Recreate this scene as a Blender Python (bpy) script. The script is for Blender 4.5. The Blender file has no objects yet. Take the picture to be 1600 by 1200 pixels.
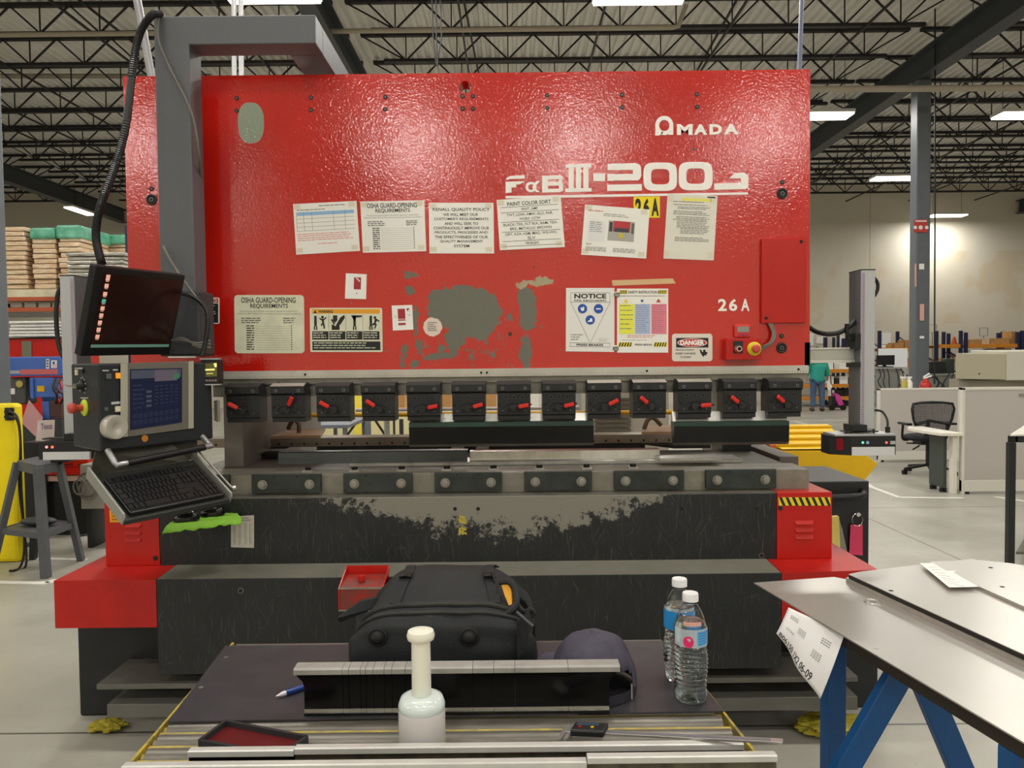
import bpy, bmesh, math, random
from mathutils import Vector, Matrix, noise
random.seed(7)
R = math.radians
S = bpy.context.scene
COL = S.collection

# ------------------------------------------------------------------ camera, light, exposure
F = 1180.0
CAM = Vector((0, 0, 1.6))
ROT = Matrix.Rotation(R(88.0), 3, 'X') @ Matrix.Rotation(R(-0.6), 3, 'Z')
cd = bpy.data.cameras.new('camera'); cam = bpy.data.objects.new('camera', cd); COL.objects.link(cam)
cam.matrix_world = Matrix.Translation(CAM) @ ROT.to_4x4()
cd.sensor_width = 36; cd.sensor_fit = 'HORIZONTAL'; cd.lens = F * 36 / 1600
cd.clip_start = 0.05; cd.clip_end = 200
S.camera = cam
S.view_settings.view_transform = 'Standard'; S.view_settings.look = 'None'
S.view_settings.gamma = 1; S.view_settings.exposure = 0.0
w = bpy.data.worlds.new('world'); S.world = w; w.use_nodes = True
w.node_tree.nodes['Background'].inputs[0].default_value = (1, .98, .94, 1)
w.node_tree.nodes['Background'].inputs[1].default_value = 0.10
LAMP_W = 92.0
LAMP_COL = (1.0, .975, .925)

def ray(px, py):
    return ROT @ Vector(((px - 800) / F, -(py - 600) / F, -1))
def U(px, py, Y):
    d = ray(px, py); return CAM + d * (Y / d.y)
def UX(px, py, Xv):
    d = ray(px, py); return CAM + d * (Xv / d.x)
def UZ(px, py, Z):
    d = ray(px, py); return CAM + d * ((Z - CAM.z) / d.z)
def xx(px, py, Y): return U(px, py, Y).x
def zz(px, py, Y): return U(px, py, Y).z
class Pl:
    def __init__(s, p, n): s.p = Vector(p); s.n = Vector(n).normalized()
    def at(s, px, py, lift=0.0):
        d = ray(px, py); t = (s.p + s.n * lift - CAM).dot(s.n) / d.dot(s.n)
        return CAM + d * t

# ------------------------------------------------------------------ materials
def srgb(h):
    h = h.lstrip('#'); c = [int(h[i:i+2], 16) / 255 for i in (0, 2, 4)]
    return tuple((x / 12.92 if x <= .04045 else ((x + .055) / 1.055) ** 2.4) for x in c) + (1,)
MATS = {}
def mat(name, col, rough=.5, metal=0.0, var=0.0, vscale=6.0, bump=0.0, bscale=60.0, trans=0.0, ior=1.45,
        emit=None, estr=0.0, col2=None, stretch=None, coat=0.0, alpha=1.0, spec=None, rvar=0.0):
    if name in MATS: return MATS[name]
    m = bpy.data.materials.new(name); m.use_nodes = True
    nt = m.node_tree; b = nt.nodes['Principled BSDF']
    c = srgb(col) if isinstance(col, str) else tuple(col) + (1,)
    b.inputs['Base Color'].default_value = c
    b.inputs['Roughness'].default_value = rough; b.inputs['Metallic'].default_value = metal
    b.inputs['IOR'].default_value = ior
    b.inputs['Transmission Weight'].default_value = trans
    b.inputs['Coat Weight'].default_value = coat; b.inputs['Alpha'].default_value = alpha
    if spec is not None: b.inputs['Specular IOR Level'].default_value = spec
    if emit: b.inputs['Emission Color'].default_value = srgb(emit); b.inputs['Emission Strength'].default_value = estr
    if var > 0 or bump > 0 or rvar > 0:
        g = nt.nodes.new('ShaderNodeNewGeometry'); mp = nt.nodes.new('ShaderNodeMapping')
        if stretch: mp.inputs['Scale'].default_value = stretch
        nt.links.new(g.outputs['Position'], mp.inputs['Vector'])
        if var > 0 or rvar > 0:
            n = nt.nodes.new('ShaderNodeTexNoise'); n.inputs['Scale'].default_value = vscale
            n.inputs['Detail'].default_value = 6; n.inputs['Roughness'].default_value = .6
            nt.links.new(mp.outputs[0], n.inputs['Vector'])
            if var > 0:
                r = nt.nodes.new('ShaderNodeValToRGB')
                r.color_ramp.elements[0].position = .3; r.color_ramp.elements[1].position = .7
                k = srgb(col2) if col2 else tuple(x * (1 - var) for x in c[:3]) + (1,)
                r.color_ramp.elements[0].color = k
                r.color_ramp.elements[1].color = c if col2 else tuple(min(1, x * (1 + var * .5)) for x in c[:3]) + (1,)
                nt.links.new(n.outputs['Fac'], r.inputs[0]); nt.links.new(r.outputs[0], b.inputs['Base Color'])
            if rvar > 0:
                ma = nt.nodes.new('ShaderNodeMapRange'); ma.inputs['To Min'].default_value = max(.02, rough - rvar)
                ma.inputs['To Max'].default_value = min(1, rough + rvar); ma.inputs['From Min'].default_value = .3; ma.inputs['From Max'].default_value = .7
                nt.links.new(n.outputs['Fac'], ma.inputs['Value']); nt.links.new(ma.outputs[0], b.inputs['Roughness'])
        if bump > 0:
            n2 = nt.nodes.new('ShaderNodeTexNoise'); n2.inputs['Scale'].default_value = bscale; n2.inputs['Detail'].default_value = 3
            nt.links.new(mp.outputs[0], n2.inputs['Vector'])
            bp = nt.nodes.new('ShaderNodeBump'); bp.inputs['Strength'].default_value = bump; bp.inputs['Distance'].default_value = .01
            nt.links.new(n2.outputs['Fac'], bp.inputs['Height']); nt.links.new(bp.outputs[0], b.inputs['Normal'])
    MATS[name] = m; return m

def nd(nt, t, **kw):
    n = nt.nodes.new(t)
    for k, v in kw.items(): setattr(n, k, v)
    return n
def mth(nt, op, a, b=None):
    n = nd(nt, 'ShaderNodeMath', operation=op)
    for i, v in enumerate((a, b)):
        if v is None: continue
        if isinstance(v, (int, float)): n.inputs[i].default_value = v
        else: nt.links.new(v, n.inputs[i])
    return n.outputs[0]
def mixc(nt, fac, a, b):
    n = nd(nt, 'ShaderNodeMix', data_type='RGBA')
    nt.links.new(fac, n.inputs[0])
    for s, v in ((n.inputs[6], a), (n.inputs[7], b)):
        if isinstance(v, tuple): s.default_value = v
        else: nt.links.new(v, s)
    return n.outputs[2]
def noi(nt, vec, sc, det=4, ro=.6):
    n = nd(nt, 'ShaderNodeTexNoise'); n.inputs['Scale'].default_value = sc; n.inputs['Detail'].default_value = det
    n.inputs['Roughness'].default_value = ro; nt.links.new(vec, n.inputs['Vector']); return n
def ramp(nt, v, a, b):
    n = nd(nt, 'ShaderNodeMapRange'); n.inputs['From Min'].default_value = a; n.inputs['From Max'].default_value = b
    nt.links.new(v, n.inputs['Value']); return n.outputs[0]

RY = 3.30      # front plane of the ram
def red_ram():
    m = bpy.data.materials.new('red_textured_paint_worn'); m.use_nodes = True; nt = m.node_tree; b = nt.nodes['Principled BSDF']
    g = nd(nt, 'ShaderNodeNewGeometry'); pos = g.outputs['Position']
    ns = noi(nt, pos, 26, 5, .7)
    dv = nd(nt, 'ShaderNodeVectorMath', operation='SUBTRACT'); nt.links.new(ns.outputs['Color'], dv.inputs[0]); dv.inputs[1].default_value = (.5, .5, .5)
    sv = nd(nt, 'ShaderNodeVectorMath', operation='SCALE'); nt.links.new(dv.outputs[0], sv.inputs[0]); sv.inputs['Scale'].default_value = .085
    av = nd(nt, 'ShaderNodeVectorMath', operation='ADD'); nt.links.new(pos, av.inputs[0]); nt.links.new(sv.outputs[0], av.inputs[1])
    def ell(px, py, rx, ry):
        c = U(px, py, RY)
        s1 = nd(nt, 'ShaderNodeVectorMath', operation='SUBTRACT'); nt.links.new(av.outputs[0], s1.inputs[0]); s1.inputs[1].default_value = c
        m1 = nd(nt, 'ShaderNodeVectorMath', operation='MULTIPLY'); nt.links.new(s1.outputs[0], m1.inputs[0])
        k = RY / F; m1.inputs[1].default_value = (1 / (rx * k), 0, 1 / (ry * k))
        l = nd(nt, 'ShaderNodeVectorMath', operation='LENGTH'); nt.links.new(m1.outputs[0], l.inputs[0]); return l.outputs['Value']
    E = [(700, 482, 33, 32), (738, 488, 46, 40), (720, 457, 20, 12), (710, 530, 16, 18), (752, 520, 12, 14), (690, 468, 22, 16),
         (825, 484, 14, 34), (816, 462, 7, 18), (822, 550, 10, 26), (832, 470, 7, 10),
         (650, 500, 5, 26), (655, 540, 6, 12), (634, 548, 5, 10), (628, 565, 5, 9), (690, 556, 16, 5), (708, 548, 8, 12), (672, 560, 9, 5),
         (642, 455, 4, 9), (640, 430, 11, 3), (648, 572, 5, 8), (735, 558, 6, 6), (690, 545, 5, 6), (770, 552, 5, 5), (797, 495, 5, 7)]
    d = ell(*E[0])
    for e in E[1:]: d = mth(nt, 'MINIMUM', d, ell(*e))
    m0 = mth(nt, 'LESS_THAN', d, 1.0)
    # small chips over the lower middle
    chips = noi(nt, pos, 42, 5, .72)
    reg = ell(720, 530, 190, 85)
    th = mth(nt, 'ADD', mth(nt, 'MULTIPLY', reg, .10), .575)
    ch = mth(nt, 'MULTIPLY', mth(nt, 'GREATER_THAN', chips.outputs['Fac'], th), 1.0)
    mask = mth(nt, 'MAXIMUM', m0, ch)
    tan = mth(nt, 'LESS_THAN', mth(nt, 'MINIMUM', ell(842, 441, 22, 6), ell(817, 445, 8, 4)), 1.0)
    # clean-edged oval of bare primer near the post
    c = U(392, 192, RY); s1 = nd(nt, 'ShaderNodeVectorMath', operation='SUBTRACT'); nt.links.new(pos, s1.inputs[0]); s1.inputs[1].default_value = c
    m1 = nd(nt, 'ShaderNodeVectorMath', operation='MULTIPLY'); nt.links.new(s1.outputs[0], m1.inputs[0]); k = RY / F; m1.inputs[1].default_value = (1 / (20 * k), 0, 1 / (31 * k))
    ab = nd(nt, 'ShaderNodeVectorMath', operation='ABSOLUTE'); nt.links.new(m1.outputs[0], ab.inputs[0])
    sx = nd(nt, 'ShaderNodeSeparateXYZ'); nt.links.new(ab.outputs[0], sx.inputs[0])
    sup = mth(nt, 'ADD', mth(nt, 'POWER', sx.outputs[0], 2.6), mth(nt, 'POWER', sx.outputs[2], 2.6))
    oval = mth(nt, 'LESS_THAN', mth(nt, 'ADD', sup, mth(nt, 'MULTIPLY', mth(nt, 'SUBTRACT', ns.outputs['Fac'], .5), .25)), 1.0)
    # faint grey scuffs
    sc = nd(nt, 'ShaderNodeMapping'); sc.inputs['Scale'].default_value = (1, 1, 1); nt.links.new(pos, sc.inputs['Vector'])
    fl = noi(nt, sc.outputs[0], 1.7, 3, .5)
    base = mixc(nt, ramp(nt, fl.outputs['Fac'], .35, .7), srgb('#bb1a10'), srgb('#c72016'))
    sp = noi(nt, pos, 130, 2, .5)
    base = mixc(nt, mth(nt, 'MULTIPLY', mth(nt, 'GREATER_THAN', sp.outputs['Fac'], .735), .45), base, srgb('#d8b7a5'))
    base = mixc(nt, mask, base, srgb('#63645a'))
    base = mixc(nt, tan, base, srgb('#a59a7d'))
    base = mixc(nt, oval, base, srgb('#8f9a86'))
    nt.links.new(base, b.inputs['Base Color'])
    b.inputs['Roughness'].default_value = .10; b.inputs['Specular IOR Level'].default_value = .9
    bp = nd(nt, 'ShaderNodeBump'); bp.inputs['Strength'].default_value = .8; bp.inputs['Distance'].default_value = .0009
    bn = noi(nt, pos, 115, 1.5, .5); nt.links.new(bn.outputs['Fac'], bp.inputs['Height']); nt.links.new(bp.outputs[0], b.inputs['Normal'])
    return m
M_RAM = red_ram()

def apron_mat(worn):
    m = bpy.data.materials.new('dark_apron_paint_worn' if worn else 'dark_apron_paint'); m.use_nodes = True; nt = m.node_tree; b = nt.nodes['Principled BSDF']
    g = nd(nt, 'ShaderNodeNewGeometry'); pos = g.outputs['Position']
    s = nd(nt, 'ShaderNodeSeparateXYZ'); nt.links.new(pos, s.inputs[0])
    # fine scratches: stretched noise in several directions
    col = mixc(nt, ramp(nt, noi(nt, pos, 9, 6, .7).outputs['Fac'], .3, .75), srgb('#0d1011'), srgb('#181c1d'))
    for i, (rot, th) in enumerate(((86, .645), (96, .65), (60, .67), (120, .67), (12, .69))):
        mp = nd(nt, 'ShaderNodeMapping'); mp.inputs['Rotation'].default_value = (0, R(rot), 0)
        mp2 = nd(nt, 'ShaderNodeMapping'); mp2.inputs['Scale'].default_value = (4, 4, 120); mp2.inputs['Location'].default_value = (i * 3.1, 0, i * 1.7)
        nt.links.new(pos, mp.inputs['Vector']); nt.links.new(mp.outputs[0], mp2.inputs['Vector']); n = noi(nt, mp2.outputs[0], 2.0, 2, .5)
        col = mixc(nt, mth(nt, 'MULTIPLY', ramp(nt, n.outputs['Fac'], th, th + .10), .20), col, srgb('#8a8b86'))
    if worn:
        # worn-bare band along the top edge, deepest left of the middle
        xw = mth(nt, 'SUBTRACT', s.outputs[0], -.05)
        par = mth(nt, 'SUBTRACT', .20, mth(nt, 'MULTIPLY', mth(nt, 'POWER', mth(nt, 'ABSOLUTE', xw), 2.0), .30))
        edge = mth(nt, 'SUBTRACT', 1.01, par)   # height of the lower limit of wear
        n1 = noi(nt, pos, 14, 8, .85)
        v = mth(nt, 'ADD', mth(nt, 'SUBTRACT', s.outputs[2], edge), mth(nt, 'MULTIPLY', mth(nt, 'SUBTRACT', n1.outputs['Fac'], .60), .55))
        col = mixc(nt, ramp(nt, v, -.003, .006), col, srgb('#7d7b70'))
    nt.links.new(col, b.inputs['Base Color']); b.inputs['Roughness'].default_value = .5
    return m
M_APR = apron_mat(True); M_LOW = apron_mat(False)

M_RED = mat('red_paint', '#b8180e', .3, var=.10, vscale=3, bump=.03, bscale=130)
M_REDB = mat('red_paint_scuffed', '#b8170d', .4, var=.35, vscale=5, col2='#a0120b', bump=.03, bscale=120)
M_WHT = mat('white_lettering', '#f2efe8', .5)
M_ARM = mat('grey_arm_paint', '#5c5e61', .45, bump=.06, bscale=90)
M_COLM = mat('column_grey_paint', '#5f656b', .45, var=.1)
M_STEEL = mat('worn_steel', '#8d8a80', .38, .55, var=.3, vscale=12, rvar=.12)
M_STEELD = mat('dull_steel', '#6c6a61', .45, .4, var=.3, vscale=10)
M_BRIGHT = mat('bright_steel', '#c9c8c2', .28, .8, var=.15, vscale=20)
M_CHROME = mat('chrome', '#d6d6d2', .15, 1.0)
M_BLK = mat('black_paint', '#1c1d1e', .4)
M_BLKM = mat('black_oxide', '#2b2c2d', .45, .3, var=.3, vscale=30)
M_BLKP = mat('black_plastic', '#151617', .38)
M_BLKR = mat('black_rubber', '#141414', .75)
M_DK = mat('dark_grey_cast', '#2f3335', .5, var=.2, vscale=12, bump=.1, bscale=80)
M_CLAMP = mat('die_clamp_steel', '#3a403c', .45, .3, var=.4, vscale=10)
M_LEV = mat('red_lever_plastic', '#d22a20', .4)
M_YEL = mat('yellow_paint', '#e2b400', .45, var=.08)
M_YELS = mat('safety_yellow', '#f0d800', .45, var=.06)
M_ORG = mat('orange_paint', '#c9591c', .5, var=.1)
M_ORB = mat('orange_beam', '#d98a2b', .5, var=.1)
M_BLUE = mat('blue_paint', '#0d4f8b', .42, var=.2, vscale=8)
M_BLU2 = mat('bandsaw_blue', '#4a6fc0', .45, var=.12)
M_NAVY = mat('rack_navy', '#20264a', .5)
M_PAP = mat('paper', '#f1efe9', .55)
M_PAPG = mat('laminated_paper', '#eceae2', .22, coat=.3)
M_CREAM = mat('aged_sign', '#dcdcc2', .4, var=.12, vscale=18)
M_INK = mat('ink_black', '#1e1e1e', .6)
M_INKG = mat('ink_grey', '#6d6d6c', .6)
M_INKR = mat('ink_red', '#c8303a', .6)
M_INKB = mat('ink_blue', '#2b5fae', .6)
M_TAPE = mat('masking_tape', '#d6b183', .6)
M_CLR = mat('clear_tape', '#d8cfbb', .3)
M_SGREY = mat('extrusion_grey', '#b4b6b8', .35, .3)
M_SGREY2 = mat('extrusion_side', '#77797e', .4, .3)
M_PANEL = mat('partition_fabric', '#b6b0aa', .8, bump=.1, bscale=300)
M_PFR = mat('partition_frame', '#d4d1c6', .4)
M_DESK = mat('desk_laminate', '#dedacd', .35)
M_CARD = mat('cardboard', '#b98a55', .75, var=.15, vscale=5)
M_CARDL = mat('wrapped_cardboard', '#e6d5b8', .3, var=.45, vscale=9, stretch=(1, 1, 7), col2='#bd9468', bump=.5, bscale=10, coat=.4)
M_GREEN = mat('green_stretch_wrap', '#7cc4a6', .25, var=.4, vscale=5, col2='#2c8568', coat=.6, bump=.4, bscale=9)
M_SILV = mat('wrapped_silver', '#c9c5ba', .25, .3, var=.5, vscale=8, stretch=(1, 1, 8), col2='#7f7b72', bump=.4, bscale=14)
M_BEIGE = mat('beige_machine', '#b9b39c', .45)
M_CABL = mat('cable_black', '#151515', .5)
M_CABG = mat('cable_grey', '#6a665f', .5)

# ------------------------------------------------------------------ mesh builder
class MB:
    def __init__(s): s.v = []; s.f = []; s.m = []; s.ms = []
    def mi(s, m):
        if m is None: return 0
        if m not in s.ms: s.ms.append(m)
        return s.ms.index(m)
    def add(s, vs, fs, m=None):
        o = len(s.v); s.v += [Vector(v) for v in vs]; k = s.mi(m)
        for f in fs: s.f.append([o + i for i in f]); s.m.append(k)
        return s
    def box(s, x0, x1, y0, y1, z0, z1, m=None):
        if x0 > x1: x0, x1 = x1, x0
        if y0 > y1: y0, y1 = y1, y0
        if z0 > z1: z0, z1 = z1, z0
        return s.add([(x0,y0,z0),(x1,y0,z0),(x1,y1,z0),(x0,y1,z0),(x0,y0,z1),(x1,y0,z1),(x1,y1,z1),(x0,y1,z1)],
              [(0,3,2,1),(4,5,6,7),(0,1,5,4),(1,2,6,5),(2,3,7,6),(3,0,4,7)], m)
    def ob(s, o, a, b, c, m=None):
        o, a, b, c = map(Vector, (o, a, b, c))
        if a.cross(b).dot(c) < 0: a, b = b, a
        vs = [o, o+a, o+a+b, o+b]; vs += [v + c for v in vs]
        return s.add(vs, [(0,3,2,1),(4,5,6,7),(0,1,5,4),(1,2,6,5),(2,3,7,6),(3,0,4,7)], m)
    def prism(s, pts, ext, m=None):
        pts = [Vector(p) for p in pts]; e = Vector(ext); n = len(pts)
        nrm = Vector((0,0,0))
        for i in range(n): nrm += pts[i].cross(pts[(i+1) % n])
        if nrm.dot(e) > 0: pts.reverse()
        vs = pts + [p + e for p in pts]
        fs = [tuple(range(n)), tuple(range(2*n-1, n-1, -1))] + [(i, n+i, n+(i+1) % n, (i+1) % n) for i in range(n)]
        return s.add(vs, fs, m)
    def bar(s, p0, p1, wd, dp=None, up=(0,0,1), m=None):
        p0, p1 = Vector(p0), Vector(p1); d = (p1-p0).normalized(); dp = dp or wd
        u = Vector(up)
        if abs(d.dot(u)) > .98: u = Vector((0,1,0))
        a = d.cross(u).normalized(); b = a.cross(d).normalized()
        return s.ob(p0 - a*wd/2 - b*dp/2, a*wd, b*dp, p1-p0, m)
    def cyl(s, p0, p1, r, r1=None, n=16, m=None, cap=True):
        p0, p1 = Vector(p0), Vector(p1); r1 = r if r1 is None else r1
        d = (p1-p0).normalized(); u = Vector((0,0,1)) if abs(d.z) < .95 else Vector((1,0,0))
        a = d.cross(u).normalized(); b = d.cross(a).normalized()
        vs = []
        for p, q in ((p0, r), (p1, r1)):
            for i in range(n):
                t = 2*math.pi*i/n; vs.append(p + (a*math.cos(t) + b*math.sin(t))*q)
        fs = [(i, (i+1) % n, n+(i+1) % n, n+i) for i in range(n)]
        if cap: fs += [tuple(range(n-1, -1, -1)), tuple(range(n, 2*n))]
        return s.add(vs, fs, m)
    def tube(s, path, r, n=8, m=None, rad=None, closed=False):
        P = [Vector(p) for p in path]; K = len(P); vs = []; prev = None
        for i, p in enumerate(P):
            if closed: d = (P[(i+1) % K]-P[i-1]).normalized()
            else: d = (P[min(i+1, K-1)]-P[max(i-1, 0)]).normalized()
            if prev is None:
                u = Vector((0,0,1)) if abs(d.z) < .9 else Vector((1,0,0)); a = d.cross(u).normalized()
            else:
                a = (prev - d*prev.dot(d)).normalized()
            prev = a; b = d.cross(a); q = rad[i] if rad else r
            for j in range(n):
                t = 2*math.pi*j/n; vs.append(p + (a*math.cos(t)+b*math.sin(t))*q)
        fs = []
        for i in range(K if closed else K-1):
            k = (i+1) % K
            for j in range(n): fs.append((i*n+j, i*n+(j+1) % n, k*n+(j+1) % n, k*n+j))
        if not closed: fs += [tuple(range(n-1, -1, -1)), tuple(range((K-1)*n, K*n))]
        return s.add(vs, fs, m)
    def lathe(s, prof, c, n=24, axis=(0,0,1), m=None, wob=None):
        c = Vector(c); d = Vector(axis).normalized(); u = Vector((0,0,1)) if abs(d.z) < .9 else Vector((1,0,0))
        a = d.cross(u).normalized(); b = d.cross(a); K = len(prof); vs = []
        for k, (r, h) in enumerate(prof):
            for j in range(n):
                t = 2*math.pi*j/n; q = r * (wob(t, h) if wob else 1)
                vs.append(c + d*h + (a*math.cos(t)+b*math.sin(t))*q)
        fs = [(i*n+j, i*n+(j+1) % n, (i+1)*n+(j+1) % n, (i+1)*n+j) for i in range(K-1) for j in range(n)]
        fs += [tuple(range(n-1, -1, -1)), tuple(range((K-1)*n, K*n))]
        return s.add(vs, fs, m)
    def grid(s, fn, nu, nv, m=None, thick=0):
        vs = [fn(i/nu, j/nv) for j in range(nv+1) for i in range(nu+1)]
        fs = [(j*(nu+1)+i, j*(nu+1)+i+1, (j+1)*(nu+1)+i+1, (j+1)*(nu+1)+i) for j in range(nv) for i in range(nu)]
        return s.add(vs, fs, m)
    def ell(s, c, r, n=16, k=10, m=None, fn=None):
        c = Vector(c); vs = []
        for i in range(k+1):
            ph = math.pi*i/k - math.pi/2
            for j in range(n):
                t = 2*math.pi*j/n; d = Vector((math.cos(ph)*math.cos(t), math.cos(ph)*math.sin(t), math.sin(ph)))
                q = fn(d) if fn else 1
                vs.append(c + Vector((d.x*r[0], d.y*r[1], d.z*r[2]))*q)
        fs = [(i*n+j, i*n+(j+1) % n, (i+1)*n+(j+1) % n, (i+1)*n+j) for i in range(k) for j in range(n)]
        return s.add(vs, fs, m)
    def build(s, name, m, parent=None, smooth=False, bevel=0, loc=None, seg=2, sub=0, solid=0, label=None, kind=None):
        me = bpy.data.meshes.new(name)
        off = Vector((0,0,0))
        if parent is not None:
            r = parent
            while r.parent: r = r.parent
            off = r.location.copy()
        elif loc is not None: off = Vector(loc)
        me.from_pydata([v - off for v in s.v], [], s.f)
        if s.ms:
            for q in s.ms: me.materials.append(q)
            me.polygons.foreach_set('material_index', s.m)
        else: me.materials.append(m)
        bm = bmesh.new(); bm.from_mesh(me); bmesh.ops.recalc_face_normals(bm, faces=bm.faces); bm.to_mesh(me); bm.free()
        if smooth:
            me.polygons.foreach_set('use_smooth', [True]*len(me.polygons)); me.set_sharp_from_angle(angle=R(smooth if smooth is not True else 40))
        me.update()
        o = bpy.data.objects.new(name, me); COL.objects.link(o)
        if parent is not None: o.parent = parent
        elif loc is not None: o.location = off
        if solid:
            q = o.modifiers.new('solid', 'SOLIDIFY'); q.thickness = solid; q.offset = 0
        if sub:
            q = o.modifiers.new('sub', 'SUBSURF'); q.levels = sub; q.render_levels = sub
        if bevel:
            q = o.modifiers.new('bevel', 'BEVEL'); q.width = bevel; q.segments = seg; q.limit_method = 'ANGLE'; q.angle_limit = R(50)
        if label: o['label'] = label
        if kind: o['kind'] = kind
        return o

def thing(name, label, cat, loc=(0,0,0), group=None, rz=0):
    o = bpy.data.objects.new(name, None); COL.objects.link(o); o.empty_display_size = .1
    o.location = loc; o.rotation_euler = (0, 0, rz); o['label'] = label; o['category'] = cat
    if group: o['group'] = group
    return o
def tag(o, label, cat, group=None):
    o['label'] = label; o['category'] = cat
    if group: o['group'] = group
    return o
def struct(o): o['kind'] = 'structure'; return o
def copy_tree(o, parent=None):
    c = o.copy(); COL.objects.link(c); c.parent = parent
    for ch in list(o.children): copy_tree(ch, c)
    return c
def spline(pts, k=8):
    P = [Vector(p) for p in pts]; out = []
    for i in range(len(P)-1):
        a = P[max(i-1, 0)]; b = P[i]; c = P[i+1]; d = P[min(i+2, len(P)-1)]
        for j in range(k):
            t = j/k
            out.append(.5*((2*b)+(-a+c)*t+(2*a-5*b+4*c-d)*t*t+(-a+3*b-3*c+d)*t**3))
    out.append(P[-1]); return out

# text: fitted into a quad given by top-left, top-right, bottom-left
def text_mesh(body, bold=0.0, align='CENTER', shear=0):
    cu = bpy.data.curves.new('t', 'FONT'); cu.body = body; cu.size = 1; cu.offset = bold; cu.align_x = align; cu.resolution_u = 3; cu.shear = shear
    o = bpy.data.objects.new('t', cu); me = bpy.data.meshes.new_from_object(o)
    vs = [v.co.copy() for v in me.vertices]; fs = [tuple(p.vertices) for p in me.polygons]
    bpy.data.objects.remove(o); bpy.data.curves.remove(cu); bpy.data.meshes.remove(me)
    return vs, fs
def text(mb, body, tl, tr, bl, bold=.02, m=None, lift=Vector((0,0,0)), shear=0):
    vs, fs = text_mesh(body, bold, shear=shear)
    if not vs: return
    x0 = min(v.x for v in vs); x1 = max(v.x for v in vs); y0 = min(v.y for v in vs); y1 = max(v.y for v in vs)
    u = tr - tl; w_ = tl - bl
    mb.add([bl + u*((v.x-x0)/(x1-x0)) + w_*((v.y-y0)/(y1-y0)) + lift for v in vs], fs, m)
class Sheet:
    """quad sheet on a plane; content is placed by 0..1 coordinates (x right, y down)"""
    def __init__(s, pl, q, lift=.0008, thick=.0012):
        s.n = pl.n; s.c = [pl.at(*p, lift) for p in q]; s.th = thick
    def P(s, x, y, l=0.0):
        a, b, c, d = s.c; t = a.lerp(b, x); u = d.lerp(c, x); return t.lerp(u, y) + s.n*(s.th + l)
    def base(s, name, m, round_=0, parent=None, tl=None):
        mb = MB()
        a, b, c, d = s.c
        if round_:
            pts = []
            W = (b-a).length; H = (d-a).length; rx = round_/W; ry = round_/H
            for cx, cy, a0 in ((1-rx, ry, -90), (1-rx, 1-ry, 0), (rx, 1-ry, 90), (rx, ry, 180)):
                for k in range(5):
                    t = R(a0 + k*22.5); X = cx + rx*math.cos(t); Y = cy + ry*math.sin(t)
                    pts.append(a.lerp(b, X).lerp(d.lerp(c, X), Y))
        else: pts = [a, b, c, d]
        mb.prism(pts, s.n*s.th)
        ctr = (a+b+c+d)/4
        return mb.build(name, m, parent, loc=ctr if parent is None else None)
    def rect(s, mb, x0, y0, x1, y1, m=None, l=.0003):
        mb.add([s.P(x0,y0,l), s.P(x1,y0,l), s.P(x1,y1,l), s.P(x0,y1,l)], [(0,3,2,1)], m)
    def poly(s, mb, pts, m=None, l=.0003): mb.add([s.P(x, y, l) for x, y in pts], [tuple(range(len(pts)))], m)
    def text(s, mb, body, x0, y0, x1, y1, bold=.02, m=None, l=.0005): text(mb, body, s.P(x0,y0,l), s.P(x1,y0,l), s.P(x0,y1,l), bold, m)
    def lines(s, mb, x0, y0, x1, y1, n, m=None, fill=.45, ragged=.2, words=True, l=.0004):
        h = (y1-y0)/n
        for i in range(n):
            e = x1 - random.random()*ragged*(x1-x0); x = x0; yy = y0 + h*i
            while x < e:
                wd = random.uniform(.03, .10)*(1 if words else 9); q = min(e, x+wd)
                s.rect(mb, x, yy, q, yy+h*fill, m, l); x = q + .012
    def disc(s, mb, cx, cy, r, m=None, l=.0004, n=20, k0=0, k1=360):
        W = (s.c[1]-s.c[0]).length; H = (s.c[3]-s.c[0]).length
        s.poly(mb, [(cx + r*math.cos(2*math.pi*i/n)/W, cy + r*math.sin(2*math.pi*i/n)/H) for i in range(n)], m, l)

# ------------------------------------------------------------------ the hall
WY = 25.4; DZ = 7.2; X0, X1, Y0 = -24.0, 27.0, -15.0
def floor_mat():
    m = bpy.data.materials.new('polished_concrete'); m.use_nodes = True; nt = m.node_tree; b = nt.nodes['Principled BSDF']
    g = nd(nt, 'ShaderNodeNewGeometry'); pos = g.outputs['Position']
    c = mixc(nt, ramp(nt, noi(nt, pos, .8, 6, .6).outputs['Fac'], .3, .7), srgb('#918e84'), srgb('#adaa9f'))
    c = mixc(nt, mth(nt, 'MULTIPLY', ramp(nt, noi(nt, pos, 14, 6, .7).outputs['Fac'], .55, .75), .35), c, srgb('#7b7668'))
    # saw-cut joints every 4.6 m
    s = nd(nt, 'ShaderNodeSeparateXYZ'); nt.links.new(pos, s.inputs[0])
    for k, o in ((0, 1.15), (1, 1.4)):
        q = mth(nt, 'MODULO', mth(nt, 'ADD', s.outputs[k], 46 + o), 4.6)
        c = mixc(nt, mth(nt, 'LESS_THAN', q, .014), c, srgb('#55524a'))
    nt.links.new(c, b.inputs['Base Color'])
    nt.links.new(mth(nt, 'ADD', mth(nt, 'MULTIPLY', noi(nt, pos, 2.2, 5, .6).outputs['Fac'], .3), .22), b.inputs['Roughness'])
    return m
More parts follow.
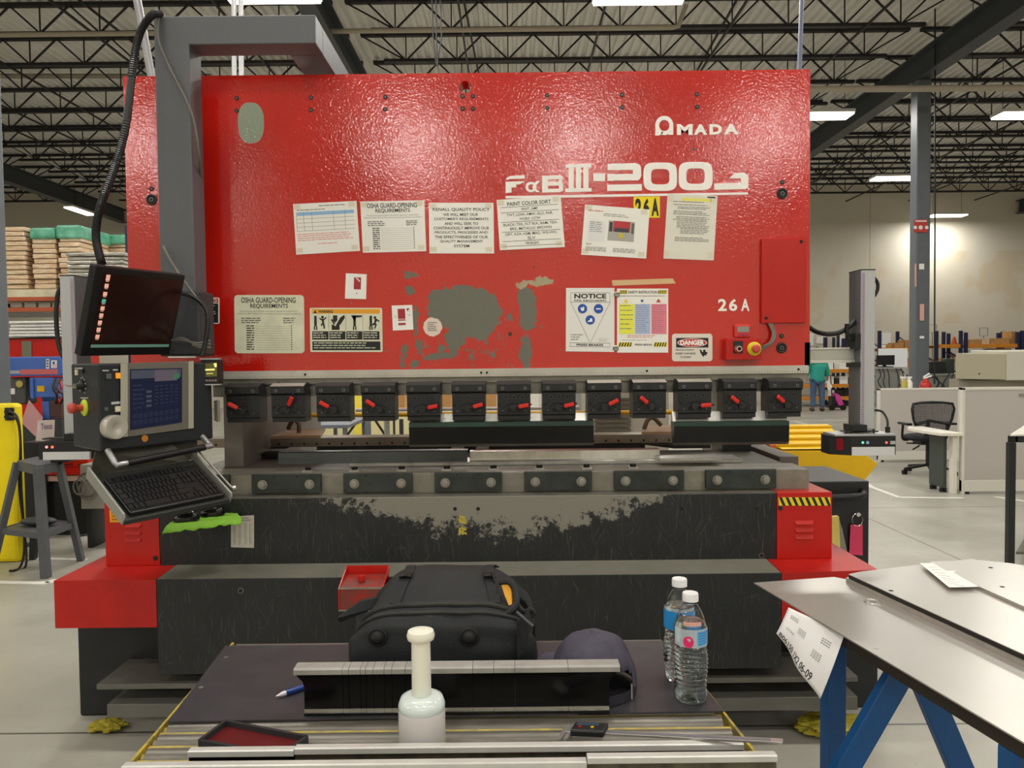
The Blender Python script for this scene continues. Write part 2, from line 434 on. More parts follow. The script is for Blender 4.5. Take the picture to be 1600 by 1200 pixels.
def wall_mat():
    m = bpy.data.materials.new('cream_wall_paint'); m.use_nodes = True; nt = m.node_tree; b = nt.nodes['Principled BSDF']
    g = nd(nt, 'ShaderNodeNewGeometry'); pos = g.outputs['Position']
    s = nd(nt, 'ShaderNodeSeparateXYZ'); nt.links.new(pos, s.inputs[0])
    c = mixc(nt, ramp(nt, noi(nt, pos, .5, 3, .5).outputs['Fac'], .3, .7), srgb('#cfc8b6'), srgb('#d8d2c2'))
    # tan water-stain patches half way up
    mp = nd(nt, 'ShaderNodeMapping'); mp.inputs['Scale'].default_value = (1, 1, .8); nt.links.new(pos, mp.inputs['Vector'])
    n = noi(nt, mp.outputs[0], .75, 3, .5)
    band = mth(nt, 'MULTIPLY', mth(nt, 'GREATER_THAN', s.outputs[2], 2.6), mth(nt, 'LESS_THAN', s.outputs[2], 5.0))
    c = mixc(nt, mth(nt, 'MULTIPLY', mth(nt, 'MULTIPLY', ramp(nt, n.outputs['Fac'], .53, .60), band), .45), c, srgb('#cdb68f'))
    q = mth(nt, 'MODULO', mth(nt, 'ADD', s.outputs[0], 49), 6.1)
    c = mixc(nt, mth(nt, 'LESS_THAN', q, .03), c, srgb('#b3ad9b'))
    nt.links.new(c, b.inputs['Base Color']); b.inputs['Roughness'].default_value = .7
    return m
M_FLOOR = floor_mat(); M_WALL = wall_mat()
M_DECK = mat('roof_deck_white', '#e8e6df', .5, var=.08, vscale=2)
M_JOI = mat('joist_primer', '#232022', .55)
M_GIR = mat('girder_grey', '#3d4245', .5)
M_PIPE = mat('pipe_tan', '#a9a08e', .5)
M_LINE = mat('floor_line_white', '#dcdacf', .5, var=.1, vscale=20)

struct(MB().box(X0, X1, Y0, WY+.3, -.2, 0).build('floor', M_FLOOR))
struct(MB().box(X0, X1, WY, WY+.3, 0, 8).build('wall_back', M_WALL))
struct(MB().box(X0-.3, X0, Y0, WY+.3, 0, 8).build('wall_left', M_WALL))
struct(MB().box(X1, X1+.3, Y0, WY+.3, 0, 8).build('wall_right', M_WALL))
struct(MB().box(X0, X1, Y0-.3, Y0, 0, 8).build('wall_front', M_WALL))
mb = MB(); P_ = .16; n = int((X1-X0)/P_); prof = []
for i in range(n):
    x = X0 + i*P_; prof += [(x, DZ), (x+.06, DZ), (x+.08, DZ+.06), (x+.14, DZ+.06)]
prof.append((X1, DZ))
vs = [(x, y, z) for y in (Y0, WY) for x, z in prof]; k = len(prof)
mb.add(vs, [(i, i+1, k+i+1, k+i) for i in range(k-1)])
mb.add([(X0, Y0, DZ+.1), (X1, Y0, DZ+.1), (X1, WY, DZ+.1), (X0, WY, DZ+.1)], [(0,1,2,3)])
struct(mb.build('ceiling', M_DECK))

# floor markings
def fline(name, pts, w_):
    mb = MB(); P = [UZ(*p, .002) for p in pts]
    for a, b in zip(P, P[1:]): mb.bar(a, b, w_, .003)
    return struct(mb.build(name, M_LINE))
fline('trim_1', [(1340, 745), (1362, 761), (1405, 777), (1505, 778)], .06)
fline('trim_2', [(1555, 776), (1640, 789)], .06)
fline('trim_3', [(1225, 657), (1345, 657)], .07)
fline('trim_4', [(1240, 658), (1345, 683), (1400, 700)], .07)
fline('trim_5', [(-40, 909), (75, 911), (88, 905)], .06)
fline('trim_6', [(20, 872), (135, 874)], .05)

# girders along the hall, joists across it
GX = (-2.64, 7.0, 17.0, -12.9, -23.2)
GL = {7.0: 'large dark grey roof girder running to the back wall right of the red press, on the grey column',
      -2.64: 'dark grey roof girder seen from below above the bent grey arm',
      -12.9: 'dark grey roof girder at far left above the pallet rack',
      17.0: 'dark roof girder furthest right', -23.2: 'dark roof girder beyond the left edge'}
for gx in GX[:4]:
    mb = MB(); mb.box(gx-.011, gx+.011, 5.5, WY, 6.24, 6.64); mb.box(gx-.13, gx+.13, 5.5, WY, 6.22, 6.245); mb.box(gx-.13, gx+.13, 5.5, WY, 6.63, 6.655)
    o = mb.build('roof_girder', M_GIR); tag(o, GL[gx], 'girder', 'main roof girders'); o['kind'] = 'structure'
def make_joist(xa, xb, y):
    L = xb-xa
    t = thing('roof_joist', 'black open-web steel roof joist crossing under the ribbed ceiling', 'joist', (xa, y, 6.7), 'open-web roof joists')
    MB().box(xa+.1, xb-.1, y-.045, y+.045, 7.14, 7.195).build('top_chord', M_JOI, t)
    MB().box(xa+.5, xb-.5, y-.04, y+.04, 6.70, 6.75).build('bottom_chord', M_JOI, t)
    mb = MB(); n = 11; p = L/n
    for i in range(1, n):
        x = xa + i*p
        mb.bar((x, y, 6.72), (x, y, 7.16), .018)
        mb.bar((x, y, 6.73), (x-p/2, y, 7.16), .026); mb.bar((x, y, 6.73), (x+p/2, y, 7.16), .026)
    mb.bar((xa+.1, y, 7.16), (xa+p, y, 6.73), .022); mb.bar((xb-.1, y, 7.16), (xb-p, y, 6.73), .022)
    mb.build('web', M_JOI, t)
    return t
bays = [(-2.64, 7.0), (7.0, 17.0), (-12.9, -2.64), (-23.2, -12.9)]
JY = [10.75 + 1.22*i for i in range(12)]
for xa, xb in bays:
    t0 = None
    for y in JY:
        if xa < -20 and y < 16: continue
        if t0 is None: t0 = make_joist(xa, xb, y)
        else:
            c = copy_tree(t0); c.location.y = y
k = 0
for xa, xb in bays[:3]:
    L = xb-xa
    for f in (.2, .42, .63, .85):
        k += 1
        x = xa + L*f
        o = MB().bar((x, 10.3, 6.69), (x, WY, 6.69), .03).build('bridging_rod', M_JOI, loc=(x, 18, 6.69))
        tag(o, 'thin dark steel bridging rod running front to back under the joists', 'rod', 'bridging rods between the joists')
        if k % 2:
            o = MB().bar((x, 10.3, 7.0), (x+.5, WY, 7.0), .03).build('bridging_rod', M_JOI, loc=(x, 18, 7.0))
            tag(o, 'thin dark steel bridging rod running front to back under the joists', 'rod', 'bridging rods between the joists')

# pipes and conduits under the roof
def pipe(name, pts, r, m, label, cat='pipe', n=10):
    o = MB().tube(pts, r, n).build(name, m, loc=pts[0], smooth=True); tag(o, label, cat); return o
ya = 11.36
pipe('sprinkler_pipe', [U(-30, 55, ya), U(1050, 43, ya), U(1060, 41, ya), U(1072, 8, ya)], .035, M_PIPE, 'long tan pipe crossing the roof above the red press, bent up at its right end')
pipe('sprinkler_pipe', [U(-30, 119, 14.5), U(330, 119, 14.5)], .045, M_PIPE, 'tan pipe crossing the roof at far left, level with the top of the red press')
pipe('sprinkler_pipe', [U(1200, 140, 12.0), U(1650, 137, 12.0)], .05, M_PIPE, 'tan pipe crossing in front of the column top at right')
pipe('conduit', [U(1254, -40, 7.0), U(1249, 115, 7.0), U(1249, 520, 7.0)], .02, mat('conduit_bluegrey', '#7d86a0', .4), 'thin blue-grey vertical conduit above the right end of the red press', 'conduit')
pipe('drop_pole', [U(203, -60, 5.5), U(236, 116, 5.5), U(262, 250, 5.5)], .028, mat('pole_light_grey', '#9b9b9e', .4, .2), 'light grey slanted pole behind the bent grey arm', 'pole')
for i, px in enumerate((366, 377)):
    pipe('drop_pole', [U(px-1, -40, 5.2), U(px, 120, 5.2), U(px, 500, 5.2)], .017, mat('pole_silver', '#d6d8da', .3, .3),
         ('left' if i == 0 else 'right')+' one of the two silver vertical poles seen through the bent grey arm', 'pole')
for i, (xa, xb) in enumerate(((674, 677), (681, 682), (687, 690))):
    pipe('hanging_cable', [U(xa, -30, 8.5), U(xb, 60, 8.5), U(682 if i != 1 else 684, 103, 8.5)], .008, M_CABL,
         ('left', 'middle', 'right')[i]+' one of three thin cables hanging from the roof above the red press', 'cable', 6)

# luminaires
M_GLOW = mat('luminaire_diffuser', '#ffffff', .5, emit='#fff6e6', estr=9.0)
M_HOUS = mat('luminaire_housing', '#d7d5cf', .5)
def luminaire(x, y, z, label, sx=1.15, sy=.42, k=1.0):
    t = thing('high_bay_light', label, 'ceiling light', (x, y, z), 'lit ceiling luminaires')
    MB().box(x-sx/2, x+sx/2, y-sy/2, y+sy/2, z+.03, z+.09).build('housing', M_HOUS, t, bevel=.008)
    MB().box(x-sx/2+.02, x+sx/2-.02, y-sy/2+.02, y+sy/2-.02, z, z+.03).build('diffuser', M_GLOW, t)
    mb = MB()
    for s_ in (-1, 1): mb.cyl((x+s_*sx*.4, y, z+.09), (x+s_*sx*.4, y, DZ), .005, n=6)
    mb.build('hanger', M_CABL, t)
    ld = bpy.data.lights.new('lamp', 'AREA'); ld.shape = 'RECTANGLE'; ld.size = sx-.1; ld.size_y = sy-.1; ld.energy = LAMP_W*k; ld.color = LAMP_COL
    lo = bpy.data.objects.new('lamp', ld); COL.objects.link(lo); lo.parent = t; lo.location = (0, 0, -.01)
    return t
for px, py, lab in ((1281, 183, 'white rectangular ceiling light glowing just right of the top of the red press'),
                    (1399, 280, 'white ceiling light in the middle of the right side, left of the grey column'),
                    (1480, 338, 'white ceiling light hanging in front of the cream back wall, right of the grey column'),
                    (1605, 182, 'white ceiling light cut by the right edge of the view'),
                    (1000, -3, 'white ceiling light cut by the top edge above the red press'),
                    (424, -5, 'white ceiling light cut by the top edge above the bent grey arm')):
    p = UZ(px, py, 6.0)
    luminaire(p.x, p.y, 6.0, lab)
t = UZ(125, 331, 6.0); luminaire(t.x, t.y, 6.0, 'narrow ceiling light at far left above the wrapped pallets', .3, 1.2)
for y, kk in ((-13.0, .5), (-8.7, 1.5), (-2.2, .6), (2.6, .7), (7.6, .7)):
    for x in (-16, -11.5, -7.5, -2.0, 1.35, 5.2, 10.0, 15.0):
        luminaire(x, y, 6.0, 'white ceiling light over the work bays in front of the press', k=kk)
for x, y in ((-4.5, 14), (-.5, 15), (-5, 20), (0, 20.5), (4.4, 24), (-2, 24), (19, 20)):
    luminaire(x, y, 6.0, 'white ceiling light hidden behind the red press')

# building columns
def column(x, y, label, hw=.135):
    t = thing('building_column', label, 'column', (x, y, 0))
    MB().box(x-hw, x+hw, y-hw, y+hw, 0, 6.22).build('post', M_COLM, t, bevel=.02)
    MB().box(x-hw-.08, x+hw+.08, y-hw-.08, y+hw+.08, 0, .03).build('base_plate', M_GIR, t)
    return t
cy = 13.0; cx = xx(1437, 400, cy)
c1 = column(cx, cy, 'tall grey square steel column rising to the girder at right', .118)
plc = Pl((cx, cy-.137, 0), (0, -1, 0))
s_ = Sheet(plc, [(1428, 343), (1449, 343), (1449, 363), (1428, 363)]); mb = MB()
o = s_.base('column_sign', mat('sign_red', '#c23a34', .5), parent=c1)
mb = MB(); s_.lines(mb, .1, .06, .95, .3, 1, M_PAP, .5, 0); s_.disc(mb, .5, .62, .035, M_PAP); s_.disc(mb, .95, .62, .03, M_PAP); s_.disc(mb, .1, .62, .03, M_PAP); mb.build('lettering', None, o)
for q, mm in (([(1436, 412), (1444, 412), (1444, 421), (1436, 421)], M_PAP), ([(1437, 475), (1444, 475), (1444, 501), (1437, 501)], mat('label_pink', '#d9a79c', .5)),
          ([(1437, 525), (1444, 525), (1444, 529), (1437, 529)], M_PAP), ([(1429, 412), (1432, 412), (1432, 448), (1429, 448)], mat('label_pink', '#d9a79c', .5))):
    Sheet(plc, q).base('small_label', mm, parent=c1)
pipe('pull_chain', [U(1461, -20, 12.5), U(1461, 300, 12.5), U(1460, 600, 12.5)], .012, M_CABL, 'thin dark cable hanging from the roof right of the grey column', 'cable', 6)
mb = MB(); c = U(1519, 151, 12.2); mb.tube([c + Vector((.085*math.cos(a/12*6.283), 0, .085*math.sin(a/12*6.283))) for a in range(12)], .018, 8, closed=True)
mb.tube([c+Vector((0,0,.085)), Vector((c.x, c.y, DZ))], .006, 6)
tag(mb.build('cable_coil', M_CABL, loc=c, smooth=True), 'small round coil of black cable under the roof at upper right', 'coil')

cxl = xx(-39, 300, 6.3)
column(cxl, 6.35, 'grey steel column cut by the left edge of the view', .13)

# ------------------------------------------------------------------ the press brake
PB = thing('press_brake', 'big red and black press brake with white lettering and a row of black tool clamps', 'machine', (-.2, 3.6, 0))
PR = Pl((0, RY, 0), (0, -1, 0))
rx0 = xx(192, 118, RY); rx1 = xx(1266, 110, RY)
rzt = (zz(192, 118, RY) + zz(1266, 110, RY))/2; rzb = (zz(345, 583, RY)+zz(1260, 568, RY))/2
# ram plate with a through hole near the top
hc = U(727, 136, RY); hr = .026
mb = MB(); nseg = 24
ring = [(hc.x + hr*math.cos(2*math.pi*i/nseg), hc.z + hr*math.sin(2*math.pi*i/nseg)) for i in range(nseg)]
def outer(i):
    a = 2*math.pi*i/nseg; c, s = math.cos(a), math.sin(a); k = .06/max(abs(c), abs(s)); return (hc.x + c*k, hc.z + s*k)
sq = [outer(i) for i in range(nseg)]
for y in (RY, RY+.10):
    o = len(mb.v); mb.v += [Vector((x, y, z)) for x, z in ring + sq]
    for i in range(nseg): j = (i+1) % nseg; mb.f.append([o+i, o+j, o+nseg+j, o+nseg+i]); mb.m.append(0)
    hx0, hx1, hz0, hz1 = hc.x-.06, hc.x+.06, hc.z-.06, hc.z+.06
    for (a, b, c, d) in ((rx0, hx0, rzb, rzt), (hx1, rx1, rzb, rzt), (hx0, hx1, hz1, rzt), (hx0, hx1, rzb, hz0)):
        mb.add([(a, y, c), (b, y, c), (b, y, d), (a, y, d)], [(0,1,2,3)])
o = len(mb.v); mb.v += [Vector((x, RY, z)) for x, z in ring] + [Vector((x, RY+.10, z)) for x, z in ring]
for i in range(nseg): j = (i+1) % nseg; mb.f.append([o+i, o+j, o+nseg+j, o+nseg+i]); mb.m.append(0)
for a, b in (((rx0, rzb), (rx0, rzt)), ((rx0, rzt), (rx1, rzt)), ((rx1, rzt), (rx1, rzb)), ((rx1, rzb), (rx0, rzb))):
    mb.add([(a[0], RY, a[1]), (b[0], RY, b[1]), (b[0], RY+.1, b[1]), (a[0], RY+.1, a[1])], [(0,1,2,3)])
ram = mb.build('ram', M_RAM, PB)
M_HOLE = mat('hole_black', '#0d0d0d', .7)
def bolt_hole(px, py, r, big=False, m=None):
    c = U(px, py, RY)
    if big:
        mb = MB(); mb.tube([c + Vector((r*math.cos(a/20*6.2832), -.001, r*math.sin(a/20*6.2832))) for a in range(20)], r*.28, 8, closed=True, m=M_BLK)
        mb.cyl(c+Vector((0,-.0005,0)), c+Vector((0,-.002,0)), r, m=M_HOLE, n=20)
        mb.cyl(c+Vector((0,-.002,0)), c+Vector((0,-.006,0)), r*.55, m=mat('socket_screw_grey', '#5c5a58', .35, .6), n=20)
        mb.cyl(c+Vector((0,-.006,0)), c+Vector((0,-.007,0)), r*.28, m=M_HOLE, n=6)
    else:
        mb = MB(); mb.cyl(c, c+Vector((0,-.0015,0)), r, m=M_HOLE, n=16); mb.cyl(c+Vector((0,-.0015,0)), c+Vector((0,-.003,0)), r*.5, m=mat('socket_screw_grey', '#5c5a58', .35, .6), n=12)
    mb.build('bolt', None, ram)
for px in (370, 486, 602, 723, 739, 855, 972, 1089):
    dy = -.0084*(px-370)
    bolt_hole(px, 153.5+dy, .0095); bolt_hole(px, 173+dy, .0095)
for px, py in ((237, 295), (1222, 285), (1221, 525)): bolt_hole(px, py, .010)
for px, py in ((237, 312), (1222, 302.5), (1221, 543.5)): bolt_hole(px, py, .019, True)
bolt_hole(1084, 233, .006); bolt_hole(834, 417, .004); bolt_hole(797, 522, .008)

# white lettering, traced as strokes on the ram
ZK = [0]
def zpoly(mb, pts, m=None):      # lettering strokes on the ram plane
    ZK[0] += 1
    mb.prism([PR.at(740 + x/3.478, 160 + y/3.478, .0002) for x, y in pts], Vector((0, -.0010 - .00003*(ZK[0] % 25), 0)), m)
def zring(mb, cx, cy, rx, ry, ix, iy, e=2.6, n=32, a0=0, a1=360):
    P = []
    def se(rx_, ry_, t):
        c, s = math.cos(t), math.sin(t)
        return (cx + rx_*math.copysign(abs(c)**(2/e), c), cy + ry_*math.copysign(abs(s)**(2/e), s))
    k = int(n*(a1-a0)/360)
    for i in range(k):
        t0 = R(a0 + (a1-a0)*i/k); t1 = R(a0 + (a1-a0)*(i+1)/k)
        zpoly(mb, [se(rx, ry, t0), se(rx, ry, t1), se(ix, iy, t1), se(ix, iy, t0)])
mb = MB()
zring(mb, 1036, 126, 49, 52, 28, 30, 2.1)
zpoly(mb, [(988,126),(1008,126),(1010,160),(1022,168),(1010,180),(988,180)]); zpoly(mb, [(1064,126),(1085,126),(1085,176),(1060,176),(1062,160)])
zpoly(mb, [(1010,160),(1060,160),(1060,170),(1040,176),(1020,172)])
def ztext(mb, body, x0, y0, x1, y1, bold):
    a = [PR.at(740+x/3.478, 160+y/3.478, .0012) for x, y in ((x0, y0[0]), (x1, y1[0]), (x0, y0[1]))]
    text(mb, body, *a, bold)
ztext(mb, 'M', 1105, (118, 177), 1190, (118, 177), .05); ztext(mb, 'A', 1196, (119, 176), 1270, (119, 176), .05)
ztext(mb, 'D', 1282, (118, 175), 1350, (118, 175), .05); ztext(mb, 'A', 1360, (117, 174), 1440, (117, 174), .05)
mb.build('brand_lettering', M_WHT, ram)
mb = MB()
# F
zpoly(mb, [(200,400),(278,396),(278,414),(196,417)]); zpoly(mb, [(180,410),(200,400),(197,418),(176,422)])
zpoly(mb, [(174,432),(278,428),(250,446),(232,446),(232,462),(206,462),(206,490),(174,493)])
# alpha
zring(mb, 312, 460, 30, 28, 15, 15, 2.2); zpoly(mb, [(340,428),(360,428),(330,462),(360,488),(340,488),(318,462)])
# B
for p in ([(372,399),(404,399),(404,490),(372,490)], [(372,399),(470,396),(484,404),(484,418),(372,420)], [(372,434),(470,432),(486,440),(482,452),(372,454)],
          [(372,472),(486,468),(484,482),(470,488),(372,490)], [(462,405),(484,405),(480,436),(462,440)], [(464,440),(487,444),(486,480),(464,480)]): zpoly(mb, p)
# III
zpoly(mb, [(498,338),(640,334),(640,352),(498,356)]); zpoly(mb, [(498,468),(640,466),(640,484),(498,488)])
for x in (516, 556, 596): zpoly(mb, [(x, 350), (x+28, 350), (x+28, 472), (x, 472)])
zpoly(mb, [(650,386),(714,386),(714,428),(650,428)])
# 2
zpoly(mb, [(728,334),(880,330),(900,338),(910,352),(910,366),(728,368)]); zpoly(mb, [(866,362),(910,360),(911,400),(900,420),(866,412)])
zpoly(mb, [(730,390),(880,388),(905,405),(895,424),(730,424)]); zpoly(mb, [(728,388),(762,388),(762,426),(728,426)]); zpoly(mb, [(726,448),(914,444),(914,480),(726,482)])
zring(mb, 1014, 404, 91, 77, 50, 42, 4, 48); zring(mb, 1206, 401, 92, 77, 50, 42, 4, 48)
# last, half peeled character
for p in ([(1388,412),(1420,384),(1470,382),(1492,396),(1492,418),(1460,414)], [(1452,414),(1492,410),(1493,470),(1452,450)], [(1308,441),(1492,436),(1492,458),(1478,472),(1308,475)]): zpoly(mb, p)
zpoly(mb, [(174,509),(1490,489),(1492,501),(174,522)])
mb.build('model_lettering', M_WHT, ram)
mb = MB()
for ch, x0, x1 in (('2', 1122, 1135.5), ('6', 1139, 1152), ('A', 1158, 1171)):
    text(mb, ch, PR.at(x0, 467, .0015), PR.at(x1, 467, .0015), PR.at(x0, 486, .0015), .03)
mb.build('stencilled_number', M_WHT, ram)

# scale strip and steel ledge under the paint
sz1 = rzb; sz0 = sz1 - .034
strip = MB().box(xx(330, 590, RY), xx(1262, 575, RY), RY-.012, RY, sz0, sz1).build('scale_strip', mat('aluminium_strip', '#c4c1b6', .35, .35, var=.12, vscale=9), PB)
mb = MB(); x = xx(348, 580, RY)
while x < xx(1258, 575, RY):
    mb.box(x, x+.0012, RY-.0128, RY-.0119, sz0+.004, sz0+.012 ); x += .012
mb.build('graduation', mat('tick_brown', '#8a6a55', .6), strip)
for px in (478, 752, 761, 1010, 1246):
    c = U(px, 580-.0105*(px-478)+.3, RY); c.z = (sz0+sz1)/2
    MB().cyl((c.x, RY-.012, c.z), (c.x, RY-.0145, c.z), .005).build('screw', M_HOLE, strip)
lz0 = zz(800, 616, RY)
mb = MB(); mb.box(rx0+.1, rx1-.005, RY+.005, RY+.09, zz(800, 597, RY), rzb+.001); mb.box(xx(330, 600, RY), rx1-.02, RY+.02, RY+.075, lz0, zz(800, 597, RY)+.001)
mb.build('ram_tool_bar', M_STEEL, PB)

# tool clamps with red levers
HP = [379 + i*(1227-379)/12 for i in range(13)]
LEV = [150, 62, 148, 143, 12, 16, 12, 14, 28, 140, 5, 143, 142]
FLIP = [0]*13
hz_t = zz(800, 595.5, 3.2); hz_m = zz(800, 613.5, 3.2); hz_b = zz(800, 656.5, 3.2)
BOLTS = {}
def make_clamp(px, ang):
    cx = xx(px, 625, 3.215); w_ = .0725
    # a clamp is a part of the press; its pieces are sub-parts
    mb = MB()
    mb.prism([(cx-w_, RY-.01, hz_t), (cx-w_, 3.245, hz_t), (cx-w_, 3.205, hz_t-.012), (cx-w_, 3.205, hz_m+.006), (cx-w_, 3.222, hz_m-.004), (cx-w_, RY+.01, hz_m-.004)], (2*w_, 0, 0))
    mb.box(cx-w_+.002, cx+w_-.002, 3.215, RY+.02, hz_b+.022, hz_m-.002)
    mb.prism([(cx-w_+.002, RY+.02, hz_b+.023), (cx-w_+.002, 3.215, hz_b+.023), (cx-w_+.002, 3.226, hz_b+.018), (cx-w_+.002, 3.226, hz_b), (cx-w_+.002, RY+.02, hz_b)], (2*w_-.004, 0, 0))
    c = mb.build('tool_clamp', M_BLKM, PB, bevel=.0015)
    # bolts, groove and lever
    zc = (hz_m+hz_b)/2
    def rpt(mb, q, key):
        if key not in BOLTS:
            m2 = MB(); m2.v = [v-q for v in mb.v]; m2.f = mb.f; m2.m = mb.m; m2.ms = mb.ms; tmp = m2.build('bolt', None, None, smooth=True); BOLTS[key] = tmp.data; bpy.data.objects.remove(tmp)
        o = bpy.data.objects.new('bolt', BOLTS[key]); COL.objects.link(o); o.parent = c; o.location = q - PB.location
    for dx in (-.048, .048):
        mb = MB(); q = Vector((cx+dx, 3.205, hz_m+.018)); mb.cyl(q, q+Vector((0,-.002,0)), .0065, m=mat('bolt_ring', '#8c8a86', .35, .5), n=12); mb.cyl(q+Vector((0,-.002,0)), q+Vector((0,-.003,0)), .0042, m=M_HOLE, n=12); rpt(mb, q, 'cap')
    for i, dx in enumerate((-.048, -.024, 0, .024, .048)):
        mb = MB(); q = Vector((cx+dx, 3.215, hz_b+.040)); mb.cyl(q, q+Vector((0,-.002,0)), .0085, m=M_HOLE, n=14)
        if i % 2 == 0: mb.cyl(q+Vector((0,-.002,0)), q+Vector((0,-.004,0)), .0058, m=mat('bolt_dark', '#4a4a4a', .35, .6), n=14)
        rpt(mb, q, 'low%d' % (i % 2))
    for dx in (-.035, 0, .035):
        mb = MB(); q = Vector((cx+dx, 3.215, hz_m-.020)); mb.cyl(q, q+Vector((0,-.002,0)), .0088, m=mat('bolt_dark', '#4a4a4a', .35, .6), n=14); mb.cyl(q+Vector((0,-.002,0)), q+Vector((0,-.003,0)), .0062, m=M_HOLE, n=14); rpt(mb, q, 'mid')
    mb = MB(); q = Vector((cx-.06, 3.215, zc+.006)); mb.cyl(q, q+Vector((0,-.002,0)), .007, m=M_HOLE, n=12); rpt(mb, q, 'side')
    yg = 3.2145
    mb = MB(); mb.tube(spline([(cx-.068, yg, zc-.02), (cx-.055, yg, zc-.02), (cx-.03, yg, zc+.006), (cx, yg, zc+.012), (cx+.02, yg, zc+.008), (cx+.055, yg, zc-.018), (cx+.068, yg, zc-.018)], 4), .0016, 6)
    mb.build('groove_line', M_HOLE, c)  # black tube stands in for the dark of the curved groove
    a = R(ang); d = Vector((math.cos(a), 0, math.sin(a))); hub = Vector((cx-.003 if ang < 90 else cx+.006, 3.215, zc-.007))
    if ang < 60: d = Vector((math.cos(a), 0, math.sin(a)))
    mb = MB(); mb.cyl(hub, hub+Vector((0,-.016,0)), .014, n=16); mb.tube([hub+Vector((0,-.012,0)), hub+d*.03+Vector((0,-.02,0)), hub+d*.078+Vector((0,-.034,0))], .004, 8)
    mb.build('lever_arm', M_BLK, c, smooth=True)
    p0 = hub + d*.024 + Vector((0,-.020,0)); p1 = hub + d*.066 + Vector((0,-.032,0))
    MB().bar(p0, p1, .012, .017).build('lever_grip', M_LEV, c, bevel=.004)
    return c
for i_, (px, a) in enumerate(zip(HP, LEV)):
    c = make_clamp(px, a)
    if i_ in (1, 8, 9, 10):     # caps with the paint rubbed off their top edge
        cx = xx(px, 625, 3.215); MB().prism([(cx-.0715, 3.2445, hz_t+.0004), (cx-.0715, 3.2046, hz_t-.0116), (cx-.0715, 3.2060, hz_t-.0122), (cx-.0715, 3.2455, hz_t-.0008)], (.143, 0, 0)).build('worn_edge', M_BRIGHT, c, label='rubbed bright top edge')

# side frames
M_FRAME = mat('side_frame_grey', '#77716a', .5, var=.3, vscale=3)
for s_, x in ((-1, -1.36), (1, 1.26)):
    mb = MB()
    yt = 4.35 if s_ > 0 else 3.55
    mb.prism([(x, 3.55, .2), (x, 5.0, .2), (x, 5.0, 2.5), (x, 3.42, 2.5), (x, 3.42, 1.6), (x, yt, 1.6), (x, yt, 1.12), (x, 3.55, 1.12)], (.09, 0, 0))
    mb.build('side_frame', M_FRAME, PB, bevel=.004)
MB().box(rx0+.25, rx1-.25, 4.75, 4.95, 1.75, 2.6).build('rear_beam', M_REDB, PB)
for x in (-.95, .75):
    MB().cyl((x, 3.55, 1.95), (x, 3.55, 2.6), .09, n=24).build('ram_cylinder', M_STEELD, PB, smooth=True)
    mb = MB(); mb.box(x-.12, x+.12, 3.4, 3.7, 1.9, 1.95); mb.box(x-.12, x+.12, 3.4, 4.9, 2.6, 2.66); mb.build('cylinder_bracket', M_FRAME, PB)

# bed, apron and covers
AY = 3.2; az1 = zz(800, 775, AY); az0 = zz(800, 878, AY)
ax0 = xx(250, 850, AY); ax1 = xx(1213, 850, AY)
mb = MB(); mb.box(ax0, ax1, AY, 3.62, az0-.3, az1)
mb.build('bed_apron', M_APR, PB, bevel=.002)
mb = MB(); mb.box(ax0, ax1, AY+.002, AY+.10, az1, az1+.004)
mb.build('bed_top_ledge', M_STEELD, PB)
for px, py in ((711, 795), (747, 795), (1266-80-3, 795), (1265-200, 795)):
    c = U(px, py, AY); MB().cyl(c, c+Vector((0,-.0015,0)), .008).build('bolt', M_HOLE, PB)
LY = 3.02; lz1 = zz(700, 901, LY); 
lx0 = xx(245, 940, LY); lx1 = xx(1221, 940, LY)
slope = [(AY+.002, az0+.001), (LY, lz1)]
mb = MB(); mb.prism([(lx0, LY, lz1), (lx0, AY+.002, az0+.001), (lx0, AY+.3, az0+.001), (lx0, AY+.3, .33), (lx0, LY, .33)], (lx1-lx0, 0, 0))
mb.build('lower_apron', M_LOW, PB, bevel=.0015)
mb = MB(); mb.prism([(lx0+.002, LY+.004, lz1+.0012), (lx0+.002, AY, az0+.0022), (lx0+.002, AY, az0+.0008), (lx0+.002, LY+.004, lz1)], (lx1-lx0-.004, 0, 0))
mb.build('pale_ledge', mat('pale_ledge_paint', '#6f6d62', .5, var=.15, vscale=9), PB)  # sloping ledge strip in a paler grey than the apron
for px, py in ((376, 923), (1190, 868-400+400)):
    c = U(px, py, LY if py > 900 else AY); mb = MB(); mb.cyl(c, c+Vector((0,-.001,0)), .012, n=16, m=M_STEELD); mb.cyl(c+Vector((0,-.001,0)), c+Vector((0,-.002,0)), .008, n=12, m=M_HOLE); mb.build('bolt', None, PB)
# lower red covers
cz0 = zz(165, 981, LY)
tl_ = [U(85, 903, LY), U(245, 903, LY)]; 
xa = U(85, 940, LY).x; xb = lx0-.002; bx0 = xx(165, 870, AY)
mb = MB()
v = [(xa, LY, cz0), (xb, LY, cz0), (xb, LY, lz1), (xa, LY, lz1), (xa, AY+.25, cz0), (xb, AY+.25, cz0), (xb, AY, az0), (bx0, AY, az0), (bx0, AY+.25, az0+.0), (xa, AY+.25, lz1)]
mb.add(v, [(0,1,2,3), (3,2,6,7), (3,7,8,9), (0,3,9,4), (6,5,1,2), (4,5,1,0), (7,6,5,4,9,8)])
o = mb.build('lower_side_cover', M_REDB, PB)
xa = 1.47; xb = lx1+.002; bx1 = xx(1300, 850, AY)
mb = MB()
v = [(xa, LY, cz0), (xb, LY, cz0), (xb, LY, lz1), (xa, LY, lz1+.01), (xa, AY+.25, cz0), (xb, AY+.25, cz0), (xb, AY, az0), (bx1, AY, az0), (bx1, AY+.35, az0+.0), (xa, AY+.35, lz1+.01)]
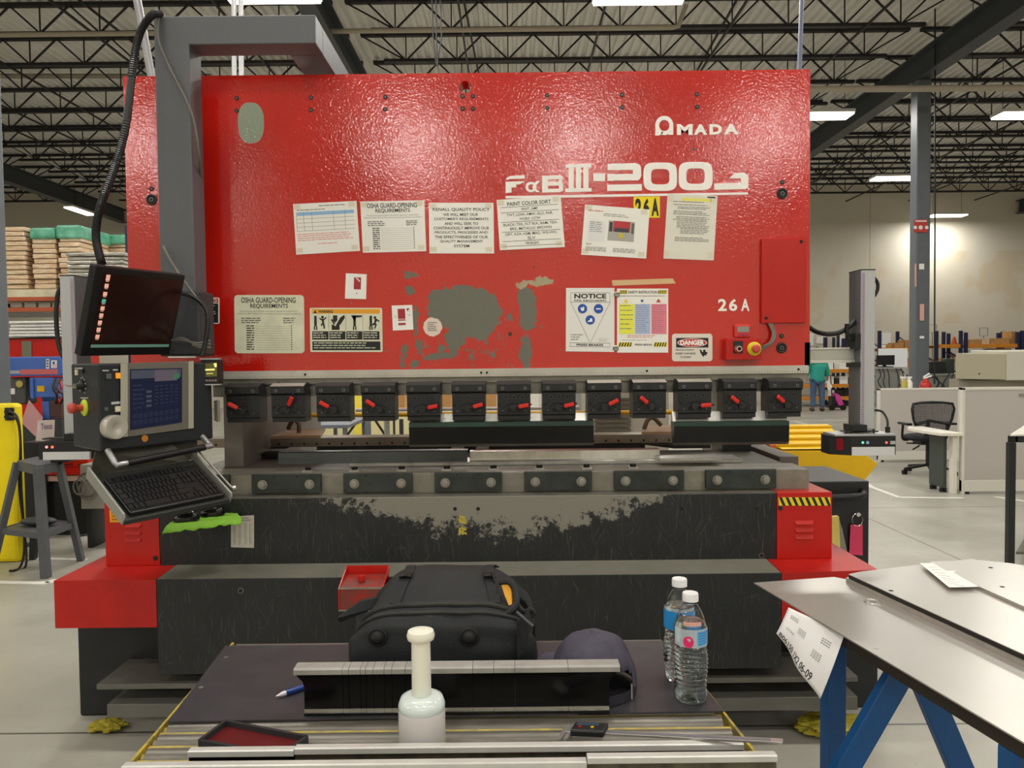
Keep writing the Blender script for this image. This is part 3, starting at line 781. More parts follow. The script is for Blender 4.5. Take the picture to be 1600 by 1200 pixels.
mb.add(v, [(0,1,2,3), (3,2,6,7), (3,7,8,9), (0,3,9,4), (6,5,1,2), (4,5,1,0), (7,6,5,4,9,8)])
mb.build('lower_side_cover', M_REDB, PB)
# upper red covers with louvres
M_HZY = mat('hazard_yellow', '#e8d020', .5); 
def louvre(parent, px0, px1, py):
    a = U(px0, py, AY); b = U(px1, py, AY); h = .009
    mb = MB(); mb.add([(a.x, AY, a.z+h), (b.x, AY, a.z+h), (b.x-.006, AY-.010, a.z-h*.6), (a.x+.006, AY-.010, a.z-h*.6), (b.x-.006, AY, a.z-h), (a.x+.006, AY, a.z-h)],
                      [(0,1,2,3), (3,2,4,5), (0,3,5), (1,4,2), (0,5,4,1)])
    mb.build('louvre', M_REDB, parent)
for s_ in (0, 1):
    if s_ == 0: x0_, x1_ = bx0, ax0-.002
    else: x0_, x1_ = ax1+.002, bx1
    mb = MB(); mb.box(x0_, x1_, AY, AY+.24, az0, az1+.003)
    cv = mb.build('side_cover', M_RED, PB, bevel=.003)
    ps = ((241, 803), (243, 872)) if s_ == 0 else ((1219, 794),)
    for p in ps:
        c = U(p[0], p[1], AY); mb = MB(); mb.cyl(c, c+Vector((0,-.004,0)), .010, n=12); mb.build('bolt', M_BLK, cv)
    for k_ in range(3):
        if s_ == 0: louvre(cv, 195, 222, 821.5+11*k_)
        else: louvre(cv, 1241, 1271, 817+11.3*k_)
    if s_:
        pl = Pl((0, AY, 0), (0, -1, 0)); sh = Sheet(pl, [(1216, 777), (1297, 777), (1298, 790), (1217, 790)])
        hz = sh.base('hazard_tape', M_HZY, parent=cv); mb = MB()
        for k_ in range(8):
            x = k_/8; a = [(x+.01, 0), (x+.07, 0), (x+.13, 1), (x+.07, 1)]
            sh.poly(mb, [(min(1, max(0, q[0])), q[1]) for q in a], M_INK)
        mb.build('stripe', None, hz)
    else:
        pl = Pl((0, AY, 0), (0, -1, 0)); sh = Sheet(pl, [(171, 797), (202, 797), (202, 816), (172, 816)])
        hz = sh.base('yellow_label', M_YEL, parent=cv); mb = MB(); sh.lines(mb, .1, .15, .95, .95, 3, M_ORG, .6); mb.build('lettering', None, hz)
        MB().box(x0_+.05, x1_, AY+.0, AY+.24, az1+.003, az1+.03).build('side_cover_lid', M_REDB, PB, bevel=.003)

# base feet, toe plates and bars
M_BASE = mat('base_black_paint', '#1a1d1e', .5, var=.2, vscale=5)
mb = MB(); mb.box(-1.97, -1.55, 3.36, 4.9, 0, zz(110, 1027, 3.36)); mb.build('base_foot', M_BASE, PB, bevel=.01)
mb = MB(); mb.box(1.35, 1.64, 3.36, 3.9, 0, zz(1370, 960, 3.36)); mb.build('base_foot', M_BASE, PB, bevel=.01)
MB().box(-1.93, 1.40, 3.3, 3.6, .14, cz0).build('base_beam', M_BASE, PB)
MB().box(-1.97, 1.6, 3.42, 3.6, 0, .15).build('base_skirt', M_BASE, PB)
M_TOE = mat('toe_plate_paint', '#5f5e57', .5, var=.2, vscale=6)
for x0_, x1_ in ((-1.71, -.55), (.62, 1.40)):
    MB().box(x0_, x1_, 3.04, 3.36, .262, .284).build('toe_plate', M_TOE, PB, bevel=.002)
    MB().box(x0_+.04, x1_, 3.04, 3.3, .145, .20).build('toe_bar', M_TOE, PB, bevel=.002)

# die rail with clamp plates
DY = 3.28; dz1 = zz(800, 738, DY); dz0 = az1
dx0 = xx(262, 750, DY); dx1 = xx(1264, 750, DY)
dr = MB().box(dx0, dx1, DY, 3.48, dz0, dz1).build('die_rail', mat('die_rail_steel', '#8b877b', .42, .35, var=.25, vscale=14), PB, bevel=.002)
MB().box(dx0+.05, 1.25, 3.48, 4.0, .9, dz1+.0).build('bed_table', M_STEELD, PB)
for a, b in ((270, 358), (393, 501), (536.5, 644), (679, 784), (819.5, 925), (960, 1069), (1103, 1213)):
    y0_ = 740-.0105*((a+b)/2-800)
    x0_ = xx(a, 750, DY-.02); x1_ = xx(b, 750, DY-.02)
    pl_ = MB().box(x0_, x1_, DY-.022, DY, dz1-.078, dz1+.005).build('clamp_plate', M_CLAMP, PB, bevel=.002)
    for f in (.16, .84) if a > 300 else (.78,):
        c = Vector((x0_ + (x1_-x0_)*f, DY-.022, dz1-.04))
        mb = MB(); mb.cyl(c, c+Vector((0,-.003,0)), .021, n=20); mb.cyl(c+Vector((0,-.003,0)), c+Vector((0,-.016,0)), .0165, n=6); mb.cyl(c+Vector((0,-.016,0)), c+Vector((0,-.019,0)), .012, .011, n=16)
        mb.build('bolt', mat('bolt_zinc', '#98958c', .35, .6), pl_, bevel=.001)
    for f in (.33, .66):
        c = Vector((x0_ + (x1_-x0_)*f, DY-.022, dz1-.006)); MB().cyl(c, c+Vector((0,-.001,0)), .0035).build('hole', M_HOLE, pl_)
for px in (480, 553, 627, 698, 771, 843, 917, 990):
    c = U(px, 734, 3.36); c.z = dz1
    mb = MB(); mb.box(c.x-.022, c.x+.022, 3.355, 3.40, dz1, dz1+.006, m=M_BRIGHT); mb.cyl((c.x, 3.375, dz1+.006), (c.x, 3.375, dz1+.018), .014, n=12, m=M_HOLE)
    mb.build('die_clamp_nut', None, PB)
# dies lying along the bed
mb = MB(); z = dz1
mb.prism([(xx(545, 725, 3.5), 3.50, z), (xx(545, 725, 3.5), 3.50, z+.018), (xx(545, 725, 3.5), 3.66, z+.018), (xx(545, 725, 3.5), 3.66, z)], (xx(1160, 725, 3.5)-xx(545, 725, 3.5), 0, 0)); mb.build('die_holder', M_BRIGHT, PB, bevel=.002)
mb = MB(); x0_ = xx(735, 722, 3.6); x1_ = xx(1028, 722, 3.6)
mb.prism([(x0_, 3.55, z+.018), (x0_, 3.555, z+.058), (x0_, 3.575, z+.062), (x0_, 3.58, z+.055), (x0_, 3.60, z+.055), (x0_, 3.605, z+.062), (x0_, 3.63, z+.058), (x0_, 3.64, z+.018)], (x1_-x0_, 0, 0)); mb.build('lower_die', M_BRIGHT, PB)
mb = MB(); x0_ = xx(438, 715, 3.5); x1_ = xx(731, 715, 3.5)
mb.box(x0_, x1_, 3.47, 3.476, dz1+.02, dz1+.075); mb.box(x0_, x1_, 3.47, 3.53, dz1+.072, dz1+.076)
tag(mb.build('sheet_metal_strip', mat('strip_grey', '#5f6364', .35, .5), loc=(x0_, 3.5, dz1+.019)), 'long bent grey sheet metal strip lying on the press bed at left', 'sheet metal')
mb = MB(); mb.box(xx(1028, 732, 3.5), xx(1122, 732, 3.5), 3.44, 3.55, dz1+.018, dz1+.034); mb.build('die_stop', M_BRIGHT, PB, bevel=.002)
# back gauge
GY = 3.95; gz1 = zz(700, 682, GY); gz0 = zz(700, 696, GY)
gx0 = xx(300, 690, GY); gx1 = xx(1125, 690, GY)
bg = MB().box(gx0, gx1, GY, GY+.14, gz0, gz1).build('back_gauge_beam', mat('gauge_steel', '#8d8375', .3, .6, var=.25, vscale=6), PB, bevel=.003)
x = gx0+.06; bh = MB().cyl((x, GY, gz0+.016), (x, GY-.001, gz0+.016), .006, n=10).build('hole', M_HOLE, bg); k = 1
while x + .066*k < gx1:
    o = bh.copy(); COL.objects.link(o); o.location.x += .066*k; k += 1
MB().box(xx(495, 705, GY), xx(1008, 705, GY), GY+.0, GY+.2, zz(700, 722, GY), gz0-.001).build('gauge_carriage', M_BLK, PB)
for a in (705, 744):
    mb = MB(); x0_ = xx(a, 703, 3.9); mb.box(x0_, x0_+.065, 3.86, 3.95, gz0-.022, gz0-.006); mb.build('gauge_finger', M_BRIGHT, PB, bevel=.002)
mb = MB(); x0_ = xx(375, 710, 3.9); mb.box(x0_, x0_+.12, 3.9, 4.05, 1.1, gz0-.001); mb.box(x0_+.12, x0_+.24, 3.9, 4.0, 1.14, gz0-.001); mb.box(x0_+.02, x0_+.3, 3.8, 3.9, 1.105, 1.13); mb.build('gauge_slide', M_BLK, PB)
mb = MB(); x0_ = xx(1035, 710, 3.9); mb.prism([(x0_-.1, 3.9, gz0-.001), (x0_+.25, 3.9, gz0-.001), (x0_+.25, 3.9, 1.12), (x0_+.06, 3.9, 1.12)], (0, .15, 0)); mb.box(x0_+.31, x0_+.46, 3.9, 4.1, .95, 1.19); mb.build('gauge_slide', M_BLK, PB)
mb = MB(); P = [UZ(px, py, gz1+.003) for px, py in ((388, 685), (455, 672), (510, 674), (515, 686))]
for p in P: p.y = min(p.y, 5.0)
mb.prism([(xx(385, 683, GY), GY+.01, gz1), (xx(500, 683, GY), GY+.01, gz1), (xx(505, 672, 4.3), 4.35, gz1), (xx(455, 672, 4.3), 4.35, gz1)], (0, 0, .012)); mb.build('gauge_plate', mat('tan_dusty_plate', '#a98d6e', .5, var=.2, vscale=8), PB)
mb = MB(); mb.prism([(xx(1003, 683, GY), GY+.01, gz1), (xx(1052, 683, GY), GY+.01, gz1), (xx(1060, 672, 4.3), 4.35, gz1), (xx(1010, 672, 4.3), 4.35, gz1)], (0, 0, .012)); mb.build('gauge_plate', mat('tan_dusty_plate', '#a98d6e', .5), PB)
for px, s_ in ((467, 1), (1012, 1)):
    c = U(px, 675, 4.1); c.z = gz1+.012
    mb = MB(); mb.tube(spline([c, c+Vector((.0, 0, .05)), c+Vector((-.035, .02, .07)), c+Vector((-.07, .04, .02))] if px < 800 else [c+Vector((-.02,0,0)), c+Vector((-.0, 0, .05)), c+Vector((.035, .02, .06)), c+Vector((.08, .04, .02))], 6), .012, 10)
    mb.build('gauge_hose', mat('hose_brown', '#6d5a45', .5), PB, smooth=True)
# little holders between the clamps
for px in (337, 444, 551-6):
    c = U(px, 640, 3.3); mb = MB(); mb.box(c.x-.008, c.x-.001, 3.3, 3.33, c.z-.05, c.z+.04); mb.box(c.x+.002, c.x+.008, 3.3, 3.33, c.z-.055, c.z+.04); mb.build('tool_hook', M_BRIGHT, PB)

# covers and boxes on the ram
x0_, x1_ = xx(1188, 440, RY), xx(1257, 440, RY)
cov = MB().box(x0_, x1_, RY-.018, RY, zz(1222, 505, RY), zz(1222, 373, RY)).build('cable_cover', M_RED, PB, bevel=.003)
for p in ((1252, 377.5), (1197, 497)):
    c = U(p[0], p[1], RY-.018); MB().cyl(c, c+Vector((0,-.003,0)), .007, n=12).build('bolt', M_HOLE, cov)
x0_, x1_ = xx(1134, 545, RY-.04), xx(1189, 545, RY-.04); z0_, z1_ = zz(1160, 562, RY-.04), zz(1160, 529, RY-.04)
sb = MB().box(x0_, x1_, RY-.045, RY, z0_, z1_).build('stop_box', M_RED, PB, bevel=.003)
MB().box(x0_, x1_, RY-.05, RY-.045, z0_, z1_).build('stop_box_lid', M_RED, sb, bevel=.002)
c = U(1153, 545, RY-.05)
mb = MB(); mb.box(c.x-.021, c.x+.021, RY-.052, RY-.05, c.z-.02, c.z+.033, m=M_BLK); mb.lathe([(.019, 0), (.019, .006), (.014, .012), (.012, .02), (.0, .02)], c+Vector((0,-.002,0)), axis=(0,-1,0), m=M_CHROME); mb.cyl(c+Vector((0,-.0225,0)), c+Vector((0,-.023,0)), .008, m=M_HOLE)
mb.build('key_switch', None, sb, smooth=True)
c = U(1178, 545, RY-.05)
MB().lathe([(.030, 0), (.030, .004), (.025, .008), (0, .008)], c+Vector((0,-.001,0)), 28, axis=(0,-1,0)).build('stop_ring', mat('ring_yellow', '#d8c321', .5), sb, smooth=True)
MB().lathe([(.010, 0), (.010, .012), (.018, .016), (.018, .026), (.013, .031), (0, .032)], c+Vector((0,-.008,0)), 24, axis=(0,-1,0)).build('stop_button', mat('button_red', '#c24a3e', .4), sb, smooth=True)
for i in range(3):
    a = U(1200+2.5*i, 504, RY-.012); b = U(1207+2*i, 520, RY-.02); c2 = U(1203+2*i, 535, RY-.03); d = U(1188, 542+3*i, RY-.03)
    MB().tube(spline([a, b, c2, d], 6), .004, 8).build('conduit_cable', M_CABG, PB, smooth=True)

# ------------------------------------------------------------------ papers and signs on the ram
def laminated(label, q, m=M_PAPG, name='laminated_sheet', cat='paper', lift=.0008, clear=True):
    sh = Sheet(PR, q, lift)
    o = sh.base(name, m); tag(o, label, cat)
    if clear:
        for x, y in ((.0, .0), (.86, .0), (.0, .86), (.86, .86)):
            mb = MB(); sh.rect(mb, x+.01, y+.015, x+.11, y+.11, M_CLR, .0003); mb.build('tape_corner', None, o)
    return sh, o
sh, o = laminated('laminated white form with a blue table, leftmost of the upper row on the red ram', [(458,319),(557,314),(562.5,392),(463,398)])
mb = MB(); sh.rect(mb, .05, .17, .95, .24, mat('print_paleblue', '#8db6dc', .5)); sh.lines(mb, .05, .12, .6, .15, 1, M_INKG, .5); sh.lines(mb, .4, .05, .9, .09, 1, M_INKG, .4)
for y in (.24, .32, .40, .48): sh.rect(mb, .04, y+.06, .95, y+.066, M_INKG)
for x in (.04, .15, .28, .62, .8): sh.rect(mb, x, .17, x+.005, .54, M_INKG)
sh.lines(mb, .04, .6, .95, .76, 4, mat('print_pink', '#dd7f86', .5), .35); sh.lines(mb, .35, .8, .7, .83, 1, mat('print_pink', '#dd7f86', .5), .5); mb.build('printing', None, o)
def osha(sh, o, m=M_INK):
    mb = MB(); sh.text(mb, 'OSHA GUARD-OPENING', .10, .04, .88, .135, .015, m); sh.text(mb, 'REQUIREMENTS', .23, .15, .77, .235, .015, m)
    sh.text(mb, 'The maximum permissible opening for guards as required by', .08, .265, .90, .295, .0, M_INKG); sh.text(mb, 'OSHA 29 CFR 1910.217 for mechanical power presses is as follows:', .04, .31, .96, .34, 0, M_INKG)
    sh.lines(mb, .10, .39, .38, .50, 3, M_INKG, .5, .2); sh.lines(mb, .70, .39, .88, .50, 3, M_INKG, .5, .2)
    for i in range(11):
        y = .52 + .04*i; sh.lines(mb, .17, y, .28, y+.02, 1, M_INK, .9, 0); sh.rect(mb, .30, y+.018, .80, y+.021, M_INKG); sh.rect(mb, .81, y, .825, y+.02, M_INK)
    mb.build('printing', None, o)
sh, o = laminated('laminated paper headed OSHA guard-opening requirements, second in the upper row', [(563,315),(663,313),(666,392.5),(567,395)]); osha(sh, o)
sh, o = laminated('laminated quality policy sheet with bold centred text, third in the upper row', [(670,317),(771,317),(772,396),(671,396)])
mb = MB(); 
for i, (s, a, b) in enumerate((('KENALL QUALITY POLICY', .06, .94), ('WE WILL MEET OUR', .22, .76), ("CUSTOMER'S REQUIREMENTS", .08, .92), ('AND WILL SEEK TO', .24, .76), ('CONTINUOUSLY IMPROVE OUR', .07, .93),
        ('PRODUCTS, PROCESSES AND', .09, .91), ('THE EFFECTIVENESS OF OUR', .09, .91), ('QUALITY MANAGEMENT', .17, .83), ('SYSTEM', .38, .62))):
    y = .10 if i == 0 else .205 + .0885*(i-1); sh.text(mb, s, a, y, b, y+(.07 if i == 0 else .055), .012)
mb.build('printing', M_INK, o)
sh, o = laminated('laminated paint color sort list with ruled lines, fourth in the upper row', [(776,312.5),(876,306),(882.5,386),(781,391)])
mb = MB()
for s, a, b, y in (('PAINT COLOR SORT', .16, .84, .06), ('WHT, AMF', .37, .63, .185), ('TWT, LOW, AMW, ALO, PHR,', .14, .86, .29), ('IVORY, CCW', .34, .66, .375), ('BLACK-TEX, FLT BLK, BAM, TEX-', .08, .92, .48),
                   ('BRZ, METALLIC BROWN', .18, .82, .565), ('GRY, AZA, HSM, MAG, WSI-WO,', .10, .90, .67), ('SLV', .44, .56, .755), ('WASH', .40, .60, .855)):
    sh.text(mb, s, a, y, b, y+(.075 if y < .1 else .06), .012 if y < .1 else .004)
for y in (.155, .26, .45, .645, .83, .93): sh.rect(mb, .05, y, .95, y+.008)
mb.build('printing', M_INK, o)
shy = Sheet(PR, [(990,307.5),(1031,307),(1031,340),(990,340.5)], .0004, .0006); o = shy.base('number_sticker', M_YELS); tag(o, 'yellow 26A number sticker partly behind a laminated sheet', 'sticker')
mb = MB(); shy.text(mb, '2', .06, .08, .30, .92, .05, M_INK); shy.text(mb, '6', .37, .08, .60, .92, .05, M_INK); shy.text(mb, 'A', .68, .08, .96, .92, .05, M_INK); mb.build('lettering', None, o)
sh, o = laminated('laminated sheet with a small photo of the machine, tilted, overlapping the yellow sticker', [(914,319.5),(1015,327.5),(1009.5,404),(908,398)], lift=.002)
mb = MB(); sh.lines(mb, .06, .10, .30, .13, 1, M_INKR, .5); sh.lines(mb, .3, .15, .7, .22, 2, M_INKG, .3); sh.rect(mb, .08, .30, .34, .72, mat('print_pale', '#e0dfdd', .6)); sh.lines(mb, .10, .33, .30, .55, 6, M_INKG, .3)
sh.rect(mb, .385, .28, .79, .68, mat('photo_grey', '#a8a69d', .5)); sh.rect(mb, .46, .28, .72, .50, mat('photo_red', '#b5373a', .5), .0005); sh.rect(mb, .48, .42, .70, .50, mat('photo_dark', '#3c3a46', .5), .0006); sh.rect(mb, .55, .52, .62, .62, mat('photo_yellow', '#c9b23a', .5), .0006); sh.rect(mb, .40, .31, .45, .50, mat('photo_dark', '#3c3a46', .5), .0005); sh.rect(mb, .74, .31, .78, .52, mat('photo_green', '#59675a', .5), .0005)
sh.lines(mb, .06, .76, .16, .80, 2, M_INKG, .4); sh.lines(mb, .06, .83, .40, .92, 4, M_INKG, .4); sh.lines(mb, .48, .83, .86, .92, 4, M_INKG, .4); mb.build('printing', None, o)
sh, o = laminated('tall laminated page of printed instructions, rightmost of the upper row', [(1043,302.5),(1121,306),(1115,407),(1036.5,404)], m=mat('laminated_cream', '#dedbcd', .25, coat=.3))
mb = MB(); sh.rect(mb, .28, .055, .88, .10, mat('highlighter', '#e6e06a', .5)); sh.rect(mb, .80, .02, .96, .04, M_INK); sh.lines(mb, .12, .11, .85, .13, 1, M_INKG, .5)
for y, n_, xa_ in ((.155, 1, .13), (.19, 2, .22), (.255, 3, .14), (.34, 2, .2), (.385, 1, .14), (.405, 5, .22), (.52, 4, .3), (.66, 3, .2)): sh.lines(mb, xa_, y, .88, y+.024*n_, n_, M_INKG, .4)
mb.build('printing', None, o)
sh, o = laminated('small white card with a red box drawing, upper of the two small cards', [(540.5,427),(573,428.5),(572,467.5),(539,466.5)], clear=False, m=M_PAP, name='small_card', cat='card')
mb = MB(); sh.rect(mb, .40, .14, .74, .62, mat('print_darkred', '#a52c34', .5)); sh.poly(mb, [(.46,.15),(.54,.15),(.70,.28),(.66,.33)], mat('print_paperpink', '#ecd2d0', .5), .0005); sh.disc(mb, .55, .78, .003, M_INKG); mb.build('printing', None, o)
sh, o = laminated('small white card with a red box and black corner mark, right of the warning sign', [(612,477.5),(644,476.5),(646,515),(614,516.5)], clear=False, m=M_PAP, name='small_card', cat='card')
mb = MB(); sh.rect(mb, .28, .14, .64, .62, mat('print_darkred', '#a52c34', .5)); sh.rect(mb, .28, .71, .64, .80, mat('print_darkred', '#a52c34', .5)); sh.poly(mb, [(.73,.13),(.86,.13),(.73,.25)], M_INK); sh.poly(mb, [(.86,.13),(.92,.26),(.73,.25)], mat('print_paperpink', '#ecd2d0', .5)); sh.lines(mb, .75, .38, .92, .45, 2, M_INKG, .3); sh.lines(mb, .12, .42, .22, .52, 2, M_INKG, .3); sh.rect(mb, .28,.55,.64,.57, M_PAP, .0005); mb.build('printing', None, o)
sh = Sheet(PR, [(366,461),(475,461),(476,552),(367,552)]); o = sh.base('safety_sign', M_CREAM, .016); tag(o, 'large aged cream OSHA guard-opening sign with rounded corners at lower left of the ram', 'sign'); osha(sh, o)
sh = Sheet(PR, [(484,481),(597,481),(598,550),(485,550)]); o = sh.base('warning_sign', M_CREAM, .006); tag(o, 'warning sign with an orange band and four pictograms over black text', 'sign')
mb = MB(); sh.rect(mb, .03, .03, .97, .13, mat('print_orange', '#e8a020', .5)); sh.poly(mb, [(.05,.12),(.075,.05),(.10,.12)], M_INK, .0006); sh.text(mb, 'WARNING', .12, .05, .32, .115, .03, M_INK, .0006)
for i in range(4):
    x = .03 + .235*i
    sh.rect(mb, x, .53, x+.225, .72, M_INK); sh.lines(mb, x+.012, .555, x+.21, .71, 3, mat('print_cream', '#c9c9b4', .5), .45, .3, True, .0006)
    if i: sh.rect(mb, x-.006, .15, x-.002, .52, M_INKG)
# pictograms: machine posts and figures
for x in (.06, .60, .84-.015):
    sh.rect(mb, x, .18, x+.035, .42, M_INK); sh.rect(mb, x-.006, .42, x+.012, .50, M_INK); sh.rect(mb, x+.024, .42, x+.042, .50, M_INK)
sh.disc(mb, .175, .21, .006, M_INK); sh.poly(mb, [(.16,.24),(.19,.25),(.20,.36),(.21,.46),(.19,.48),(.18,.38),(.155,.42),(.15,.38),(.17,.34)], M_INK); sh.poly(mb, [(.135,.22),(.165,.26),(.16,.29),(.13,.25)], M_INK); sh.poly(mb, [(.19,.25),(.225,.20),(.23,.23),(.19,.29)], M_INK)
sh.poly(mb, [(.32,.17),(.38,.17),(.38,.28),(.35,.34),(.32,.28)], M_INK); sh.poly(mb, [(.29,.27),(.31,.25),(.35,.36),(.33,.38)], M_INK); sh.poly(mb, [(.39,.31),(.42,.22),(.475,.16),(.485,.22),(.44,.34),(.42,.38),(.36,.39)], M_INK); sh.poly(mb, [(.30,.38),(.33,.38),(.35,.42),(.37,.38),(.41,.38),(.41,.50),(.30,.50)], M_INK)
sh.poly(mb, [(.57,.17),(.72,.17),(.72,.21),(.64,.22),(.63,.30),(.60,.26)], M_INK)
sh.disc(mb, .90, .22, .006, M_INK); sh.poly(mb, [(.895,.24),(.93,.25),(.965,.30),(.955,.33),(.93,.29),(.91,.34),(.925,.38),(.90,.48),(.885,.47),(.90,.39),(.86,.40),(.865,.36),(.89,.33)], M_INK)
sh.rect(mb, .03, .76, .97, .96, M_INK); sh.lines(mb, .05, .785, .94, .95, 3, mat('print_cream', '#c9c9b4', .5), .4, .35, True, .0006)
mb.build('printing', None, o)
sh = Sheet(PR, [(884.5,450),(960,450),(960,550),(884,549)]); o = sh.base('notice_sign', mat('sign_white', '#e6e4df', .4)); tag(o, 'white NOTICE sign for press brakes with three blue circles in a triangle', 'sign')
mb = MB()
def frame(sh, mb, x0, y0, x1, y1, t=.006, m=M_INKG):
    sh.rect(mb, x0, y0, x1, y0+t, m); sh.rect(mb, x0, y1-t, x1, y1, m); sh.rect(mb, x0, y0, x0+t, y1, m); sh.rect(mb, x1-t, y0, x1, y1, m)
def sline(sh, mb, x0, y0, x1, y1, t, m): sh.poly(mb, [(x0-t, y0), (x0+t, y0), (x1+t, y1), (x1-t, y1)], m)
sh.text(mb, 'NOTICE', .17, .09, .83, .165, .035, M_INK); frame(sh, mb, .09, .07, .91, .225); sh.text(mb, 'PPE REQUIRED', .17, .185, .83, .215, .02, M_INK); sline(sh, mb, .10, .225, .49, .85, .004, M_INKG); sline(sh, mb, .91, .225, .51, .85, .004, M_INKG)
frame(sh, mb, .08, .86, .91, .925); sh.text(mb, 'PRESS BRAKES', .22, .876, .77, .910, .035, M_INK); sh.lines(mb, .10, .73, .36, .84, 3, M_INKG, .3, .5); sh.lines(mb, .68, .79, .9, .85, 3, M_INKG, .2, .3)
MBL = mat('sign_blue', '#2352a8', .5)
for cx_, cy_ in ((.34, .325), (.67, .325), (.50, .50)): sh.disc(mb, cx_, cy_, .0205, MBL, .0006)
sh.poly(mb, [(.30,.30),(.335,.315),(.355,.29),(.38,.305),(.37,.355),(.33,.365),(.305,.34)], M_PAP, .0008); sh.rect(mb, .62, .318, .72, .336, M_PAP, .0008)
sh.poly(mb, [(.50,.475),(.54,.475),(.545,.53),(.45,.532),(.45,.518),(.49,.505)], M_PAP, .0008); mb.build('printing', None, o)
sh = Sheet(PR, [(964,451),(1044,451),(1044,551),(964,551)]); o = sh.base('safety_sheet', M_PAPG); tag(o, 'safety instruction sheet with yellow, blue and pink columns and hazard-striped corners', 'paper')
mb = MB()
for x0_, x1_, y0_, y1_ in ((.05, .20, .025, .08), (.80, .97, .025, .08), (.03, .29, .84, .905), (.72, .97, .84, .905)):
    sh.rect(mb, x0_, y0_, x1_, y1_, M_HZY); k_ = 5; w_ = (x1_-x0_)/k_
    for i in range(k_): sh.poly(mb, [(x0_+i*w_, y1_), (x0_+(i+.5)*w_, y1_), (min(x1_, x0_+(i+1.1)*w_), y0_), (min(x1_, x0_+(i+.6)*w_), y0_)], M_INK, .0006)
sh.text(mb, 'SAFETY INSTRUCTION', .22, .035, .79, .075, .02, M_INK); sh.text(mb, 'PRESS BREAK', .35, .86, .69, .89, .02, M_INK)
for x0_, c_ in ((.04, '#e6e650'), (.35, '#aab8d8'), (.67, '#e07f8e')):
    sh.rect(mb, x0_, .24, x0_+.30, .71, mat('print_col'+c_[1:], c_, .5)); sh.lines(mb, x0_+.02, .26, x0_+.28, .69, 13 if x0_ > .3 else 6, M_INKG, .16, .3, True, .0006)
sh.poly(mb, [(.12,.22),(.175,.155),(.22,.22)], M_HZY); sh.disc(mb, .49, .19, .0042*1.4, MBL); sh.poly(mb, [(.76,.215),(.81,.155),(.86,.215)], mat('sign_red', '#c23a34', .5))
sh.lines(mb, .04, .11, .95, .14, 1, M_INKG, .3); sh.lines(mb, .2, .73, .8, .78, 2, M_INKR, .3); sh.lines(mb, .1, .8, .6, .82, 1, M_INKG, .3); mb.build('printing', None, o)
for i, (px, py) in enumerate(((963.5, 460), (962, 544))):
    c = U(px, py, RY); mb = MB(); mb.lathe([(.0125, 0), (.0125, .004), (.009, .007), (.005, .0065), (.0, .0065)], c+Vector((0,-.0024,0)), 20, (0,-1,0))
    tag(mb.build('round_magnet', mat('magnet_steel', '#8f8a80', .3, .8), loc=c, smooth=True), ('upper' if i == 0 else 'lower')+' of the two round magnets between the NOTICE sign and the safety sheet', 'magnet')
mb = MB(); mb.prism([PR.at(*p, .0004) for p in ((956, 438), (1051, 435), (1056, 443), (957, 446.5))], (0, -.0006, 0)); tag(mb.build('tape_strip', M_TAPE, loc=U(1006, 441, RY)), 'strip of tan masking tape above the safety sheet', 'tape')
sh = Sheet(PR, [(1050,521.5),(1113,521.5),(1113,564.5),(1050,564.5)]); o = sh.base('danger_sign', mat('sign_offwhite', '#ddd6c9', .45), .012); tag(o, 'white DANGER pinch point sign with a red oval at lower right of the ram', 'sign')
mb = MB(); sh.rect(mb, .10, .15, .90, .50, M_INK)
def oval(sh, mb, cx_, cy_, rx_, ry_, m, l): sh.poly(mb, [(cx_+rx_*math.cos(i/28*6.2832), cy_+ry_*math.sin(i/28*6.2832)) for i in range(28)], m, l)
oval(sh, mb, .50, .325, .37, .155, mat('print_paperpink', '#ecd2d0', .5), .0006); oval(sh, mb, .50, .325, .345, .135, mat('sign_red', '#c23a34', .5), .0009); sh.text(mb, 'DANGER', .20, .235, .80, .415, .05, M_PAP, .0012)
sh.text(mb, 'PINCH POINT.', .09, .56, .56, .62, .02, M_INK); sh.text(mb, 'KEEP HANDS', .09, .68, .58, .75, .02, M_INK); sh.text(mb, 'CLEAR!', .20, .81, .47, .88, .02, M_INK)
sh.poly(mb, [(.68,.57),(.72,.58),(.75,.66),(.77,.66),(.77,.58),(.83,.58),(.83,.66),(.87,.66),(.88,.72),(.84,.75),(.86,.80),(.80,.78),(.78,.85),(.73,.76),(.70,.68)], M_INK); mb.build('printing', None, o)
mb = MB(); c = PR.at(676, 511, 0)
pts = [c + Vector(((.0415+random.uniform(-.0025, .0015))*math.cos(i/26*6.2832), -.0005, (.0415+random.uniform(-.0025, .0015))*math.sin(i/26*6.2832))) for i in range(26)]
mb.prism(pts, (0, -.0008, 0)); o = tag(mb.build('round_sticker', mat('sticker_pink_white', '#e0cfc0', .5), loc=c), 'round worn white sticker with torn edge beside the bare grey patch', 'sticker')
sh = Sheet(PR, [(661,496),(691,496),(691,526),(661,526)], .0012, .0004); mb = MB(); sh.lines(mb, .25, .25, .8, .75, 5, M_INKG, .4, .4); mb.build('printing', None, o)
sh = Sheet(PR, [(296,465),(343,465),(343,506),(296,506)]); o = sh.base('danger_sticker', M_PAP, .006); tag(o, 'small red, white and black danger sticker half hidden behind the grey arm', 'sticker')
mb = MB(); sh.rect(mb, .04, .04, .96, .20, mat('sign_red', '#c23a34', .5)); sh.text(mb, 'PELIGRO', .08, .06, .92, .18, .02, M_PAP, .0006); sh.rect(mb, .04, .23, .96, .96, M_INK); sh.lines(mb, .1, .3, .9, .9, 8, M_PAP, .35, .3, True, .0006); mb.build('printing', None, o)
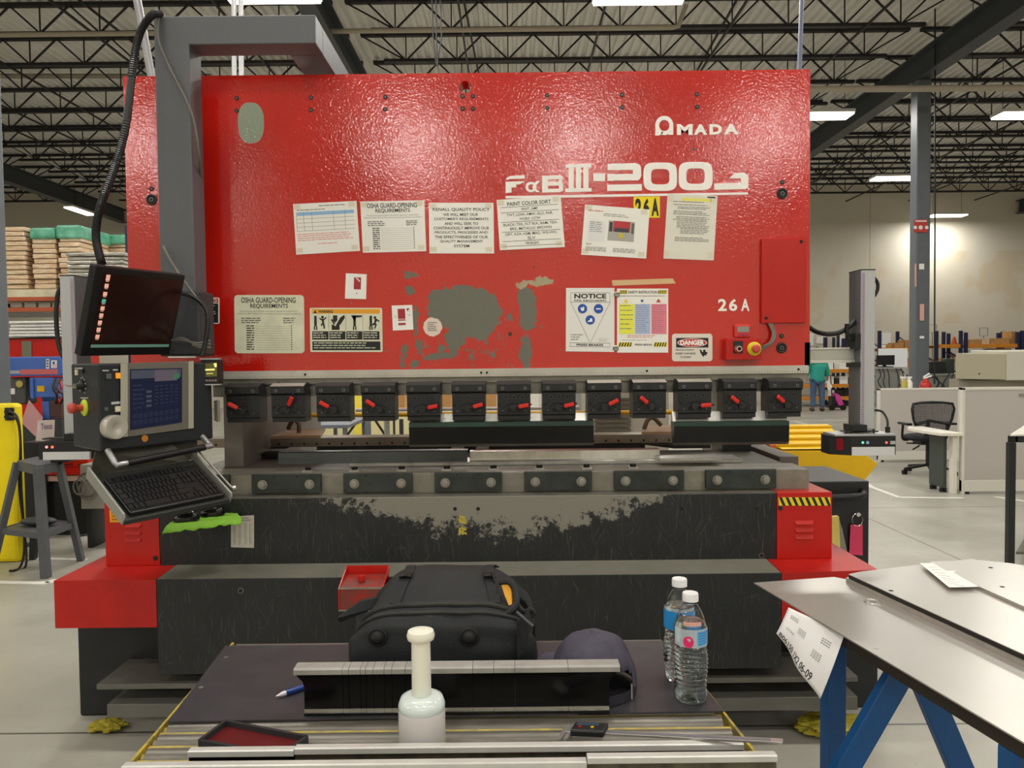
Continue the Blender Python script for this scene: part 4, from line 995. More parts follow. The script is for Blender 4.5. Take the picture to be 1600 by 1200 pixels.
sh = Sheet(PR, [(263,537),(306,538),(306,559),(263,559)], .001); o = sh.base('pictogram_sticker', M_PAP); tag(o, 'small white and black crushing hazard sticker behind the monitor', 'sticker')
mb = MB(); sh.rect(mb, .53, .2, .97, .85, M_INK); sh.lines(mb, .56, .28, .9, .8, 4, M_PAP, .35, .3, True, .0006); sh.poly(mb, [(.08,.15),(.25,.2),(.30,.5),(.42,.6),(.36,.85),(.22,.9),(.14,.5)], M_INK); mb.build('printing', None, o)
# timer
x0_, x1_ = xx(1146, 517, RY), xx(1172, 517, RY); z0_, z1_ = zz(1160, 528, RY), zz(1160, 507, RY)
t = thing('digital_timer', 'small pinkish-red digital timer stuck above the stop box', 'timer', ((x0_+x1_)/2, RY, z0_))
MB().box(x0_, x1_, RY-.016, RY-.0005, z0_+.001, z1_).build('case', mat('timer_case', '#c83a34', .4), t, bevel=.006)
MB().box(x0_+.012, x1_-.010, RY-.018, RY-.0155, z0_+.024, z1_-.010).build('display', mat('lcd_grey', '#8e9088', .3), t, bevel=.002)
for k_ in range(3): MB().cyl((x0_+.022+k_*.016, RY-.015, z0_+.012), (x0_+.022+k_*.016, RY-.019, z0_+.012), .0055, n=12).build('button', mat('timer_button', '#9a2a5a', .4), t)
# paper label and yellow marks on the apron
pa = Pl((0, AY, 0), (0, -1, 0))
sh = Sheet(pa, [(361,807),(397,805),(397,856),(361,855)]); o = sh.base('paper_label', mat('paper_grubby', '#c6c2b4', .5, var=.15, vscale=30)); tag(o, 'grubby white paper label on the dark apron beside the green cloth', 'label')
mb = MB(); sh.lines(mb, .1, .06, .9, .2, 2, M_INKG, .3); 
for x in (.12, .34, .60, .8):
    sh.rect(mb, x, .25, x+.015, .92, M_INKG); sh.rect(mb, x+.06, .25, x+.075, .9, M_INKG)
mb.build('printing', None, o)
sh = Sheet(pa, [(714,806),(730,806),(730,837),(714,837)], .0003, .0003)
mb = MB()
for ln in (((.2,.02),(.8,.1)), ((.25,.1),(.3,.3)), ((.75,.08),(.5,.3)), ((.15,.2),(.9,.25)), ((.3,.3),(.9,.38)), ((.2,.55),(.5,.62)), ((.3,.5),(.25,.95)), ((.55,.6),(.9,.7)), ((.3,.8),(.95,.9)), ((.6,.65),(.55,.95))):
    (a, b), (c_, d) = ln; dx, dy = c_-a, d-b; L_ = math.hypot(dx, dy); nx, ny = -dy/L_*.10, dx/L_*.05
    sh.poly(mb, [(a+nx,b+ny),(c_+nx,d+ny),(c_-nx,d-ny),(a-nx,b-ny)])
mb.build('yellow_paint_mark', mat('mark_yellow', '#b8a63a', .6), PB)

# punches held in the clamps
def punch(name, label, xa_, xb_, py0, py1):
    z1_ = zz(800, 646, 3.27); z0_ = zz(800, py1, 3.25); zk = zz(800, py0, 3.25)
    t = thing(name, label, 'punch', ((xa_+xb_)/2, 3.25, z0_))
    L_ = xb_-xa_
    mb = MB(); mb.prism([(xa_, 3.25, zk), (xa_, 3.265, z1_), (xa_, 3.285, z1_), (xa_, 3.29, zk)], (L_, 0, 0)); mb.build('tang', M_BRIGHT, t)
    mb = MB(); mb.prism([(xa_, 3.222, zk-.02), (xa_, 3.225, zk-.001), (xa_, 3.29, zk-.001), (xa_, 3.29, zk-.02)], (L_, 0, 0)); mb.build('shoulder', mat('green_coated_steel', '#123c2c', .35, .3, var=.5, vscale=15, col2='#1d2421'), t)
    mb = MB(); mb.prism([(xa_, 3.222, zk-.0205), (xa_, 3.226, z0_+.012), (xa_, 3.27, z0_+.012), (xa_, 3.29, zk-.0205)], (L_, 0, 0)); mb.build('blade', mat('punch_black', '#171717', .3, .4, var=.5, vscale=10), t)
    mb = MB(); mb.prism([(xa_, 3.224, z0_+.0115), (xa_, 3.238, z0_), (xa_, 3.25, z0_), (xa_, 3.27, z0_+.0115)], (L_, 0, 0)); mb.build('tip', M_STEELD, t)
punch('press_punch', 'long black punch clamped under the middle of the ram', xx(640, 680, 3.24), xx(927, 680, 3.24), 658, 696.5)
punch('press_punch', 'shorter black punch clamped under the right end of the ram', xx(1052, 680, 3.24), xx(1231, 680, 3.24), 661, 698)

# ------------------------------------------------------------------ overhead arm
ag = thing('overhead_arm', 'bent grey square-tube arm reaching over the top left of the red press', 'arm', (-1.36, 3.1, 1.6))
A0, A1, A2 = 3.09, 3.21, 3.9
xl, xr = xx(247, 300, A0), xx(301, 300, A0)
zt = zz(370, 24, A0); zb = zz(370, 69, A0); xe = xx(493, 50, A0)
mb = MB()
mb.prism([(xl, A0, 1.63), (xl, A0, zt), (xe, A0, zt), (xe, A0, zb), (xr, A0, zb), (xr, A0, 1.63)], (0, A1-A0, 0))
mb.build('tube', M_ARM, ag, bevel=.004)
MB().box(xe-.14, xe, A1, 4.1, zb+.0, zt).build('return_tube', M_ARM, ag, bevel=.004)
MB().box(xe-.14, xe, 3.98, 4.1, 2.0, zb).build('rear_post', M_ARM, ag, bevel=.004)
MB().box(xl-.0, xr+.03, A0-.03, A1, 1.62, zz(280, 455, A0)).build('swivel_housing', mat('housing_dark', '#34363a', .5), ag, bevel=.01)

def cable(name, pts, r, m, label, cat='cable', k=10, n=8, ribs=False):
    P = spline(pts, k); rad = None
    o = MB().tube(P, r, n).build(name, m, loc=P[0], smooth=60); tag(o, label, cat)
    return o
# corrugated hose looping from the arm top to the monitor
P = spline([U(250, 22, 3.1), U(236, 25, 3.02), U(218, 55, 3.0), U(207, 110, 2.98), U(196, 200, 2.95), U(178, 265, 2.92), U(156, 325, 2.88), U(150, 370, 2.84), U(159, 412, 2.78)], 40)
rad = [.0135 + (.0022 if i % 2 else 0) for i in range(len(P))]
tag(MB().tube(P, .014, 8, rad=rad).build('corrugated_hose', M_BLKP, loc=P[0], smooth=True), 'black corrugated hose sweeping from the top of the grey arm down to the monitor', 'hose')
cable('thin_cable', [U(248, 24, 3.08), U(247, 60, 3.075), U(262, 100, 3.075), U(290, 155, 3.075), U(303, 190, 3.08), U(311, 240, 3.1), U(314, 285, 3.2), U(312, 330, 3.28)], .005, M_CABG, 'thin grey cable running down across the face of the grey arm')
cable('thin_cable', [U(255, 385, 3.07), U(268, 410, 3.05), U(288, 440, 3.02), U(310, 470, 3.0), U(320, 490, 3.0)], .0055, M_CABG, 'thin grey cable crossing behind the top right corner of the monitor')
cable('black_cable', [U(281, 458, 3.02), U(300, 463, 3.0), U(320, 480, 2.98), U(325, 505, 2.97), U(320, 540, 2.96), U(315, 557, 2.95)], .009, M_CABL, 'thick black cable curving down right of the monitor')
for i in range(3):
    cable('cable_bundle', [U(262, 532+i, 3.02), U(285, 532-2*i, 3.0), U(310, 536+3*i, 3.0), U(328, 533+5*i, 3.02), U(318, 545+i, 3.02), U(300, 540, 3.02)], .004, M_CABG, ('top', 'middle', 'bottom')[i]+' loop of grey cable tangled above the small display')

# ------------------------------------------------------------------ control pendant
a60 = R(60); d1 = Vector((math.cos(a60), math.sin(a60), 0)); n1 = Vector((math.sin(a60), -math.cos(a60), 0))
CA = Vector((xx(155, 640, 2.62), 2.62, 0)); CB = CA + d1*.465
CD = Vector((xx(113, 640, 2.80), 2.80, 0))
d2 = (CD-CA).normalized(); n2 = Vector((d2.y, -d2.x, 0)); n2 = n2 if n2.y < 0 else -n2
pz1 = 1.6-.006; pz0 = zz(155, 706, 2.62)
PM = Pl(CA, n1); PS = Pl(CA, n2)
pen = thing('control_pendant', 'dark control pendant with a blue screen, dials and a red stop button', 'control panel', (-1.4, 2.85, pz0))
CC = CD + d1*.30; CB2 = CB + Vector((-.02, .035, 0))
mb = MB(); mb.prism([Vector((p.x, p.y, pz0)) for p in (CA, CB, CB2, CC, CD)], (0, 0, pz1-pz0))
M_PEN = mat('pendant_charcoal', '#24282b', .4, bump=.05, bscale=120)
body = mb.build('housing', M_PEN, pen, bevel=.006)
class Face:
    def __init__(s, pl): s.pl = pl
    def slab(s, name, q, th, m, parent, base=0.0, bevel=.001):
        P = [s.pl.at(*p, base) for p in q]; return MB().prism(P, s.pl.n*th).build(name, m, parent, bevel=bevel)
fm = Face(PM); fs = Face(PS)
fr = fm.slab('screen_frame', [(188,568),(302,564),(302,669),(188,684)], .004, mat('frame_greybrown', '#77746b', .35, .3), body, .0005)
fm.slab('frame_edge', [(188,568),(199,568),(199,682),(188,684)], .003, mat('frame_pale', '#b3b1a0', .35, .2), body, .0048)
fm.slab('frame_edge', [(294,565),(302,564),(302,669),(294,670)], .003, mat('frame_pale', '#b3b1a0', .35, .2), body, .0048)
M_SCR = mat('screen_navy', '#141c36', .2, emit='#22386c', estr=.06)
sc_ = fm.slab('screen', [(203,577),(284,575),(284,660),(203,672)], .002, M_SCR, body, .0046)
class QSheet(Sheet):
    def __init__(s, pl, q, lift, thick=0): s.n = pl.n; s.c = [pl.at(*p, lift) for p in q]; s.th = thick
q = QSheet(PM, [(203,577),(284,575),(284,660),(203,672)], .0068)
mb = MB(); sg = mat('screen_greyblue', '#484e5e', .3, emit='#6f7690', estr=.05); sl = mat('screen_text', '#566080', .3, emit='#7f90b8', estr=.05)
q.rect(mb, .02, .02, .98, .16, sg); q.rect(mb, .46, .02, .90, .22, mat('screen_mauve', '#625c68', .3, emit='#8a828e', estr=.05), .0005); q.rect(mb, .84, .10, .95, .19, mat('screen_green', '#3d7a55', .3, emit='#3d9a60', estr=.1), .0006)
q.lines(mb, .5, .05, .8, .18, 4, sl, .15, .2, True, .0008)
for i in range(6): q.lines(mb, .06, .27+.075*i, .30, .30+.075*i, 1, sl, .2, .5, True, .0004)
for i in range(4): q.rect(mb, .30, .37+.08*i, .40, .41+.08*i, sg, .0006)
for j in range(5): q.lines(mb, .47+.1*j, .30, .54+.1*j, .66, 6, sg, .15, .5, True, .0004)
for i in range(2):
    for j in range(9): q.rect(mb, .05+.1*j, .74+.11*i, .13+.1*j, .82+.11*i, mat('screen_button', '#222d4c', .3), .0004)
mb.build('screen_image', None, sc_)
def btn(face, px, py, r, m, name='button', h=.006):
    c = face.pl.at(px, py, .0005); u = d1 if face is fm else d2
    mb = MB(); mb.ob(c - u*r - Vector((0,0,r)), u*2*r, Vector((0,0,2*r)), face.pl.n*h); return mb.build(name, m, body, bevel=.001)
btn(fm, 169, 588, .009, mat('button_grey', '#5c5f62', .4)); btn(fm, 184.5, 587, .010, mat('button_orange', '#e8901c', .4, emit='#e8901c', estr=.5)); btn(fm, 183.5, 639, .010, mat('button_cream', '#d9d3b4', .4)); btn(fm, 166, 639, .006, mat('button_grey', '#5c5f62', .4), h=.001)
btn(fs, 121, 582, .010, mat('button_cream', '#d9d3b4', .4)); btn(fs, 130, 580, .008, M_BLK)
# small face captions
mb = MB()
for face_, q_ in ((PM, [(160,578),(170,578),(170,580.5),(160,580.5)]), (PM, [(176,577),(184,577),(184,579.5),(176,579.5)]), (PM, [(174,628),(188,627),(188,632),(174,633)]), (PS, [(117,574.5),(129,574.5),(129,577),(117,577)]), (PS, [(126,621),(138,621),(138,623),(126,623)])):
    q = QSheet(face_, q_, .0006); q.lines(mb, 0, 0, 1, 1, 1, mat('caption_white', '#c8c8c8', .5), .8, 0)
mb.build('caption', None, body)
# dial
c = PM.at(173, 667, .0)
u1 = n1
MB().lathe([(.040, 0), (.043, .003), (.043, .034), (.040, .038), (.012, .038), (.010, .036), (.006, .036), (.0, .036)], c + n1*.0005, 36, n1).build('hand_wheel', mat('wheel_pale', '#b9b5aa', .35, .3), body, smooth=50)
# key selector and emergency stop on the side face
c = PS.at(129, 603, .0005)
mb = MB(); mb.cyl(c, c+n2*.004, .021, n=24, m=M_BLK); mb.cyl(c+n2*.004, c+n2*.022, .015, .012, n=20, m=M_BLK); mb.cyl(c+n2*.022, c+n2*.03, .009, n=16, m=M_CHROME)
mb.tube([c+n2*.03, c+n2*.045+Vector((-.004,0,.0)), c+n2*.05+Vector((-.012,0,.008)), c+n2*.05+Vector((-.016,0,.022))], .0025, 6, m=M_CHROME); mb.build('key_selector', None, body, smooth=True)
mb = MB(); v_ = Vector((0,0,1))
for k_ in range(9):
    t_ = R(-50 + 33*k_); p = c + d2*(-.031*math.cos(t_)) + v_*.031*math.sin(t_) + n2*.0003
    mb.ob(p - d2*.004 - v_*.002, d2*.008, v_*.004, n2*.0004)
mb.build('dial_mark', mat('caption_white', '#c8c8c8', .5), body, kind='stuff')
c = PS.at(133, 637, .0005)
MB().lathe([(.030, 0), (.030, .005), (.024, .009), (0, .009)], c, 28, n2).build('stop_ring', mat('ring_lime', '#c3d03a', .45), body, smooth=50)
MB().lathe([(.012, 0), (.012, .020), (.019, .026), (.019, .040), (.015, .045), (0, .046)], c+n2*.009, 24, n2).build('stop_button', mat('button_red', '#c24a3e', .4), body, smooth=50)
c = PM.at(226, 685, .0005); MB().cyl(c, c+n1*.002, .013).build('orange_badge', mat('badge_orange', '#b8742c', .5), body)
# handle below
h0 = PM.at(168, 705, .0)+Vector((0,0,.004)); h1 = h0 + n1*.05 - v_*.050; g0 = PM.at(316, 682, .0)+Vector((0,0,.0)); g1 = g0 + n1*.05 - v_*.035
mb = MB(); mb.tube([h0, h0.lerp(h1, .85), h1, h1 + (g1-h1)*.12], .011, 10); mb.tube([g0, g0.lerp(g1, .85), g1, g1 + (h1-g1)*.10], .011, 10); mb.build('handle_bracket', mat('cast_aluminium', '#a9abad', .3, .7), body, smooth=True)
MB().cyl(h1 + (g1-h1)*.1, h1 + (g1-h1)*.92, .013, n=16).build('handle_grip', M_BLKP, body, smooth=50)
mb = MB(); pbk = CA - n1*.05 + d1*.02; pbk.z = pz0-.001
mb.prism([pbk, pbk+d1*.40, pbk+d1*.40-v_*.075, pbk-v_*.095], n1*.012); hb = mb.build('hanging_plate', mat('plate_olive', '#45433a', .5, var=.3, vscale=20), body)
# keyboard tray
K0 = U(143, 735, 2.62); K1 = U(303, 711, 2.915); K2 = U(196, 804, 2.46); K3 = K1+K2-K0
kn = (K1-K0).cross(K0-K2).normalized(); kn = kn if kn.z > 0 else -kn
ku = (K1-K0).normalized(); kd = (K2-K0).normalized()
mb = MB(); mb.prism([K0-kn*.03, K1-kn*.03, K3-kn*.03, K2-kn*.03], kn*.008); tray = mb.build('keyboard_tray', mat('tray_dark', '#2e302c', .45), pen, bevel=.002)
for p, q_, nm in ((K0, K2, 'tray_side'), (K1+ku*.01, K3+ku*.01, 'tray_side')):
    mb = MB(); mb.prism([p-kn*.04-kd*.02, p+kn*.006-kd*.02, q_+kn*.004, q_+kd*.008-kn*.01, q_-kn*.04], -ku*.008); mb.build(nm, mat('tray_side_grey', '#95968f', .4, .3), pen, bevel=.003)
mb = MB(); mb.prism([K2-kn*.038, K3-kn*.038, K3-kn*.022+kd*.0, K2-kn*.022], kd*.006); mb.build('tray_lip', mat('tray_dark', '#2e302c', .45), pen)
mb = MB(); q0 = CA.copy(); q0.z = pz0-.002; mb.prism([q0-n1*.03, q0-n1*.03+d1*.30, K1-kn*.036, K0-kn*.036], -n1*.006); mb.build('tray_back_plate', mat('plate_olive', '#45433a', .5), pen)
c = K3 - kn*.0 + ku*.02 - kd*.03
mb = MB(); mb.tube([K1+ku*.012+kn*.02-kd*.01, K3+ku*.016+kn*.01-kd*.02], .004, 8, m=M_STEEL); mb.cyl(c, c+ku*.014, .012, n=16, m=M_CHROME); mb.build('tray_clamp', None, pen, smooth=True)
# keyboard
KB0 = K0 + ku*.02 + kd*.055; KL = (K1-K0).length-.032; KW = (K2-K0).length-.065
kb = thing('keyboard', 'black computer keyboard lying on the sloping tray under the pendant', 'keyboard', KB0)
mb = MB(); mb.prism([KB0-kn*.021, KB0+ku*KL-kn*.021, KB0+ku*KL+kd*KW-kn*.021, KB0+kd*KW-kn*.021], kn*.016); mb.build('case', M_BLKP, kb, bevel=.004)
mb = MB(); U_ = KL/22.5; V_ = (KW-.012)/6.4
def key(mb, cx_, cy_, w_=1, h_=1):
    o_ = KB0 + ku*(cx_*U_+.004) + kd*(cy_*V_+.006) - kn*.005
    a = ku*(w_*U_-.0022); b = kd*(h_*V_-.0022)
    mb.add([o_, o_+a, o_+a+b, o_+b] + [o_+ku*.0015+kd*.0012+kn*.006, o_+a-ku*.0015+kd*.0012+kn*.006, o_+a+b-ku*.0015-kd*.002+kn*.005, o_+b+ku*.0015-kd*.002+kn*.005],
           [(4,5,6,7),(0,1,5,4),(1,2,6,5),(2,3,7,6),(3,0,4,7)])
for x in (0, 2, 3, 4, 5, 6.5, 7.5, 8.5, 9.5, 11, 12, 13, 14, 15.4, 16.4, 17.4): key(mb, x, 0)
rows = [(1.3, [1]*13+[2]), (2.3, [1.5]+[1]*12+[1.5]), (3.3, [1.8]+[1]*11+[2.2]), (4.3, [2.3]+[1]*10+[2.7]), (5.3, [1.3,1.1,1.3,6.0,1.3,1.1,1.1,1.8])]
for y, ws in rows:
    x = 0
    for w_ in ws: key(mb, x, y, w_); x += w_
for y in (1.3, 2.3):
    for x in (15.4, 16.4, 17.4): key(mb, x, y)
for x, y in ((16.4, 4.3), (15.4, 5.3), (16.4, 5.3), (17.4, 5.3)): key(mb, x, y)
for y in (1.3, 2.3, 3.3, 4.3, 5.3):
    for x in (18.9, 19.9, 20.9): key(mb, x, y)
o = mb.build('key', mat('key_black', '#1b1c1d', .35), kb, kind='stuff')

# monitor
mBL = U(125, 557, 2.64); mBR = U(265, 554, 3.03); mTL = U(150, 415, 2.58); mTR = mTL+mBR-mBL
mu = (mBR-mBL); mv = (mTL-mBL); mn = mu.cross(mv).normalized(); mn = mn if mn.y < 0 else -mn
mon = thing('computer_monitor', 'black tilted flat monitor on top of the pendant, dark desktop with icons', 'monitor', mBL)
mb = MB(); mb.prism([mBL, mBR, mTR, mTL], -mn*.03); mb.build('case', M_BLKP, mon, bevel=.004)
def mp(x, y, l=.0): return mBL + mu*x + mv*y + mn*l
pl_ = [(.085,.10),(.965,.10),(.965,.93),(.085,.93)]
sc_ = MB().prism([mp(x, y, .0002) for x, y in pl_], mn*.0008).build('screen', mat('monitor_black', '#1a0d0a', .18, emit='#2a120c', estr=.25), mon)
mb = MB()
def mr(mb, x0, y0, x1, y1, m, l=.0013): mb.add([mp(x0,y0,l), mp(x1,y0,l), mp(x1,y1,l), mp(x0,y1,l)], [(0,1,2,3)], m)
mr(mb, .085, .10, .965, .135, mat('taskbar_green', '#5c7d6e', .3, emit='#5f8a76', estr=.35))
ic = mat('icon_peach', '#d9a08c', .4, emit='#f0b8a4', estr=.5)
for i, y in enumerate((.87, .79, .70, .62, .54, .46, .38, .30, .22)):
    m_ = mat('icon_green', '#4fa08c', .4, emit='#60c0a8', estr=.4) if i == 3 else ic
    mr(mb, .115, y-.018, .155, y+.028 + (.02 if i == 0 else 0), m_); mr(mb, .12, y-.030, .15, y-.024, ic)
mb.build('desktop_image', None, sc_)
mb = MB(); c = mp(.4, .3, -.03); mb.bar(c - mn*.001, c - mn*.07 - Vector((0, 0, .06)), .05, .08); mb.build('bracket', M_BLKP, mon, bevel=.004)
# small display on the right of the pendant
Yd = 3.0
x0_, x1_ = xx(315, 580, Yd), xx(342, 580, Yd); z0_, z1_ = zz(326, 600, Yd), zz(326, 562, Yd)
sd = thing('small_display', 'small square black display with a greenish screen at the right end of the pendant', 'display', ((x0_+x1_)/2, Yd, z0_))
MB().box(x0_-.004, x1_, Yd, Yd+.05, z0_, z1_).build('case', M_BLKP, sd, bevel=.003)
MB().box(x0_-.004, x1_+.002, Yd-.004, Yd+.02, z1_, z1_+.006).build('top_edge', M_SGREY, sd); MB().box(x0_-.004, x1_+.002, Yd-.004, Yd+.02, z0_-.005, z0_).build('bottom_edge', M_SGREY, sd)
pd_ = Pl((0, Yd, 0), (0, -1, 0)); q = QSheet(pd_, [(315.5,568),(339,567),(339,588),(316,589)], .001)
mb = MB(); q.rect(mb, 0, 0, 1, 1, mat('lcd_olive', '#4e4c22', .3, emit='#8a8440', estr=.18), 0); q.lines(mb, .15, .42, .85, .58, 1, mat('lcd_text', '#e8e07a', .3, emit='#f4ee90', estr=.8), .8, 0, True, .0006); q.rect(mb, .3, .75, .75, .79, mat('lcd_text', '#e8e07a', .3), .0006); q.poly(mb, [(.78,.02),(.98,.02),(.98,.32),(.85,.3)], mat('lcd_text', '#e8e07a', .3), .0006)
mb.build('screen', None, sd)
mb = MB()
for k_ in range(5):
    c = U(318.5+4.6*k_, 594.5, Yd); mb.box(c.x-.004, c.x+.004, Yd-.002, Yd, c.z-.0035, c.z+.0035)
mb.build('button_row', mat('button_rowpink', '#9a7f82', .4), sd, kind='stuff')

# green cloth shelf with mice
gz = .955
gb = thing('mouse_shelf', 'small shelf wrapped in bright green cloth sticking out of the dark apron', 'shelf', (-1.28, 3.1, gz))
P0, P1, P2, P3 = UZ(255, 823, gz), UZ(378, 808, gz), UZ(368, 801, gz), UZ(275, 806, gz)
P2.y = AY-.001; P3.y = AY-.001
def gcl(u, v):
    p = (P0.lerp(P1, u)).lerp(P3.lerp(P2, u), v)
    e = max(0, .12-v)/.12
    return p + Vector((0, -.01*e, -.006 - .018*e*(1+.6*noise.noise(Vector((u*9, v*3, 2)))) + .004*noise.noise(Vector((u*12, v*8, 1)))))
mb = MB(); mb.grid(gcl, 40, 16); M_GRN = mat('cloth_green', '#8cc63e', .8, var=.15, vscale=30, bump=.2, bscale=200)
mb.build('cloth', M_GRN, gb, smooth=True, solid=.004)
MB().prism([P0.lerp(P2, .12)-Vector((0,0,.03)), P1.lerp(P3, .12)-Vector((0,0,.03)), P2-Vector((0,0,.03)), P3-Vector((0,0,.03))], (0,0,.018)).build('board', M_BLK, gb)
mb = MB(); 
for u_ in (.25, .75):
    b = P3.lerp(P2, u_); mb.prism([b-Vector((0,0,.03)), b-Vector((0,.06,.03)), b-Vector((0,0,.055))], (.006, 0, 0))
mb.build('bracket', M_BLK, gb)
for i, (px, py, rz_, lab) in enumerate(((291, 808, .25, 'black computer mouse, left of the two on the green cloth'), (331, 800, .15, 'black computer mouse, right of the two on the green cloth'))):
    c = UZ(px, py+4, gz+.001)
    t = thing('computer_mouse', lab, 'mouse', c, rz=0)
    f = lambda d: 1
    M = Matrix.Rotation(rz_, 3, 'Z')
    mb = MB()
    def mfn(u, v):
        a = u*2*math.pi; r_ = math.sin(v*math.pi/2); x = .052*math.copysign(abs(math.cos(a))**.8, math.cos(a))*r_; y = .030*math.copysign(abs(math.sin(a))**.8, math.sin(a))*r_
        z = .034*math.cos(v*math.pi/2)**.7*(1+.25*x/.052)
        return c + M @ Vector((x, y, z))
    mb.grid(mfn, 28, 10); mb.build('shell', mat('gloss_black', '#121212', .15), t, smooth=True)
    mb = MB(); p = c + M @ Vector((-.026, 0, .027)); mb.ell(p, (.008, .003, .006)); mb.build('scroll_wheel', M_BLKR, t, smooth=True)

# ------------------------------------------------------------------ laser guard columns
def laser(side, label):
    LYc = 3.30
    if side > 0:
        xa_, xb_ = xx(1345, 550, LYc), xx(1367, 550, LYc); zt_ = zz(1350, 422, LYc); zb_ = zz(1350, 670, LYc)
    else:
        xa_, xb_ = xx(97, 560, LYc), xx(119, 560, LYc); zt_ = zz(110, 431, LYc); zb_ = zz(110, 682, LYc)
    t = thing('laser_guard_column', label, 'guard', ((xa_+xb_)/2, LYc, zb_))
    w_ = xb_-xa_
    MB().box(xa_, xb_, LYc, LYc+.12, zb_, zt_).build('column', M_SGREY, t, bevel=.002)
    MB().box(xa_-.001, xb_+.001, LYc-.001, LYc+.121, zt_, zt_+.004).build('end_cap', M_BLKP, t)
    # grooved scale on the inner edge
    xi = xa_ if side > 0 else xb_
    x0_, x1_ = (xi+.003, xi+.016) if side > 0 else (xi-.016, xi-.003)
    mb = MB(); mb.box(x0_, x1_, LYc-.0015, LYc, zb_+.02, zt_-.01); sc2 = mb.build('scale', mat('scale_mauve', '#a79aa6', .5), t)
    mb = MB(); z = zb_+.03
    while z < zt_-.02: mb.box(x0_+.002, x1_-.002, LYc-.002, LYc-.0014, z, z+.003); z += .0105
    mb.build('tick', M_SGREY2, sc2, kind='stuff')
    mb = MB(); xo = xa_-.001 if side > 0 else xb_+.001; mb.box(xo, xo+(.001 if side > 0 else -.001)*1, LYc+.005, LYc+.115, zb_, zt_); mb.build('dark_side_sheet', M_SGREY2, t)  # thin darker grey sheet over the inner side face
    return t, xa_, xb_, zb_, zt_
lt, xa_, xb_, zb_, zt_ = laser(1, 'silver vertical laser guard column right of the press, sensor box at its foot')
# support arm (right)
bx = MB().box(rx1+.002, xa_-.0, 3.36, 3.50, zz(1300, 562, 3.36), zz(1300, 546, 3.36)).build('support_arm', mat('arm_pale', '#b9b8ad', .4, .2), lt, bevel=.003)
mb = MB(); mb.box(rx1+.002, xa_, 3.355, 3.505, zz(1300, 546, 3.36), zz(1300, 543, 3.36)); mb.box(rx1+.002, xa_, 3.355, 3.505, zz(1300, 567, 3.36), zz(1300, 562, 3.36)); mb.build('arm_rail', mat('arm_pale2', '#cfcfc6', .35, .3), bx)
MB().box(rx1-.02, rx1+.004, 3.3, 3.5, zz(1266, 573, 3.3), zz(1266, 535, 3.3)).build('mount_plate', M_BLK, lt)
mb = MB(); mb.box(xa_-.024, xa_+.0, 3.3, 3.40, zz(1340, 545, 3.3), zz(1340, 521, 3.3)); mb.box(xa_-.02, xa_, 3.3, 3.40, zz(1340, 574, 3.3), zz(1340, 566, 3.3)); mb.build('clamp_block', M_BLKP, lt)
mb = MB(); p = U(1322, 530, 3.33); mb.tube([U(1333, 531, 3.33), U(1327, 530, 3.33), U(1323, 520, 3.33), U(1323, 506, 3.33)], .009, 8); mb.build('cable_hook', M_BLKP, lt, smooth=True)
cable('black_cable', [U(1262, 509, 3.45), U(1275, 518, 3.4), U(1292, 522, 3.36), U(1310, 520, 3.345), U(1323, 513, 3.345), U(1337, 502, 3.36), U(1350, 490, 3.5)], .011, M_CABL, 'thick black cable sagging between the ram and the right laser column')
mb = MB(); mb.tube(spline([U(1366, 434, 3.46), U(1371, 442, 3.46), U(1371, 453, 3.46), U(1366, 463, 3.46)], 6), .008, 8); mb.build('rear_cable', M_CABL, lt, smooth=True)
